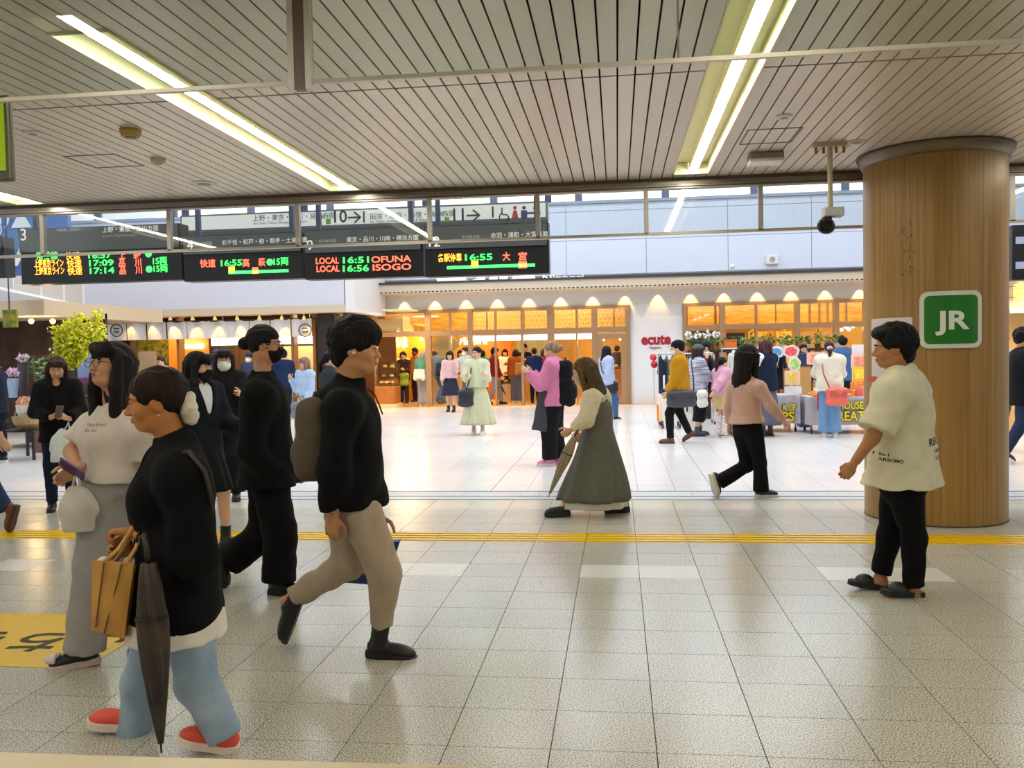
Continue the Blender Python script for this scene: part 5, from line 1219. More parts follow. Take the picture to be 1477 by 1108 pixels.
# clothes racks and hanging shirts
def rack(label, p0, p1, zt, z0=.05):
    t = thing('clothes_rack', (np.asarray(p0)+np.asarray(p1))/2, label, 'rack'); m = mat((190, 188, 190), .3, .8)
    for p in (p0, p1):
        MB().tube([(p[0], p[1], z0), (p[0], p[1], zt)], .014, 8).build('upright', m, t); MB().tube([(p[0], p[1]-.25, z0), (p[0], p[1]+.25, z0)], .016, 8).build('foot', m, t)
        for s in (-.25, .25): MB().lathe((p[0]-.015, p[1]+s, .03), [(.028, 0), (.03, .03)], 10, XA).build('caster', mat((40, 40, 42), .5), t)
    MB().tube([(p0[0], p0[1], zt), (p1[0], p1[1], zt)], .013, 8).build('rail', m, t)
def shirt(p, d, c, ln, label, grp='shirts on the clothes racks', w=.4):
    """garment on a hanger; d = direction along the shoulders"""
    p = np.asarray(p, float); d = nrm(d); n = np.cross(ZA, d); o = thing('hanging_shirt', p, label, 'shirt', grp)
    pr = [cone(p-d*w/2-ZA*.1, p+d*w/2-ZA*.1, .045, .045, .02, flat=(n, .55)), cone(p-ZA*.1, p-ZA*ln, .13, .16, .03, cap=True, flat=(n, .2)), cone(p-d*w/2-ZA*.1, p-d*(w/2+.07)-ZA*.36, .055, .065, .02, cap=True, flat=(n, .42)), cone(p+d*w/2-ZA*.1, p+d*(w/2+.07)-ZA*.36, .055, .065, .02, cap=True, flat=(n, .42))]
    build_solid('cloth', pr, .012, cloth(c), o, folds(int(abs(p[0])*100) % 97, .005, 20, d))
    MB().tube([p+ZA*.05+n*.02, p+ZA*.08, p+ZA*.05-n*.02, p, p-d*.17-ZA*.08], .004, 5).build('hanger', mat((70, 60, 56), .5), o)
r0, r1 = V(gy(951, 600, 18.02)[0], 18.02, 0), V(gy(1029, 600, 18.02)[0], 18.02, 0)
zr = gy(990, 510, (r0[1]+r1[1])/2)[2]
rack('chrome rack with dark and white shirts left of the mustard jacket', r0, r1, zr)
for k, (u, c, lab) in enumerate(((.04, (26, 34, 56), 'navy shirt at the open end of the rack'), (.15, (96, 100, 110), 'grey shirt second on the rack'), (.26, (58, 60, 68), 'charcoal shirt third on the rack'), (.38, (226, 228, 236), 'white shirt hanging before the mustard jacket'), (.62, (222, 226, 236), 'white shirt behind the striped shopper'), (.73, (30, 32, 44), 'black shirt behind the striped shopper'), (.84, (110, 30, 50), 'wine red shirt on the rack'), (.95, (34, 36, 48), 'dark shirt beside the chrome post'))):
    shirt(lerp(r0, r1, u)+ZA*(zr-.06), V(.12, -1, 0), c, .75 if k else .95, lab)
r2, r3 = gz(1050, 612)+V(0, .9, 0), gz(1168, 612)+V(0, .9, 0); r3[1] = r2[1]; zr2 = gy(1100, 502, r2[1])[2]
rack('long rack of dark coats behind the signs', r2, r3, zr2)
for k, (px, c, lab) in enumerate(((1058, (230, 236, 232), 'pale shirt with green print on the long rack'), (1071, (214, 228, 214), 'pale green shirt on the long rack'), (1084, (236, 236, 238), 'white shirt on the long rack'), (1098, (26, 30, 44), 'navy coat on the long rack'), (1112, (92, 102, 84), 'olive coat on the long rack'), (1124, (30, 34, 46), 'dark coat behind the pink sign'), (1152, (22, 28, 46), 'black coat at the end of the long rack'))):
    x = gy(px, 510, r2[1])[0]; shirt((x, r2[1], zr2-.06), V(.3, -.95, 0), c, .8, lab, w=.36)
ot = thing('orange_tag', gz(951, 618)+V(0, -.05, .2), 'long orange price tag hung on the cream trolley', 'tag'); q = gz(950, 618); box('tag', q[0]-.03, q[0]+.06, q[1]-.03, q[1]-.02, .14, .46, mat((244, 140, 30), .6), ot); box('string', q[0]+.01, q[0]+.016, q[1]-.026, q[1]-.005, .46, .64, mat((220, 160, 80), .6), ot)
fb = thing('folded_jeans', (lerp(a1, b1, .6), Y1+.3, .64), 'folded dark blue cloth stack on the cream trolley', 'clothes'); 
for k in range(3): MB().box(lerp(a1, b1, .1), lerp(a1, b1, .95), Y1+.05, Y1+.6, .64+k*.035, .673+k*.035).build('folded_piece', cloth([(34, 50, 92), (60, 76, 120), (28, 40, 78)][k]), fb, bevel=.012)
# balloons and round tags
for px, py, c, lab in ((971, 505, (250, 160, 60), 'orange round balloon tied to the rack'), (942, 515.5, (214, 60, 80), 'upper red balloon tied to the rack'), (943.5, 526, (190, 30, 50), 'lower red balloon tied to the rack')):
    q = gy(px, py, r0[1]-.02); o = thing('balloon', q, lab, 'balloon'); MB().ball(q, (.07, .05, .075), 12, 8).build('envelope', mat(c, .35), o, True)
    e_ = V(max(q[0], r0[0]), r0[1], zr); MB().tube([q-ZA*.07, lerp(q-ZA*.07, e_, .5)-ZA*.03, e_], .003, 4).build('string', mat((220, 214, 206), .6), o)
# planted shelf along the right shop
YP = 21.5; q0, q1 = gy(990, 500, YP), gy(1212, 500, YP); zp = gy(1100, 503.5, YP)[2]
pl = thing('planter_shelf', ((q0[0]+q1[0])/2, YP, 0), 'black shelf with planter row in front of the right shop', 'shelf')
box('board', q0[0], q1[0], YP-.42, YP+.3, zp-.06, zp, mat((26, 24, 24), .5), pl)
for u in np.linspace(0, 1, 6): x = lerp(q0[0], q1[0], u); box('leg', x-.02, x+.02, YP, YP+.04, 0, zp-.06, mat((26, 24, 24), .5), pl)
def leafball(mb, c, r, n, s, rg):
    for _ in range(n):
        d = rg.normal(size=3); d /= np.linalg.norm(d); p = np.asarray(c)+d*np.asarray(r)*rg.uniform(.4, 1)**.5; a = rg.normal(size=3); a = nrm(a); b = nrm(np.cross(a, rg.normal(size=3))); k = s*rg.uniform(.6, 1.2)
        mb.add([p-a*k, p+b*k*.45+d*k*.1, p+a*k, p-b*k*.45-d*k*.1], [(0, 1, 2, 3)])
greens = [(96, 130, 50), (70, 104, 50), (150, 176, 90), (120, 150, 70)]
for k, u in enumerate(np.linspace(.02, .98, 17)):
    x = lerp(q0[0], q1[0], u); w = k < 4; t = thing('potted_plant', (x, YP+.1, zp), ('white orchid in a %s pot on the black shelf' if w else ['olive', 'dark green', 'pale green', 'mid green'][k % 4]+' leafy plant in a %s pot on the black shelf') % ['terracotta', 'cream', 'brown'][k % 3], 'plant', ['orchids on the black shelf', 'plants on the black shelf'][not w])
    MB().lathe((x, YP+.1, zp), [(.05, 0), (.07, .1), (.06, .1)], 10).build('pot', mat([(190, 110, 60), (220, 210, 190), (90, 60, 40)][k % 3], .6), t)
    mb = MB(); leafball(mb, (x, YP+.1, zp+.2), (.095, .1, .1), 40, .055, rg); mb.build('leaves', mat(greens[k % 4], .6), t)
    if w:
        mb = MB(); leafball(mb, (x, YP+.08, zp+.36), (.09, .09, .11), 44, .045, rg); mb.build('petals', mat((250, 248, 246), .5), t)
ob = thing('orange_box', gy(1051, 500, YP), 'orange wooden box among the plants', 'box'); q = gy(1051, 499, YP); MB().box(q[0]-.14, q[0]+.14, YP-.4, YP-.16, zp, zp+.22).build('body', mat((206, 110, 40), .6), ob, bevel=.01); MB().box(q[0]-.15, q[0]+.15, YP-.41, YP-.15, zp+.2, zp+.24).build('lid', mat((190, 96, 34), .6), ob)
db_ = thing('dark_menu_board', gy(1075, 488, 24.9), 'dark board with chalk writing inside the right shop', 'menu board'); q0, q1 = gy(1048, 496, 24.95), gy(1074, 480, 24.95); box('board', q0[0], q1[0], 24.95, 25, q0[2]-.3, q1[2], mat((40, 28, 22), .6), db_)
for k in range(3): text('chalk_lines', 'Cafe & Meal · seasonal', (q0[0]+.05, 24.945, q1[2]-.12-k*.09), XA, ZA, .04, mat((214, 196, 160), .7), db_, w=q1[0]-q0[0]-.1)
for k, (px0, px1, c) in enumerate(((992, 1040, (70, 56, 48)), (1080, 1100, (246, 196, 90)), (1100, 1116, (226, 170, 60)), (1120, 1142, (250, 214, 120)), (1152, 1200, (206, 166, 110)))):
    panel('shop_bay', ['dark brown bay inside the right shop', 'bright amber bay inside the right shop', 'golden bay inside the right shop', 'pale yellow bay inside the right shop', 'tan sliding door bay inside the right shop'][k], px0, px1, 478, 600, 26.6, mat(c, .6), 'bay')
for k, (px, py) in enumerate(((1087, 487), (1108, 488), (1130, 486), (1180, 484))):
    q = gy(px, py, 25.4); t = thing('flower_arrangement', q, 'yellow flowers with green leaves inside the right shop', 'flowers', 'arrangements inside the right shop'); mb = MB(); leafball(mb, q-ZA*.1, (.12, .12, .28), 50, .06, rg); mb.build('leaves', mat((110, 130, 40), .6), t); mb = MB(); leafball(mb, q+ZA*.1, (.12, .11, .15), 30, .055, rg); mb.build('petals', mat([(250, 220, 60), (250, 200, 90)][k % 2], .5), t)
    MB().lathe(q-ZA*.75, [(.06, 0), (.1, .4), (.07, .45)], 10).build('vase', mat((150, 100, 60), .5), t); MB().box(q[0]-.13, q[0]+.13, q[1]-.13, q[1]+.13, 0, q[2]-.75).build('pedestal', mat((170, 120, 70), .5), t)
ch = thing('chandelier', gy(1225, 474, 25.6), 'white glass chandelier inside the right shop', 'lamp'); q = gy(1222, 473, 25.6)
for k in range(7): MB().ball(q+V(-.15+.05*k, 0, .04*((k*3) % 4)-.05), .045, 8, 6).build('globe', emis((255, 246, 220), 4), ch, True)
MB().tube([q, V(q[0], q[1], 4.15)], .01, 5).build('cord', mat((80, 60, 40), .5), ch)
# flower stall on the left
q = gz(28, 664); ft = thing('flower_table', q, 'black metal table with a basket in front of the flower shop', 'table'); W = .62
zt_ = gd(22, 621, dist(q))[2]; xt0, xt1 = gd(0, 650, dist(q))[0], gd(51, 650, dist(q))[0]; yt = q[1]
box('top', xt0, xt1, yt, yt+.6, zt_-.03, zt_, mat((30, 24, 22), .5), ft)
for a in (xt0, xt1-.035):
    for b in (yt, yt+.56): box('leg', a, a+.035, b, b+.035, 0, zt_-.03, mat((24, 20, 20), .5), ft)
bk_ = thing('basket', (xt1-.28, yt+.3, zt_), 'wicker basket of bouquets on the black table', 'basket'); bc = V(xt1-.27, yt+.3, zt_)
MB().lathe(bc, [(.15, 0), (.22, .08), (.25, .2), (.235, .2), (.2, .09), (.13, .02)], 20).build('bowl', mat((190, 160, 110), .8, bump=.6, bs=40), bk_); MB().tube([bc+V(.25*math.cos(t), 0, .2+.2*math.sin(t)) for t in np.linspace(0, PI, 12)], .012, 6).build('handle', mat((180, 150, 100), .8), bk_)
for dx, dz, c, c2, lab in ((-.08, .4, (244, 160, 100), (250, 200, 150), 'orange rose bouquet in the basket'), (.14, .36, (236, 240, 216), (200, 216, 120), 'white and green bouquet in the basket')):
    o = thing('bouquet', bc+V(dx, 0, .1), lab, 'bouquet'); b = bc+V(dx, -.02, 0)
    MB().lathe(b+ZA*.08, [(.03, 0), (.1, .18), (.115, dz-.1), (.1, dz-.1)], 14).build('wrapping', mat((244, 236, 226), .6), o)
    mb = MB(); leafball(mb, b+ZA*(dz+.02), (.1, .11, .09), 90, .045, rg); mb.build('blooms', mat(c, .6, c2=c2, vs=20), o)
cbx = thing('cardboard_box', gz(45, 655), 'brown crate standing behind the black table', 'box'); q2 = gz(45, 657)+V(.05, .4, 0); MB().box(q2[0]-.3, q2[0]+.1, q2[1], q2[1]+.5, 0, .55).build('body', mat((116, 80, 66), .7), cbx, bevel=.01); MB().box(q2[0]-.31, q2[0]+.11, q2[1]-.01, q2[1]+.51, .5, .57).build('rim', mat((96, 64, 54), .7), cbx)
pk = thing('pink_bag', q2+V(.25, .05, 0), 'magenta wrapped bundle beside the brown crate', 'bundle'); q3 = V(q2[0]+.25, q2[1]+.05, .02); build_solid('wrap', [ell(q3+ZA*.2, np.eye(3), (.13, .12, .22), .02), cone(q3+ZA*.35, q3+ZA*.5, .05, .1, .03)], .02, mat((206, 30, 110), .4), pk, folds(4, .012, 24)); MB().tube([q3+ZA*.37+V(.07*math.cos(t), .07*math.sin(t), 0) for t in np.linspace(0, 6.28, 12)], .008, 5).build('tie', mat((240, 200, 210), .5), pk)
def shrub(name, label, base, zpot, pot, stems, hgt, spread, cols, n, s, seed):
    r = np.random.RandomState(seed); base = np.asarray(base, float); t = thing(name, base, label, 'plant')
    MB().lathe(base, [(zpot*.26, 0), (zpot*.36, zpot), (zpot*.32, zpot), (zpot*.3, zpot*.9)], 18).build('pot', mat(pot, .5), t)
    st = MB(); lv = [MB() for _ in cols]
    for k in range(stems):
        d = V(r.uniform(-1, 1)*spread[0]+spread[1], r.uniform(-.5, .5)*spread[0], hgt*r.uniform(.65, 1)); P = [base+ZA*zpot*.8+d*u+V(0, 0, .06*math.sin(u*3)) for u in np.linspace(0, 1, 7)]
        st.tube(P, [.012*(1-.1*i) for i in range(7)], 5)
        for u in np.linspace(.3, 1, n):
            p = base+ZA*zpot*.8+d*u; leafball(lv[r.randint(len(cols))], p+r.normal(size=3)*.05, (.1, .1, .1), 9, s, r)
    st.build('stems', mat((90, 80, 40), .7), t)
    for m_, c in zip(lv, cols): o = m_.build('foliage', mat(c, .5), t)
    return t
bq = gz(95, 648)+V(0, .6, 0); zz = gd(95, 560, dist(bq))[2]
stn = thing('flower_stand', bq, 'dark tiered stand holding pots and wrapped flowers', 'stand')
for z, f_ in ((zz-.15, -.12), (.5, -.55)): box('tier', bq[0]-1.55, bq[0]+.5, bq[1]+f_, bq[1]+.62, z-.04, z, mat((34, 26, 26), .6), stn)
for a, y_ in ((-1.53, -.1), (.44, -.1), (-1.53, .56), (.44, .56)): box('post', bq[0]+a, bq[0]+a+.04, bq[1]+y_, bq[1]+y_+.04, 0, zz-.19, mat((30, 24, 24), .6), stn)
b1_ = gd(53, 545, dist(bq)); zs_ = zz-.15
sA = shrub('flowering_branches', 'tall bright yellow-green branches in a dark pot', (gd(88, 540, dist(bq)+.4)[0], bq[1]+.42, zs_), .45, (24, 22, 26), 22, 1.15, (.5, .24), [(226, 222, 14), (240, 232, 40), (186, 196, 20), (244, 234, 80)], 17, .05, 4)
sB = shrub('leafy_bush', 'dull green speckled bush in a black pot', (gd(48, 545, dist(bq)-.1)[0], bq[1]+.12, zs_), .36, (22, 22, 26), 12, .36, (.14, -.03), [(120, 140, 90), (170, 186, 130), (70, 86, 50)], 10, .045, 9)
for px, py, c, pc, lab in ((18, 541, (236, 200, 222), (150, 176, 200), 'pale pink flowers in a blue-grey pot on the stand'), (62, 575, (226, 70, 160), (200, 150, 200), 'pink wrapped flowers on the lower tier'), (36, 582, (180, 160, 220), (210, 200, 230), 'lilac wrapped flowers on the lower tier'), (-9, 533, (150, 190, 60), (60, 70, 50), 'lime leaves in a dark pot at the stall end'), (33, 520, (236, 214, 226), (90, 80, 80), 'pale blossoms behind the leafy bush')):
    p = gd(px, py, dist(bq)+(-.36 if py > 560 else .44 if px == 33 else .0)); zb_ = zs_ if py < 560 else .5; t = thing('flower_pot', (p[0], p[1], zb_), lab, 'flowers'); hh = max(.08, p[2]-zb_-.06)
    MB().lathe((p[0], p[1], zb_), [(.07, 0), (.1, hh), (.085, hh)], 14).build('pot', mat(pc, .5), t); mb = MB(); leafball(mb, p+ZA*.04, (.11, .11, .08), 80, .045, rg); mb.build('blooms', mat(c, .5), t)
bs = thing('blue_stand_sign', gz(130, 650)+V(0, 1, 0), 'pale blue standing sign behind the black-haired woman', 'sign'); D_ = dist(bq)+1.3; q0, q1 = gd(112, 545, D_), gd(147, 500, D_)
MB().box(q0[0], q1[0], q0[1], q0[1]+.05, q0[2], q1[2]).build('panel', mat((150, 178, 226), .5), bs); MB().box(q0[0], q1[0], q0[1]-.01, q0[1]+.06, q0[2]-.1, q0[2]).build('band', mat((150, 60, 140), .5), bs); MB().box(q0[0], q1[0], q0[1], q0[1]+.05, q1[2], q1[2]+.08).build('crest', mat((240, 190, 120), .5), bs); MB().box((q0[0]+q1[0])/2-.04, (q0[0]+q1[0])/2+.04, q0[1], q0[1]+.05, 0, q0[2]-.1).build('leg', mat((60, 60, 70), .5), bs)
hp_ = thing('hanging_picture', gd(12, 458, 13.5), 'green and yellow picture board hung by a cord', 'picture'); c = gd(14, 459, 13.5)
MB().box(c[0]-.12, c[0]+.11, c[1], c[1]+.04, c[2]-.14, c[2]+.13).build('board', mat((70, 110, 40), .5, c2=(190, 170, 40), vs=9), hp_); MB().tube([c+ZA*.13, c+ZA*1.6], .01, 5).build('cord', mat((60, 50, 46), .6), hp_)
panel('dark_shop_wall', 'dark shop interior wall behind the flowers', -120, 153, 456, 640, 17.6, mat((44, 32, 34), .8, c2=(80, 56, 44), vs=3), 'wall')
for k, px in enumerate((45, 76)):
    q = gd(px, 463.5, 17.2); pendant(q[0], q[1], q[2], 10, 'small warm lamp under the soffit above the flowers', 'lamps above the flower stall', .05, .22)
struct(box('ceiling_flower_shop', -17, FX(153, 17.6), 15.6, 20, gd(60, 456, 17)[2], gd(60, 456, 17)[2]+.3, mat((206, 182, 148), .6)))
# ================================================================== PEOPLE
SK1, SK2, SK3 = (222, 176, 144), (206, 150, 108), (214, 168, 134)
BLK = (20, 19, 21); HB = (20, 15, 14)
TP = {}
def bag_straps(name, parent, pts, r, c): return MB().tube(pts, r, 6).build(name, cloth(c), parent, True)
# ---- A woman in black cardigan with tan tote
DA = 3.42
J = pose_px(DA, 196, 200, -8, head=(224, 578, 0), neck=(252, 648, .0), pel=(255, 872, .0), shL=(262, 690, -.17), shR=(240, 682, .17), elL=(283, 803, -.2), wrL=(196, 768, -.13), elR=(238, 790, .2), wrR=(196, 792, .12),
            hpL=(268, 890, -.09), knL=(285, 985, -.1), anL=(326, 1062, -.1), toL=(296, 1078, -.1), hpR=(235, 890, .09), knR=(205, 985, .09), anR=(192, 1066, .09), toR=(140, 1082, .09))
J['S'] = .92; J['hdL'] = bodydir(182)+ZA*.08
R, tp = person('woman in black cardigan and pale jeans carrying a tan tote bag', J, (190, 124, 72), ('back', (30, 18, 12)), top=dict(c=(11, 10, 11), g=.05, hem=.06, sl=1.72, name='cardigan', v=.55, fold=.01, flare=.0, cr=.055, flat=.74), over=dict(c=(236, 228, 216), g=.036, hem=.125, sl=.3, name='shirt', flare=.03, flat=.78),
               bottom=dict(k='trousers', c=(158, 176, 196), g=.012, ra=.064, rk=.075, name='jeans', fold=.009, m=mat((184, 200, 216), .9, c2=(128, 152, 182), vs=5, bump=.25, bs=200, spec=.2)), shoes=('sneaker', (235, 84, 60), (244, 226, 214)), res=.0085, near=True, hs=1.1, fat=1.12, bust=1., seed=3, curl=(1.1, .5), palm={'L': -HF*.2-ZA+bodydir(180)*.2})
hA = J['hA']; hc = J['head']; k = 1.1*.92
TPc = hc+(-hA[0]*.115-hA[2]*.05)*k
sc_ = build_solid('hair_tie', [ell(TPc+(hA[1]*math.cos(t)*.03+hA[2]*math.sin(t)*.04)*k, np.eye(3), (.03*k,)*3, .012) for t in np.linspace(0, 6.28, 8)], .007, cloth((238, 226, 206)), R, folds(2, .006, 60))
MB().tube([J['head']+hA[1]*.084*k-hA[2]*.05*k-hA[0]*.005, J['head']+hA[1]*.084*k-hA[2]*.056*k-hA[0]*.005], .004, 8).build('earring', mat((240, 240, 240), .2, .6), R)
wl = J['wrL']; ax = nrm(J['elL']-wl)
for k_ in range(3): MB().tube([wl+ax*(.035+.018*k_)+.036*(math.cos(t)*nrm(np.cross(ax, ZA))+math.sin(t)*nrm(np.cross(ax, np.cross(ax, ZA)))) for t in np.linspace(0, 6.28, 18)], .005, 6, False).build('bracelet', mat((16, 14, 14), .4), R, True)
MB().tube([gd(252, 655, DA-.15), gd(272, 652, DA-.2), gd(295, 680, DA-.22), gd(305, 720, DA-.2), gd(306, 800, DA-.08)], .009, 6).build('shoulder_strap', mat((40, 34, 30), .5), R, True)
# tote
tb = thing('tote_bag', gd(168, 915, DA-.16), 'tan soft tote bag hanging from the cardigan woman\'s wrist', 'bag')
Db = DA-.17
fr = [gd(*p, Db-.03) for p in ((133, 808), (193, 812), (179, 922), (131, 909))]; bk2 = [gd(*p, Db+.14) for p in ((148, 806), (207, 820), (192, 905), (145, 902))]
def quad_grid(q, n=7):
    return [[lerp(lerp(q[0], q[1], u), lerp(q[3], q[2], u), v) for u in np.linspace(0, 1, n)] for v in np.linspace(0, 1, n)]
F_, B_ = quad_grid(fr), quad_grid(bk2); rings = []
for i in range(7):
    bul = .018*math.sin(PI*i/6); rings.append([p-HF*bul*math.sin(PI*j/6) for j, p in enumerate(F_[i])]+[p+HF*bul*math.sin(PI*(6-j)/6) for j, p in enumerate(B_[i][::-1])])
inn = [[lerp(p, sum(rings[0])/14, .06)-ZA*.004 for p in rings[0]], [lerp(p, sum(rings[2])/14, .1) for p in rings[2]]]
MB().loft([r for r in inn[::-1]]+rings).build('body', mat((206, 152, 72), .6, var=.12, vs=9, bump=.15, bs=30), tb, bevel=0)
hw = J['wrL']+ax*.02
for d, a, b in ((-.03, (150, 812), (181, 814)), (.13, (165, 812), (200, 818))):
    pa, pb = gd(*a, Db+d), gd(*b, Db+d); MB().tube([pa, lerp(pa, hw, .5)+bodydir(180)*.012, hw+ZA*.035+HF*d*.3+bodydir(180)*.02, hw+ZA*.036+HF*d*.3-bodydir(180)*.02, lerp(pb, hw, .5)-bodydir(180)*.01, pb], .0085, 6).build('handle', mat((214, 166, 92), .6), tb, True)
for s_ in ((150, 812, 138, 905), (176, 814, 150, 915)): MB().tube([gd(s_[0], s_[1], Db-.045), gd(s_[2], s_[3], Db-.04)], .0035, 5).build('seam', mat((120, 84, 40), .6), tb)
for dx, c in ((150, (236, 230, 220)), (188, (228, 214, 200)), (200, (250, 250, 246))):
    p = gd(dx, 812, Db+.06); o = build_solid('paper', [ell(p, np.eye(3), (.03, .02, .025), .01)], .008, mat(c, .6), tb)
# folded umbrella of hers
um = thing('umbrella', gd(232, 1078, DA-.28), 'folded brown-black umbrella hanging beside the pale jeans', 'umbrella')
def umbrella(t, top, tip, rmax, c, m=None, handle=None, c2=None, tipl=.12):
    top, tip = np.asarray(top, float), np.asarray(tip, float); ax_ = nrm(tip-top); ln = np.linalg.norm(tip-top); a = nrm(np.cross(ax_, [0, 1., .1])); b = np.cross(ax_, a); rings = []
    for u in np.linspace(0, 1, 16):
        r = rmax*(.45+.55*math.sin(min(1, u*2.4)*PI/2))*(1-.82*max(0, (u-.3)/.7)**1.3); rings.append([top+ax_*ln*u+(a*math.cos(q)+b*math.sin(q))*r*(1+.22*math.sin(6*q+u*7)) for q in np.linspace(0, 2*PI, 40, endpoint=False)])
    MB().loft(rings).build('folded_canopy', m or cloth(c), t, True); MB().tube([tip, tip+ax_*tipl*.3], .004, 6).build('tip', mat((40, 38, 36), .4), t)
    if handle is not None: MB().tube([top]+[np.asarray(h, float) for h in handle], .011, 8).build('handle', mat(c2 or (40, 30, 26), .5), t, True)
    MB().tube([top+ax_*ln*.3+(a*math.cos(q)+b*math.sin(q))*rmax*1.04 for q in np.linspace(0, 6.28, 20)], .006, 5, False).build('strap', mat((30, 28, 28), .6), t)
umbrella(um, gd(214, 812, DA-.3), gd(232, 1072, DA-.3), .052, (70, 56, 46), mat((78, 62, 52), .5, c2=(34, 28, 26), vs=6), [gd(212, 790, DA-.3), gd(208, 770, DA-.28)])
# ---- B woman in white T-shirt with glasses
DB = 4.35
J = pose_px(DB, 228, 240, 10, head=(160, 527, 0), neck=(166, 595, .02), pel=(158, 700, .02), shL=(205, 622, -.06), shR=(134, 615, .12), elL=(222, 668, .0), wrL=(215, 700, -.1), elR=(104, 652, .06), wrR=(112, 676, -.12),
            hpL=(178, 712, .05), knL=(190, 815, .1), anL=(232, 925, .12), toL=(200, 948, .1), hpR=(148, 712, -.04), knR=(136, 815, -.08), anR=(122, 938, -.05), toR=(70, 966, -.09))
J['S'] = .93; J['hdR'] = bodydir(210)*.7-ZA*.4
R, tp = person('woman in white T-shirt and round glasses looking up at the boards', J, (204, 152, 118), ('long', (26, 18, 18)), top=dict(c=(222, 210, 198), g=.022, hem=-.04, sl=.72, name='t_shirt', fold=.008, cr=.085),
               bottom=dict(k='trousers', c=(164, 160, 156), g=.02, ra=.095, rk=.092, name='wide_jeans', rise=.12), shoes=('sneaker', (26, 24, 24), (214, 190, 180)), res=.009, near=True, hs=1.02, glasses=(60, 40, 34), seed=5, bust=1.2, curl=(.4, .6))
def decal(lines, px, py, D, size, parent, tgt, c, lh=1.25, ang=0, bold=0., dirn=None):
    """print pressed on to a garment: letters laid out at a pixel and dropped on to the cloth"""
    me = tgt.data; bv = BVHTree.FromPolygons([v.co[:] for v in me.vertices], [p.vertices[:] for p in me.polygons]); d = HF if dirn is None else nrm(dirn)
    ux = nrm(np.cross(d, ZA)); a = math.radians(ang); uxr = ux*math.cos(a)+ZA*math.sin(a); uyr = -ux*math.sin(a)+ZA*math.cos(a); o = gd(px, py, D)
    P, Fc = [], []
    for i, (s_, k_) in enumerate(lines):
        v, f = text_data(s_, bold); b = len(P); y0 = -size*lh*i
        for x, y, _ in v:
            q = o+uxr*(x*size*k_/.73)+uyr*(y*size*k_/.73+y0)-d*.6; h, n, _, _ = bv.ray_cast(Vector(q), Vector(d)); P.append(None if h is None else np.array(h)-d*.0025)
        Fc += [tuple(j+b for j in t) for t in f]
    Fc = [t for t in Fc if all(P[j] is not None for j in t)]; P = [np.zeros(3) if p is None else p for p in P]; u_ = sorted({j for t in Fc for j in t}); mp = {j: i for i, j in enumerate(u_)}
    return link('print', mesh([P[j] for j in u_], [tuple(mp[j] for j in t) for t in Fc]), mat(c, .7), parent)
for n in ('R',):   # canvas shoe: toe cap and laces
    a, t = J['an'+n], J['to'+n]; f = nrm(V(*(t-a)[:2], 0)); sd_ = np.cross(ZA, f); b = V(a[0], a[1], 0)+f*.145*.93
    build_solid('toe_cap', [ell(b+ZA*.046, np.stack([f, sd_, ZA]), (.048, .042, .026), .01), cut(b-f*.01, -f), cut(b+ZA*.03, -ZA)], .006, mat((226, 214, 206), .5), R)
    for k_ in range(4): c_ = V(a[0], a[1], 0)+f*(.045+.024*k_)+ZA*(.098-.008*k_); MB().tube([c_-sd_*.03-ZA*.012, c_, c_+sd_*.03-ZA*.012], .004, 5).build('lace', mat((226, 220, 214), .7), R, True)
decal([('Pretty Smart', .8), ('days out', .8)], 138, 612, DB, .02, tp, tp, (120, 100, 100))
MB().tube([hp for hp in [J['head']+J['hA'][1]*.083-J['hA'][2]*.045, J['head']+J['hA'][1]*.083-J['hA'][2]*.052]], .004, 8).build('earring', mat((240, 240, 240), .2, .5), R)
ph = thing('phone', gd(105, 676, DB-.2), 'phone in a purple case in the white-shirted woman\'s hand', 'phone'); c = gd(104, 677, DB-.19); MB().obox(c, (nrm(HR*.8-ZA*.55), nrm(HR*.4+ZA*.6-HF*.6), nrm(np.cross(HR*.8-ZA*.55, HR*.4+ZA*.6-HF*.6))), (.14, .07, .01)).build('case', mat((116, 84, 130), .4), ph, bevel=.004); MB().obox(c-HF*.006, (nrm(HR*.8-ZA*.55), nrm(HR*.4+ZA*.6-HF*.6), nrm(np.cross(HR*.8-ZA*.55, HR*.4+ZA*.6-HF*.6))), (.12, .06, .008)).build('screen', mat((70, 50, 90), .15), ph)
def carrier(label, hand_, bot, w, c, d=.09, seed=1, name='plastic_bag', tr=None):
    t = thing(name, bot, label, 'bag'); h, b = np.asarray(hand_, float), np.asarray(bot, float); L_ = np.linalg.norm(h-b); u = nrm(h-b)
    P = [cone(b+u*.12*L_, b+u*.42*L_, w*.44, w*.46, .04, flat=(HF, .7)), cone(b+u*.42*L_, b+u*.72*L_-HR*w*.12, w*.42, w*.1, .05, flat=(HF, .6)), cone(b+u*.42*L_+HR*w*.1, b+u*.66*L_+HR*w*.18, w*.3, w*.07, .05, flat=(HF, .6)), cut(b+u*.01*L_, -ZA)]
    build_solid('sack', P, .011, mat(c, .35, var=.06, vs=9), t, folds(seed, .012, 30, HR))
    MB().tube([b+u*.7*L_-HR*w*.16, lerp(b, h, .9)-HR*.01, h+ZA*.0, lerp(b, h, .9)+HR*.012, b+u*.68*L_+HR*w*.1], .007, 6).build('handles', mat(c, .35), t, True); return t
carrier('translucent white carrier bag full of shopping beside the wide jeans', gd(110, 684, DB-.18), gd(113, 766, DB-.18), .16, (206, 198, 186), seed=8)
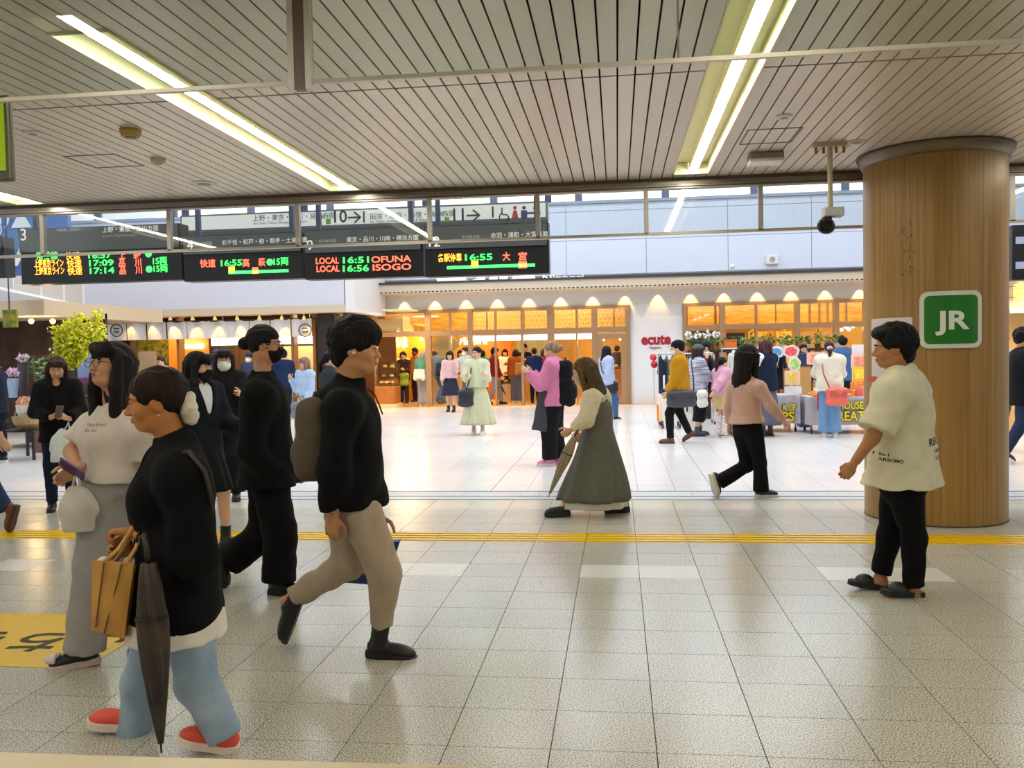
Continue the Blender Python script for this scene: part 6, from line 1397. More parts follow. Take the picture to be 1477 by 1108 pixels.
# ---- C young man in black hoodie
DC = 4.42
J = pose_px(DC, 0, 0, -4, head=(514, 503, 0), neck=(502, 566, 0), pel=(512, 726, 0), shR=(494, 592, -.18), shL=(510, 592, .17), elR=(482, 684, -.22), wrR=(482, 742, -.2), elL=(528, 670, .2), wrL=(545, 742, .2),
            hpR=(520, 742, -.09), knR=(556, 826, -.1), anR=(549, 916, -.09), toR=(597, 940, -.09), hpL=(500, 742, .09), knL=(504, 812, .09), anL=(408, 872, .09), toL=(386, 938, .09))
J['S'] = 1.0; J['hdR'] = bodydir(170)*.2-ZA
R, tp = person('young man in black hooded jacket and light grey sweatpants striding along', J, (196, 140, 96), ('mop', (16, 13, 12)), top=dict(c=(11, 11, 13), g=.042, hem=.0, sl=1.85, flat=.74, flare=.0, name='hooded_jacket', collar=.075, hood=True, fold=.014, cr=.06),
               bottom=dict(k='trousers', c=(176, 158, 138), g=.02, ra=.05, rk=.078, name='sweatpants', th=1.05, fold=.012, t=1.84), shoes=('boot', (18, 16, 15), (24, 20, 19)), res=.0085, near=True, hs=1.08, seed=11, curl=(.6, .45))
MB().tube([gd(530, 560, DC-.1), gd(541, 570, DC-.12), gd(546, 582, DC-.13), gd(552, 598, DC-.13)], .004, 5).build('drawstring', mat((30, 28, 30), .6), R, True)
MB().ball(J['head']+J['hA'][0]*.004-J['hA'][1]*.086-J['hA'][2]*.02, .009, 8, 6).build('earbud', mat((238, 238, 238), .3), R, True)
MB().tube([gd(524, 720, DC-.2), gd(530, 716, DC-.2), gd(526, 728, DC-.2)], .003, 4).build('logo_mark', mat((20, 20, 20), .6), R)
def backpack(label, c, axf, S, col_, m=None, hgt=.44, w=.28, d=.15, seed=2):
    """c = centre, axf = direction away from the wearer's back"""
    A_ = np.stack([nrm(axf), np.cross(ZA, nrm(axf)), ZA]); t = thing('backpack', c-ZA*hgt/2, label, 'backpack'); mm = m or cloth(col_)
    c = np.asarray(c, float); rr = .055
    P = [cone(c+A_[0]*i*(d/2-rr*.8)+A_[1]*j*(w/2-rr)-ZA*hgt*(.5 if i > 0 else .48)+ZA*rr, c+A_[0]*i*(d/2-rr*.9)*(.6 if i > 0 else 1)+A_[1]*j*(w/2-rr)*.86+ZA*hgt*.5-ZA*rr, rr*1.1, rr, .05) for i in (-1, 1) for j in (-1, 1)]
    P += [ell(c, A_, (d*.46, w*.46, hgt*.44), .04)]
    build_solid('pack', P, .012, mm, t, folds(seed, .009, 24))
    build_solid('pocket', [ell(c+A_[0]*d*.5-ZA*hgt*.18, A_, (d*.28, w*.4, hgt*.2), .02)], .012, mm, t)
    st = MB()
    for s in (-1, 1): st.tube([c-A_[0]*d*.3+A_[1]*s*w*.28+ZA*hgt*.42, c-A_[0]*(d*.3+.1)+A_[1]*s*w*.36+ZA*hgt*.5, c-A_[0]*(d*.3+.2)+A_[1]*s*w*.46+ZA*hgt*.2, c-A_[0]*(d*.3+.1)+A_[1]*s*w*.5-ZA*hgt*.3, c-A_[0]*d*.2+A_[1]*s*w*.42-ZA*hgt*.42], .016, 6)
    st.build('straps', mm, t, True); MB().tube([c+ZA*hgt*.5-A_[1]*.04, c+ZA*hgt*.57, c+ZA*hgt*.5+A_[1]*.04], .009, 6).build('grab_loop', mm, t, True); return t
backpack('olive grey worn backpack on the young man in black', gd(456, 632, DC-.02), bodydir(180), 1, (98, 86, 70), hgt=.4, w=.3, d=.16)
bb_ = thing('paper_bag', gd(546, 842, DC+.25), 'dark blue paper bag with white print behind the sweatpants', 'bag')
q = [gd(*p, DC+.22) for p in ((518, 785), (577, 780), (556, 842), (501, 838))]; MB().loft([[q[3]-HF*.04, q[2]-HF*.04, q[2]+HF*.06, q[3]+HF*.06], [q[0]-HF*.02, q[1]-HF*.02, q[1]+HF*.04, q[0]+HF*.04]]).build('bag', mat((14, 66, 118), .5), bb_)
uxb = nrm(q[1]-q[0]); uyb = nrm(q[0]-q[3]); text('print', 'BLUE', lerp(q[3], q[1], .42)-HF*.045-uxb*.08+ZA*.02, uxb, uyb, .035, mat((214, 226, 236), .6), bb_, .01, off=.0); text('print', 'BOTTLE CO', lerp(q[3], q[1], .2)-HF*.05-uxb*.05, uxb, uyb, .013, mat((200, 214, 226), .6), bb_, off=.0)
MB().tube([lerp(q[3], q[1], .42)-HF*.047+uxb*.0-ZA*.01+.028*(uxb*math.cos(t)+uyb*math.sin(t)) for t in np.linspace(2, 6, 10)], .004, 5).build('print', mat((214, 226, 236), .6), bb_)
MB().tube([lerp(q[0], q[1], .25), J['wrL']-ZA*.09, lerp(q[0], q[1], .75)], .005, 6).build('handle', mat((14, 60, 108), .5), bb_, True)
# ---- D woman in black with bun and black mask
DD = 5.62
J = pose_px(DD, 5, 5, -4, head=(383, 497, 0), neck=(379, 553, 0), pel=(388, 690, 0), shR=(372, 574, -.17), shL=(392, 574, .16), elR=(362, 648, -.2), wrR=(388, 682, -.16), elL=(405, 645, .2), wrL=(424, 676, .16),
            hpR=(390, 702, -.08), knR=(404, 770, -.09), anR=(402, 842, -.09), toR=(430, 858, -.09), hpL=(385, 702, .08), knL=(382, 770, .08), anL=(327, 812, .08), toL=(320, 850, .08))
J['S'] = .98
R, tp = person('woman all in black with bun, glasses and black face mask', J, (196, 142, 104), ('bun', (18, 14, 13)), top=dict(c=(11, 11, 12), g=.05, hem=.04, sl=1.9, name='jacket', collar=.07, flare=.02, flat=.86, fold=.012, cr=.075),
               bottom=dict(k='trousers', c=(10, 10, 11), g=.03, ra=.105, rk=.105, name='wide_trousers', t=1.94), shoes=('boot', (16, 15, 15), (24, 22, 22)), res=.011, near=True, hs=1.0, mask=(24, 22, 24), glasses=(150, 120, 90), seed=21, curl=(.8, .6))
ph = thing('phone', gd(436, 687, DD+.1), 'phone in a pale pink case held by the masked woman in black', 'phone'); c = gd(435, 686, DD+.1); MB().obox(c, (nrm(HR*.6-ZA*.8), nrm(HR*.8+ZA*.6), HF), (.085, .075, .01)).build('case', mat((226, 178, 214), .4), ph, bevel=.004); MB().obox(c+HF*.006, (nrm(HR*.6-ZA*.8), nrm(HR*.8+ZA*.6), HF), (.075, .065, .006)).build('screen', mat((40, 36, 50), .15), ph)
# ---- E woman in dark suit with black mask
DE = 7.0
gE = gd(290, 700, DE); J = stance(gE[0], gE[1], 1.58, 330, .38, 'L', (20, 60), (-5, 15), hf=345, hp=-4)
R, tp = person('woman in dark navy suit and black mask with long dark hair', J, SK3, ('long', (20, 16, 16)), top=dict(c=(20, 26, 34), g=.035, hem=.16, sl=1.9, name='suit_jacket', v=.5, fold=.01), over=dict(c=(232, 234, 238), g=.018, hem=-.1, sl=.3, name='blouse'), bottom=dict(k='skirt', c=(17, 18, 22), t=.52, r1=.25, amp=.06), shoes=('boot', (18, 17, 18), (24, 22, 22)), res=.014, hs=1.08, mask=(26, 24, 26), seed=31)
# ---- F woman with white mask walking towards the viewer
gF = gz(345, 719); J = stance(gF[0]-.12, gF[1], 1.62, 286, .25, 'L', (35, 70), (20, 60), hp=-4)
R, tp = person('woman with bobbed hair and white face mask in dark clothes', J, SK3, ('bob', (40, 24, 22)), top=dict(c=(24, 23, 26), g=.03, hem=.2, sl=1.9, name='sweater', fold=.01), bottom=dict(k='trousers', c=(19, 19, 22), g=.03, ra=.09, rk=.095), shoes=('sneaker', (18, 18, 20), (30, 30, 32)), res=.014, hs=1.06, mask=(226, 236, 232), seed=33, glasses=(70, 50, 44))
# ---- G woman with long hair reading her phone
gG = gz(90, 733); J = stance(gG[0], gG[1], 1.56, 292, .22, 'R', (18, 95), (18, 95), hp=-22, outL=12, outR=12)
P_ = gd(86, 602, dist(gG)-.27); l_ = np.cross(ZA, J['bf']); J['wrR'] = P_-l_*.075-J['bf']*.05; J['wrL'] = P_+l_*.075-J['bf']*.05-ZA*.02; J['elL'] = J['elL']-J['bf']*.03; J['hdR'] = nrm(l_*.6+J['bf']*.6+ZA*.35); J['hdL'] = nrm(-l_*.6+J['bf']*.6+ZA*.3)
R, tp = person('long-haired woman in black looking down at her phone', J, (214, 166, 130), ('parted', (58, 36, 26)), top=dict(c=(20, 19, 21), g=.03, hem=.16, sl=1.9, name='jumper', v=.3, fold=.01), bottom=dict(k='trousers', c=(26, 36, 56), g=.012, ra=.05), shoes=('flat', (24, 22, 24), (30, 30, 30)), res=.014, hs=1.04, seed=35, curl=(.7, .7))
ph = thing('phone', lerp(J['wrL'], J['wrR'], .5)+J['bf']*.1, 'small dark phone held by the long-haired woman in black', 'phone'); c = P_+J['bf']*.035+ZA*.06; MB().obox(c, (HR, nrm(ZA+HF*.5), nrm(HF-ZA*.5)), (.075, .13, .01)).build('case', mat((70, 60, 56), .4), ph, bevel=.003); MB().obox(c+nrm(HF-ZA*.5)*.006, (HR, nrm(ZA+HF*.5), nrm(HF-ZA*.5)), (.065, .12, .004)).build('screen', mat((150, 150, 156), .2), ph)
DG = dist(gG)-.3; carrier('white plastic bag with a food box held by the long-haired woman', J['wrL']+J['bf']*.03-ZA*.03, gd(92, 666, DG), .3, (226, 234, 232), .1, seed=12)
# ---- H person leaving at the left edge, one boot trailing
DH = 7.8
J = pose_px(DH, 180, head=(-62, 520, 0), neck=(-55, 552, 0), pel=(-42, 632, 0), shL=(-42, 568, -.16), shR=(-58, 568, .16), elL=(-14, 604, -.2), wrL=(2, 632, -.18), elR=(-62, 608, .2), wrR=(-80, 636, .2), hpL=(-38, 640, -.08), knL=(-18, 694, -.08), anL=(10, 736, -.08), toL=(14, 764, -.08), hpR=(-46, 640, .08), knR=(-62, 700, .08), anR=(-78, 752, .08), toR=(-106, 764, .08))
R, tp = person('walker in navy top and jeans with a brown boot, mostly out of sight', J, SK1, ('short', HB), top=dict(c=(22, 26, 40), g=.03, hem=.08, sl=1.7, name='jacket'), bottom=dict(k='trousers', c=(38, 62, 96), g=.02, ra=.062, name='jeans'), shoes=('boot', (110, 50, 26), (60, 34, 24)), res=.014, seed=37)
gX = gz(-4, 668); J = stance(gX[0], gX[1], 1.62, 182, .1, 'L', (5, 30), (5, 30))
R, tp = person('shopper in navy with striped collar standing at the flower table', J, SK1, ('short', HB), top=dict(c=(30, 36, 52), g=.05, hem=.14, name='coat'), bottom=dict(k='trousers', c=(24, 28, 40), g=.02), res=.018, seed=38)
# ---- I lady in the grey pinafore dress
DI = 8.05
J = pose_px(DI, 178, 176, -14, head=(842, 537, 0), neck=(858, 567, 0), pel=(862, 635, 0), shL=(853, 574, -.15), shR=(868, 572, .14), elL=(846, 605, -.18), wrL=(824, 620, -.14), elR=(872, 602, .18), wrR=(842, 626, .16),
            hpL=(858, 642, -.08), knL=(835, 690, -.08), anL=(812, 733, -.08), toL=(794, 744, -.08), hpR=(868, 642, .08), knR=(885, 690, .08), anR=(898, 736, .08), toR=(886, 749, .08))
J['toR'] = J['anR']+bodydir(180)*.14-ZA*.07; J['S'] = .92
R, tp = person('lady in long grey pinafore dress with cream puffed sleeves', J, SK3, ('straight', (84, 66, 42)), top=dict(c=(220, 210, 182), g=.008, hem=-.1, sl=1.85, name='blouse', fold=.012, cr=.05, sg=4.5), bottom=dict(k='skirt', name='petticoat', c=(230, 224, 206), t=.96, r1=.3, r1s=.24, nf=8, z=.075), shoes=('clog', (18, 17, 17), (22, 20, 20)), res=.012, near=True, hs=1.12, seed=41, curl=(1., .6))
A2 = torso_axes(J); rings = []
top_, bot_ = lerp(J['pel'], J['neck'], .82), gd(857, 720, DI)
prof = [(0, .17, .135), (.08, .18, .15), (.16, .18, .15), (.26, .165, .14), (.38, .185, .165), (.55, .2, .21), (.75, .24, .27), (.9, .27, .31), (1, .285, .325)]
for u in np.linspace(0, 1, 22):
    ws, wf = np.interp(u, [p[0] for p in prof], [p[1] for p in prof]), np.interp(u, [p[0] for p in prof], [p[2] for p in prof]); c = lerp(top_, bot_, u)+HR*(.03*math.sin(PI*u)); am = .09*max(0, u-.2)
    rings.append([c+J['bf']*wf*q*math.cos(t)+np.cross(ZA, J['bf'])*ws*q*math.sin(t) for t in np.linspace(0, 2*PI, 80, endpoint=False) for q in (1+am*(math.sin(8*t+1.5*math.sin(2*t)+u)+.5*math.sin(17*t)),)])
dress = MB().loft(rings).build('pinafore_dress', mat((104, 104, 92), .85, c2=(84, 84, 76), vs=60, stretch=(3, 3, .3), bump=.3, bs=120), R, True)
for s in (1, -1): MB().tube([top_+A2[0]*.1+A2[1]*s*.07, J['neck']+A2[1]*s*.085-A2[2]*.0+A2[0]*.02, top_-A2[0]*.105+A2[1]*s*.06], .017, 6).build('shoulder_strap', mat((92, 92, 84), .85), dress, True)
mb = MB(); 
for s in (1, -1): mb.loft([[J['neck']+A2[1]*s*(.06+.1*u)-A2[2]*(.01+.03*u)+J['bf']*.1*math.cos(t)+ZA*.02*math.sin(7*t)*u for t in np.linspace(.2, PI-.2, 24)] for u in (0, .5, 1)], close=False, caps=False)
fr_ = mb.build('frilled_collar', cloth((220, 212, 188)), R, True); sol = fr_.modifiers.new('t', 'SOLIDIFY'); sol.thickness = .006
um = thing('umbrella', gd(792, 715, DI-.2), 'folded taupe umbrella in the hand of the lady in grey', 'umbrella')
umbrella(um, gd(829, 630, DI-.2), gd(793, 712, DI-.2), .045, (150, 138, 116), None, [gd(833, 620, DI-.2), gd(826, 614, DI-.18)], (90, 60, 40))
# ---- L woman in pink top seen from behind
DL = 8.85
J = pose_px(DL, 28, 20, -4, head=(1080, 516, 0), neck=(1074, 546, 0), pel=(1078, 618, 0), shR=(1096, 560, -.14), shL=(1058, 560, .06), elR=(1112, 586, -.2), wrR=(1130, 607, -.14), elL=(1052, 588, .12), wrL=(1052, 612, .16),
            hpR=(1088, 626, -.07), knR=(1096, 668, -.06), anR=(1098, 709, -.06), toR=(1122, 718, -.03), hpL=(1072, 626, .06), knL=(1078, 672, .05), anL=(1036, 696, .04), toL=(1034, 718, .04))
J['S'] = .98
R, tp = person('woman in pale pink knit and black flared trousers walking off', J, SK1, ('straight', (24, 16, 16)), top=dict(c=(204, 164, 148), g=.018, hem=-.06, sl=1.92, name='knit_top', fold=.006, cr=.04), bottom=dict(k='trousers', c=(10, 10, 11), g=.01, ra=.078, rk=.064, name='flared_trousers'), shoes=('sneaker', (26, 25, 26), (222, 214, 196)), res=.011, near=True, hs=1.12, seed=51, curl=(.6, .8))
# ---- M man in cream T-shirt
DM = 5.3
J = pose_px(DM, 150, 162, -4, head=(1288, 502, 0), neck=(1301, 546, 0), pel=(1302, 702, 0), shL=(1288, 570, -.17), shR=(1312, 566, .16), elL=(1258, 632, -.2), wrL=(1232, 668, -.2), elR=(1300, 632, .2), wrR=(1272, 676, .18),
            hpL=(1308, 716, -.09), knL=(1318, 776, -.09), anL=(1318, 846, -.09), toL=(1275, 858, -.09), hpR=(1294, 716, .09), knR=(1284, 770, .09), anR=(1270, 828, .09), toR=(1236, 838, .09))
J['S'] = 1.0
R, tp = person('man in oversized cream T-shirt and dark slides by the column', J, (178, 124, 80), ('crop', (16, 13, 12)), top=dict(c=(226, 218, 188), g=.068, hem=-.02, sl=.82, name='t_shirt', fold=.012, cr=.105, flare=.03, sg=.6), bottom=dict(k='trousers', c=(10, 10, 11), g=.012, ra=.06, rk=.07), shoes=('slide', (28, 34, 34), (24, 30, 30)), res=.0095, near=True, hs=1.05, fat=1.14, seed=61, curl=(1.6, .6))
for n in 'LR':   # bare feet in the slides
    a, t = J['an'+n], J['to'+n]; f = nrm(V(*(t-a)[:2], 0)); b = a-ZA*.05
    P = [cone(a+ZA*.05, b+f*.0, .035, .034, .02), cone(b-f*.01, b+f*.12-ZA*.015, .034, .026, .03)]+[cone(b+f*.12+np.cross(ZA, f)*o_-ZA*.012, b+f*(.165-abs(o_)*.4)+np.cross(ZA, f)*o_-ZA*.012, .012, .01, .006) for o_ in (-.03, -.015, 0, .014, .03)]
    build_solid('foot', P, .007, skinm((176, 122, 82)), R)
decal([('RSON', .8)], 1320, 640, DM, .058, tp, tp, (40, 38, 36), bold=.03, ang=6); decal([('URBAN', 1.), ('SCENE SERIES', 1.)], 1330, 649, DM, .02, tp, tp, (60, 58, 52), bold=.02, ang=6, lh=2.2)
decal([('1. No.1', .8), ('IN ARSOMO', .8)], 1246, 652, DM, .024, tp, tp, (50, 48, 44), bold=.03, ang=-6)
# ---- J woman in pink hoodie with backpack
gJ = gz(797, 671); J = stance(gJ[0]+.03, gJ[1], 1.64, 168, .1, 'L', (28, 105), (28, 100), hp=-14)
R, tp = person('woman in pink hoodie with black backpack and pink shoes', J, SK1, ('bun', (150, 124, 92)), top=dict(c=(214, 128, 168), g=.05, hem=.1, name='hoodie', hood=True, fold=.012), bottom=dict(k='trousers', c=(24, 22, 24), g=.045, ra=.1, rk=.11), shoes=('sneaker', (226, 150, 176), (240, 214, 220)), res=.015, seed=71)
sk = MB(); p0 = J['pel']+bodydir(180)*.1-HF*.12
build_solid('tied_jacket', [cone(p0+ZA*.06, p0-ZA*.42-HR*.06, .1, .14, .04, cap=True, flat=(HF, .5)), cone(p0+ZA*.06, J['pel']+bodydir(0)*.12-HF*.05+ZA*.06, .06, .06, .04)], .015, cloth((70, 68, 72)), R, folds(5, .012, 22, HR))
backpack('large black backpack with white piping on the pink hoodie', gd(816, 553, dist(gJ)-.02), bodydir(-8), 1, (24, 24, 30), hgt=.6, w=.36, d=.2)
# ---- K woman in blue blouse with shoulder bag
gK = gz(876, 607); J = stance(gK[0], gK[1], 1.62, 20, .25, 'R', (15, 30), (-10, 20), hf=25)
R, tp = person('woman in light blue blouse and jeans with black shoulder bag', J, SK1, ('straight', (22, 22, 28)), top=dict(c=(172, 186, 216), g=.045, hem=.1, name='blouse'), bottom=dict(k='trousers', c=(70, 96, 140), g=.03, ra=.09, name='jeans'), res=.018, seed=73)
def satchel(label, c, w, h, d, col_, strap=None, name='shoulder_bag', rz=HR):
    c = np.asarray(c, float); t = thing(name, c-ZA*h/2, label, 'bag'); A_ = np.stack([nrm(rz), np.cross(ZA, nrm(rz)), ZA]); rr = min(.045, h*.2, d*.45); build_solid('body', [cone(c-A_[0]*(w/2-rr)+ZA*j*(h/2-rr)*(.9 if j > 0 else 1)+A_[1]*i*(d/2-rr), c+A_[0]*(w/2-rr)+ZA*j*(h/2-rr)+A_[1]*i*(d/2-rr), rr, rr, .06) for i in (-1, 1) for j in (-1, 1)]+[ell(c, A_, (w*.5, d*.5, h*.52), .05)], .012, mat(col_, .5, var=.08), t, folds(3, .007, 24)); MB().obox(c+ZA*h*.18-A_[1]*d*.5, A_, (w*.8, .01, h*.35)).build('flap', mat(tuple(int(v*.85) for v in col_), .5), t, bevel=.004)
    if strap is not None: MB().tube(strap, .012, 6).build('strap', mat(tuple(int(v*.8) for v in col_), .5), t, True)
    return t
c = gd(884, 558, dist(gK)-.15); satchel('black shoulder bag on the light blue blouse', c, .2, .22, .1, (22, 22, 26), [c+ZA*.1-HR*.05, gd(868, 535, dist(gK)-.16), gd(866, 522, dist(gK)-.1)])
# ---- N man at the right edge
gN = gz(1466, 668); J = stance(gN[0]+.06, gN[1], 1.72, 350, .45, 'L', (40, 70), (20, 50), hf=0)
R, tp = person('man in black long-sleeved top and jeans beyond the column', J, SK2, ('short', HB), top=dict(c=(18, 20, 24), g=.03, hem=.16, sl=1.6, name='top'), bottom=dict(k='trousers', c=(40, 52, 76), g=.02, name='jeans'), shoes=('sneaker', (60, 60, 66), (226, 226, 230)), res=.014, seed=75)
gN2 = gz(1456, 657)+V(-.05, .3, 0); J = stance(gN2[0]+.15, gN2[1]+.2, 1.66, 200, .2, 'L')
R, tp = person('figure in light shirt half hidden behind the man in black', J, SK1, ('short', (40, 30, 26)), top=dict(c=(176, 190, 206), g=.03, hem=.12, name='shirt'), bottom=dict(k='trousers', c=(84, 78, 72), g=.02), shoes=('boot', (40, 34, 30), (30, 28, 26)), res=.02, seed=76)

# ---- shoppers further off
def far(label, px, py, h, ang, skin=SK1, hair=('short', HB), top=None, bottom=None, shoes=None, stride=0., lead='L', res=.02, dd=(0, 0), Y=None, **kw):
    g = gz(px, py) if Y is None else V(gy(px, 500, Y)[0], Y, 0); ks = {k: kw.pop(k) for k in ('armL', 'armR', 'hf', 'hp', 'lean') if k in kw}
    J = stance(g[0]+dd[0], g[1]+dd[1], h, ang, stride, lead, **ks); global SEED; SEED += 1
    R, tp = person(label, J, skin, hair, top, bottom, shoes or ('sneaker', (40, 38, 40), (210, 206, 200)), res=res, seed=SEED, **kw); return J, g, R, tp
SEED = 100
T = lambda c, **k: dict(c=c, **k); B = lambda c, k_='trousers', **k: dict(k=k_, c=c, **k)
J, g, R, tp = far('person in mustard jacket and black cap beside the rack', 981, 639, 1.66, 165, hair=('cap', HB), cap=((20, 22, 28), True), mask=(230, 230, 230), top=T((186, 130, 22), g=.045, hem=.06, fold=.012), bottom=B((22, 20, 22), ra=.055), shoes=('boot', (110, 66, 42), (80, 50, 36)), stride=.3, res=.014)
D_ = dist(g)-.22; c = gd(983, 575, D_); satchel('wide charcoal messenger bag on the mustard jacket', c, .44, .24, .12, (56, 58, 64), [c+HR*.2+ZA*.05, gd(1000, 545, D_-.02), gd(997, 520, D_+.1)])
J, g, R, tp = far('person in grey cap, striped shirt and cropped black trousers', 1005, 632, 1.58, 12, hair=('bob', (50, 40, 36)), cap=((96, 94, 94), True), glasses=(40, 40, 40), top=T((120, 128, 156), g=.035, hem=.08, m=mat((226, 226, 232), .85, c2=(60, 76, 130), vs=7, stretch=(.4, .4, 9))), bottom=B((24, 24, 28), ra=.1, t=1.55, rk=.1), shoes=('boot', (70, 72, 78), (50, 50, 54)), stride=.15, armL=(35, 40), armR=(25, 40), res=.015, dd=(.06, .38))
c = gd(1013, 575, dist(g)-.1); satchel('white drawstring pouch held by the striped shopper', c, .15, .26, .1, (232, 230, 222), [c+ZA*.12, c+ZA*.24], 'pouch')
J, g, R, tp = far('girl in pink jacket, beige shorts and ruffled socks', 1042, 631, 1.36, 25, hair=('pony', (26, 20, 22)), top=T((214, 160, 180), g=.045, hem=.04), bottom=B((214, 184, 130), 'shorts', t=.75, g=.03), shoes=('sneaker', (36, 40, 48), (220, 216, 210)), armL=(0, 20), armR=(-50, 10), res=.014)
for n in 'LR': build_solid('ruffled_sock', [cone(J['kn'+n]-ZA*.06, J['an'+n]+ZA*.02, .055, .06, .01)], .012, cloth((226, 214, 212)), R, folds(7, .014, 40, ZA))
J, g, R, tp = far('woman in navy vest, white sleeves and grey long skirt', 1106, 629, 1.64, 120, hair=('bob', (70, 40, 46)), top=T((24, 36, 58), g=.045, hem=.12, fold=.01), bottom=B((98, 100, 112), 'skirt', t=.86, r1=.25, amp=.1), shoes=('boot', (66, 62, 66), (60, 40, 34)), armL=(30, 80), armR=(30, 80), res=.014)
for n in 'LR': build_solid('white_sleeve', arm(J, n, .35, .055), .014, cloth((232, 234, 238)), R)
J, g, R, tp = far('woman in cream jacket and flared jeans at the lettered table', 1197, 631, 1.58, 75, hair=('pony', (56, 30, 32)), top=T((230, 222, 204), g=.055, hem=.1, hood=True, fold=.014), bottom=B((112, 148, 190), ra=.1, rk=.085, g=.015, name='flared_jeans'), shoes=('sneaker', (214, 216, 222), (220, 220, 224)), armL=(35, 70), armR=(35, 60), res=.014)
c = gd(1207, 572, dist(g)-.25); satchel('coral crumpled shoulder bag on the cream jacket', c, .34, .28, .16, (226, 104, 84), [c-HR*.1+ZA*.1, gd(1188, 540, dist(g)-.2), gd(1186, 525, dist(g)-.15)])
MB().ball(J['head']-J['hA'][0]*.12+J['hA'][2]*.0, (.05, .03, .04), 10, 6).build('hair_tie', cloth((200, 180, 180)), R, True)
J, g, R, tp = far('man in blue denim shirt behind the goods table', 1216, 606, 1.7, 85, top=T((66, 104, 150), g=.035, hem=.12), bottom=B((40, 40, 46)), res=.018)
J, g, R, tp = far('shopper in beige coat and dark green cap behind the rack', 1019, 606, 1.66, 200, hair=('cap', HB), cap=((34, 52, 56), True), mask=(226, 220, 210), top=T((206, 180, 140), g=.045, hem=.16), bottom=B((60, 56, 54)), res=.018)
J, g, R, tp = far('seller with dark hair behind the white notice stall', 1162, 603, 1.56, 268, hair=('short', (40, 28, 28)), top=T((40, 66, 110), g=.03, hem=.1), bottom=B((30, 32, 40)), res=.02, dd=(0, .2))
# pale green dress
J, g, R, tp = far('woman in long pale green dress with black tote walking over', 690, 627, 1.63, 268, hair=('back', (26, 22, 24)), hf=240, top=T((212, 212, 178), g=.035, hem=.0, name='bodice', fold=.012, cr=.07), bottom=B((206, 206, 168), 'skirt', name='dress_skirt', t=.86, r1=.26, r1s=.32, nf=10, amp=.09), shoes=('sneaker', (236, 232, 228), (240, 238, 234)), stride=.16, armL=(18, 85), armR=(18, 90), res=.014)
c = gd(672, 574, dist(g)-.15); tt = satchel('black and white slouchy tote on the pale green dress', c, .28, .3, .14, (40, 44, 54), [c+ZA*.12, gd(678, 545, dist(g)-.2), gd(680, 527, dist(g)-.08)])
um = thing('umbrella', gd(708, 610, dist(g)-.05), 'folded dark umbrella with red handle beside the pale green dress', 'umbrella'); umbrella(um, gd(702, 575, dist(g)-.02), gd(709, 611, dist(g)-.02), .03, (50, 50, 58), None, [gd(701, 566, dist(g)-.02)], (150, 20, 40))
# queue and passers in front of the shops
far('woman in pink blouse and navy checked skirt', 651, 594, 1.58, 262, hair=('bob', (36, 26, 28)), top=T((216, 178, 180), g=.03, hem=-.02), bottom=B((44, 46, 66), 'skirt', t=.55, r1=.24), shoes=('boot', (30, 34, 50), (24, 24, 30)), armL=(40, 100), stride=.1)
J, g, R, tp = far('grey-haired woman in teal jacket and light grey trousers', 611, 586, 1.6, 80, hair=('bob', (168, 166, 166)), top=T((92, 150, 136), g=.045, hem=.06), bottom=B((168, 168, 176), g=.03, ra=.09), shoes=('sneaker', (226, 226, 230), (236, 236, 238)))
backpack('white rucksack on the teal jacket', gd(605, 541, dist(g)-.28), bodydir(260), 1, (228, 222, 214), hgt=.32, w=.34, d=.14)
J, g, R, tp = far('tall person with pale hair and light blue shirt striding', 636, 583, 1.76, 60, hair=('short', (196, 194, 190)), top=T((150, 176, 212), g=.045, hem=.08), bottom=B((84, 120, 172), ra=.08, name='jeans'), shoes=('sneaker', (40, 60, 110), (60, 50, 50)), stride=.5)
backpack('blue and red rucksack on the light blue shirt', gd(637, 533, dist(g)-.26), bodydir(250), 1, (50, 84, 130), m=cloth((60, 80, 128), .3), hgt=.42, w=.36, d=.16)
J, g, R, tp = far('shopper in dark cardigan with lime bag', 582, 576, 1.58, 250, Y=25.98, hair=('short', HB), top=T((70, 44, 38), g=.035, hem=.12), bottom=B((60, 60, 68), ra=.06), armL=(20, 80))
c = gd(583, 547, dist(g)-.25); satchel('bright lime green shopping bag', c, .26, .36, .12, (170, 190, 50), [c+ZA*.15-HR*.05, c+ZA*.33, c+ZA*.15+HR*.05], 'shopping_bag')
far('tanned man in orange top at the katsu counter', 599, 577, 1.7, 220, Y=26.85, skin=(120, 78, 58), hair=('short', (30, 24, 24)), top=T((206, 128, 66), g=.03, hem=.06), bottom=B((66, 44, 60)))
J, g, R, tp = far('man in dark red sweater and grey trousers with umbrella', 714, 584, 1.68, 10, hair=('mop', (30, 18, 18)), top=T((132, 18, 28), g=.045, hem=.06), bottom=B((140, 142, 150), ra=.06), stride=.4, shoes=('boot', (24, 22, 24), (20, 20, 20)))
um = thing('umbrella', gd(730, 571, dist(g)-.1), 'slim black umbrella slanting from the dark red sweater', 'umbrella'); umbrella(um, gd(722, 556, dist(g)-.15), gd(730, 571, dist(g)-.15), .022, (40, 40, 46), None, [gd(720, 551, dist(g)-.15)])
far('person in bright teal top beside the dark red sweater', 697, 584, 1.62, 80, hair=('bob', (38, 22, 22)), top=T((60, 170, 142), g=.03, hem=.06), bottom=B((50, 50, 60)), dd=(-.1, .5))
far('masked shopper in pale jacket behind the green dress', 674, 586, 1.68, 210, hair=('short', (56, 46, 44)), mask=(238, 236, 236), top=T((176, 190, 204), g=.045, hem=.1), bottom=B((90, 96, 110)), armR=(70, 30))
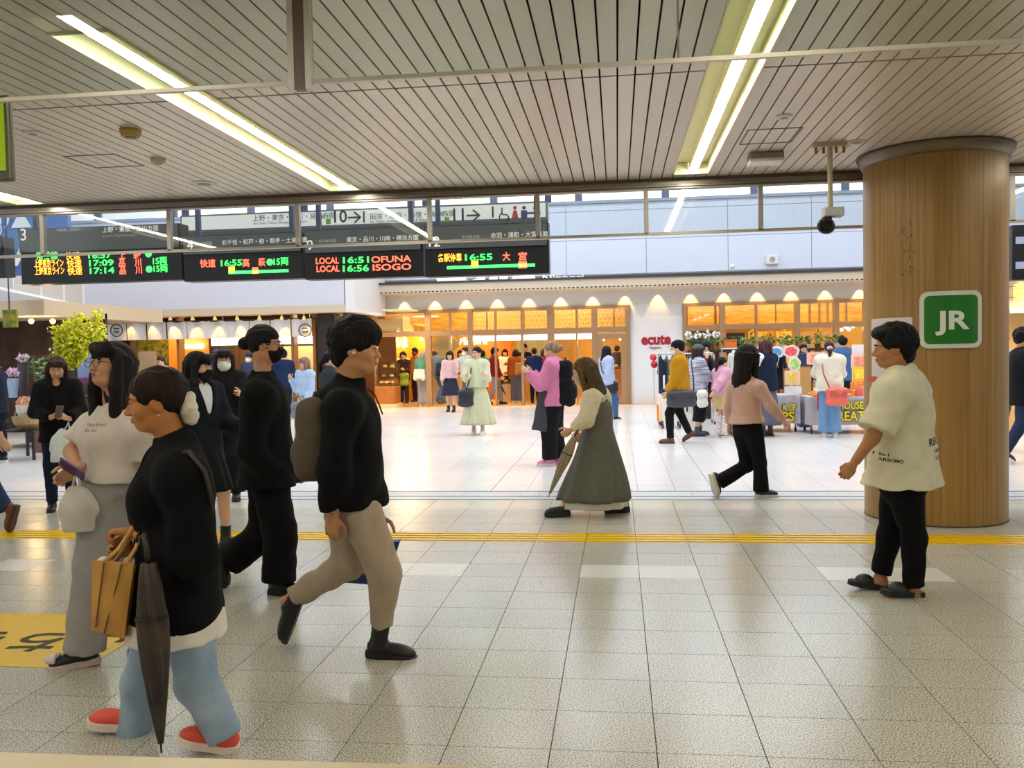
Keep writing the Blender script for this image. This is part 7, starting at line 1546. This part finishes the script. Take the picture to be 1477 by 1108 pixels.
J, g, R, tp = far('shopper in rust jacket at the bakery counter', 745, 582, 1.6, 88, hair=('bob', (46, 34, 30)), top=T((176, 92, 40), g=.04, hem=.04), bottom=B((104, 104, 112), g=.02, ra=.08), shoes=('sneaker', (230, 214, 196), (240, 230, 214)))
backpack('ochre rucksack on the rust jacket', gd(750, 532, dist(g)-.26), bodydir(268), 1, (190, 130, 60), hgt=.34, w=.28, d=.14)
far('slim shopper in navy jacket and black trousers at the bakery', 772, 582, 1.62, 80, hair=('short', (38, 34, 32)), top=T((26, 48, 96), g=.03, hem=.06), bottom=B((24, 26, 36), ra=.05), shoes=('sneaker', (30, 34, 46), (60, 60, 70)))
far('tall man in black at the far bakery till', 756, 571, 1.76, 250, hair=('short', HB), top=T((30, 28, 32), g=.03, hem=.1), bottom=B((30, 28, 32)), Y=27.75, res=.024)
far('person in plum top waiting by the bakery', 780, 581, 1.6, 100, hair=('bob', (50, 30, 30)), top=T((150, 70, 90), g=.03, hem=.06), bottom=B((40, 40, 52)), dd=(.1, .3), res=.022)
for px, c, lab in ((553, (60, 40, 36), 'cook with dark bun behind the katsu counter'), (581, (230, 226, 216), 'cook in white behind the katsu counter'), (728, (240, 226, 200), 'baker in cream behind the bread shelves'), (664, (210, 190, 160), 'clerk in beige behind the pale counter')):
    far(lab, px, 572, 1.62, 270, Y=27.5, hair=('bob', (30, 24, 24)), top=T(c, g=.03, hem=.1), bottom=B((60, 50, 46)), armL=(0, 10), armR=(0, 10), res=.026)
far('shopper in brown jacket inside the glass door', 891, 575, 1.66, 60, hair=('short', (40, 30, 26)), top=T((70, 46, 44), g=.045, hem=.1), bottom=B((40, 34, 36)), res=.024)
far('woman with brown hair beside the glazing post', 626, 578, 1.6, 200, hair=('long', (70, 48, 40)), top=T((150, 130, 96), g=.03, hem=.06), bottom=B((150, 140, 110)), Y=27.4, res=.024)
# a pair by the left shops
J, g, R, tp = far('woman in light blue blouse and long cream skirt with grey bag', 443, 640, 1.5, 235, hair=('bob', (150, 112, 92)), hf=226, armR=(12, 130), top=T((176, 200, 230), g=.026, hem=-.02, fold=.012), bottom=B((226, 212, 196), 'skirt', t=.9, r1=.22, amp=.08), stride=.15, res=.015)
c = gd(430, 592, dist(g)-.2); t_ = satchel('grey tweed handbag beside the cream skirt', c, .22, .26, .12, (110, 118, 132), [c+ZA*.12-HR*.06, c+ZA*.3, c+ZA*.12+HR*.06], 'handbag')
far('woman in dark grey suit with tied hair and white ribbon', 478, 668, 1.57, 15, hair=('pony', (24, 20, 22)), top=T((52, 60, 68), g=.04, hem=.14, v=.4), over=T((236, 236, 240), g=.02, hem=-.1, sl=.3), bottom=B((44, 50, 58), 'skirt', t=.5, r1=.2), stride=.2, res=.015)
far('man in navy suit behind the masked woman in black', 412, 606, 1.68, 100, hair=('short', HB), top=T((26, 42, 72), g=.035, hem=.16), bottom=B((28, 38, 60)), res=.018, stride=.25)
far('shopper in blue jacket and grey-blue cap', 316, 606, 1.72, 270, hair=('cap', HB), cap=((70, 78, 108), True), top=T((44, 66, 104), g=.045, hem=.12), bottom=B((40, 44, 54)), res=.018)
far('shop worker in white headscarf behind the banner', 398, 592, 1.6, 265, hair=('short', (216, 208, 196)), top=T((40, 36, 40), g=.03, hem=.1), bottom=B((40, 40, 44)), res=.022, Y=23.0)
far('shopper in pink behind the flowers', 108, 616, 1.56, 190, hair=('bob', (40, 28, 30)), top=T((226, 130, 160), g=.04, hem=.1), bottom=B((60, 56, 66)), res=.02, dd=(0, .4))
far('customer in pale top near the beige screen', 236, 610, 1.56, 250, hair=('short', (60, 44, 40)), top=T((232, 206, 190), g=.035, hem=.1), bottom=B((90, 80, 84)), res=.022)
far('person in blue-black cap near the slatted wall', 362, 604, 1.62, 255, hair=('cap', HB), cap=((40, 48, 78), False), mask=(236, 236, 236), top=T((60, 66, 90), g=.035, hem=.1), bottom=B((40, 40, 50)), res=.02)
for px, lab, c in ((1194, 'cafe guest with dark hair behind the planted shelf', (60, 50, 60)), (1162, 'second cafe guest in grey behind the planted shelf', (120, 116, 120))): far(lab, px, 594, 1.55, 265, Y=22.6, hair=('short', HB), top=T(c, g=.03, hem=.1), bottom=B((50, 50, 56)), res=.026)
print('people done', round(time.time()-T0, 1))
print('script seconds', round(time.time()-T0, 1), 'objects', len(bpy.data.objects))
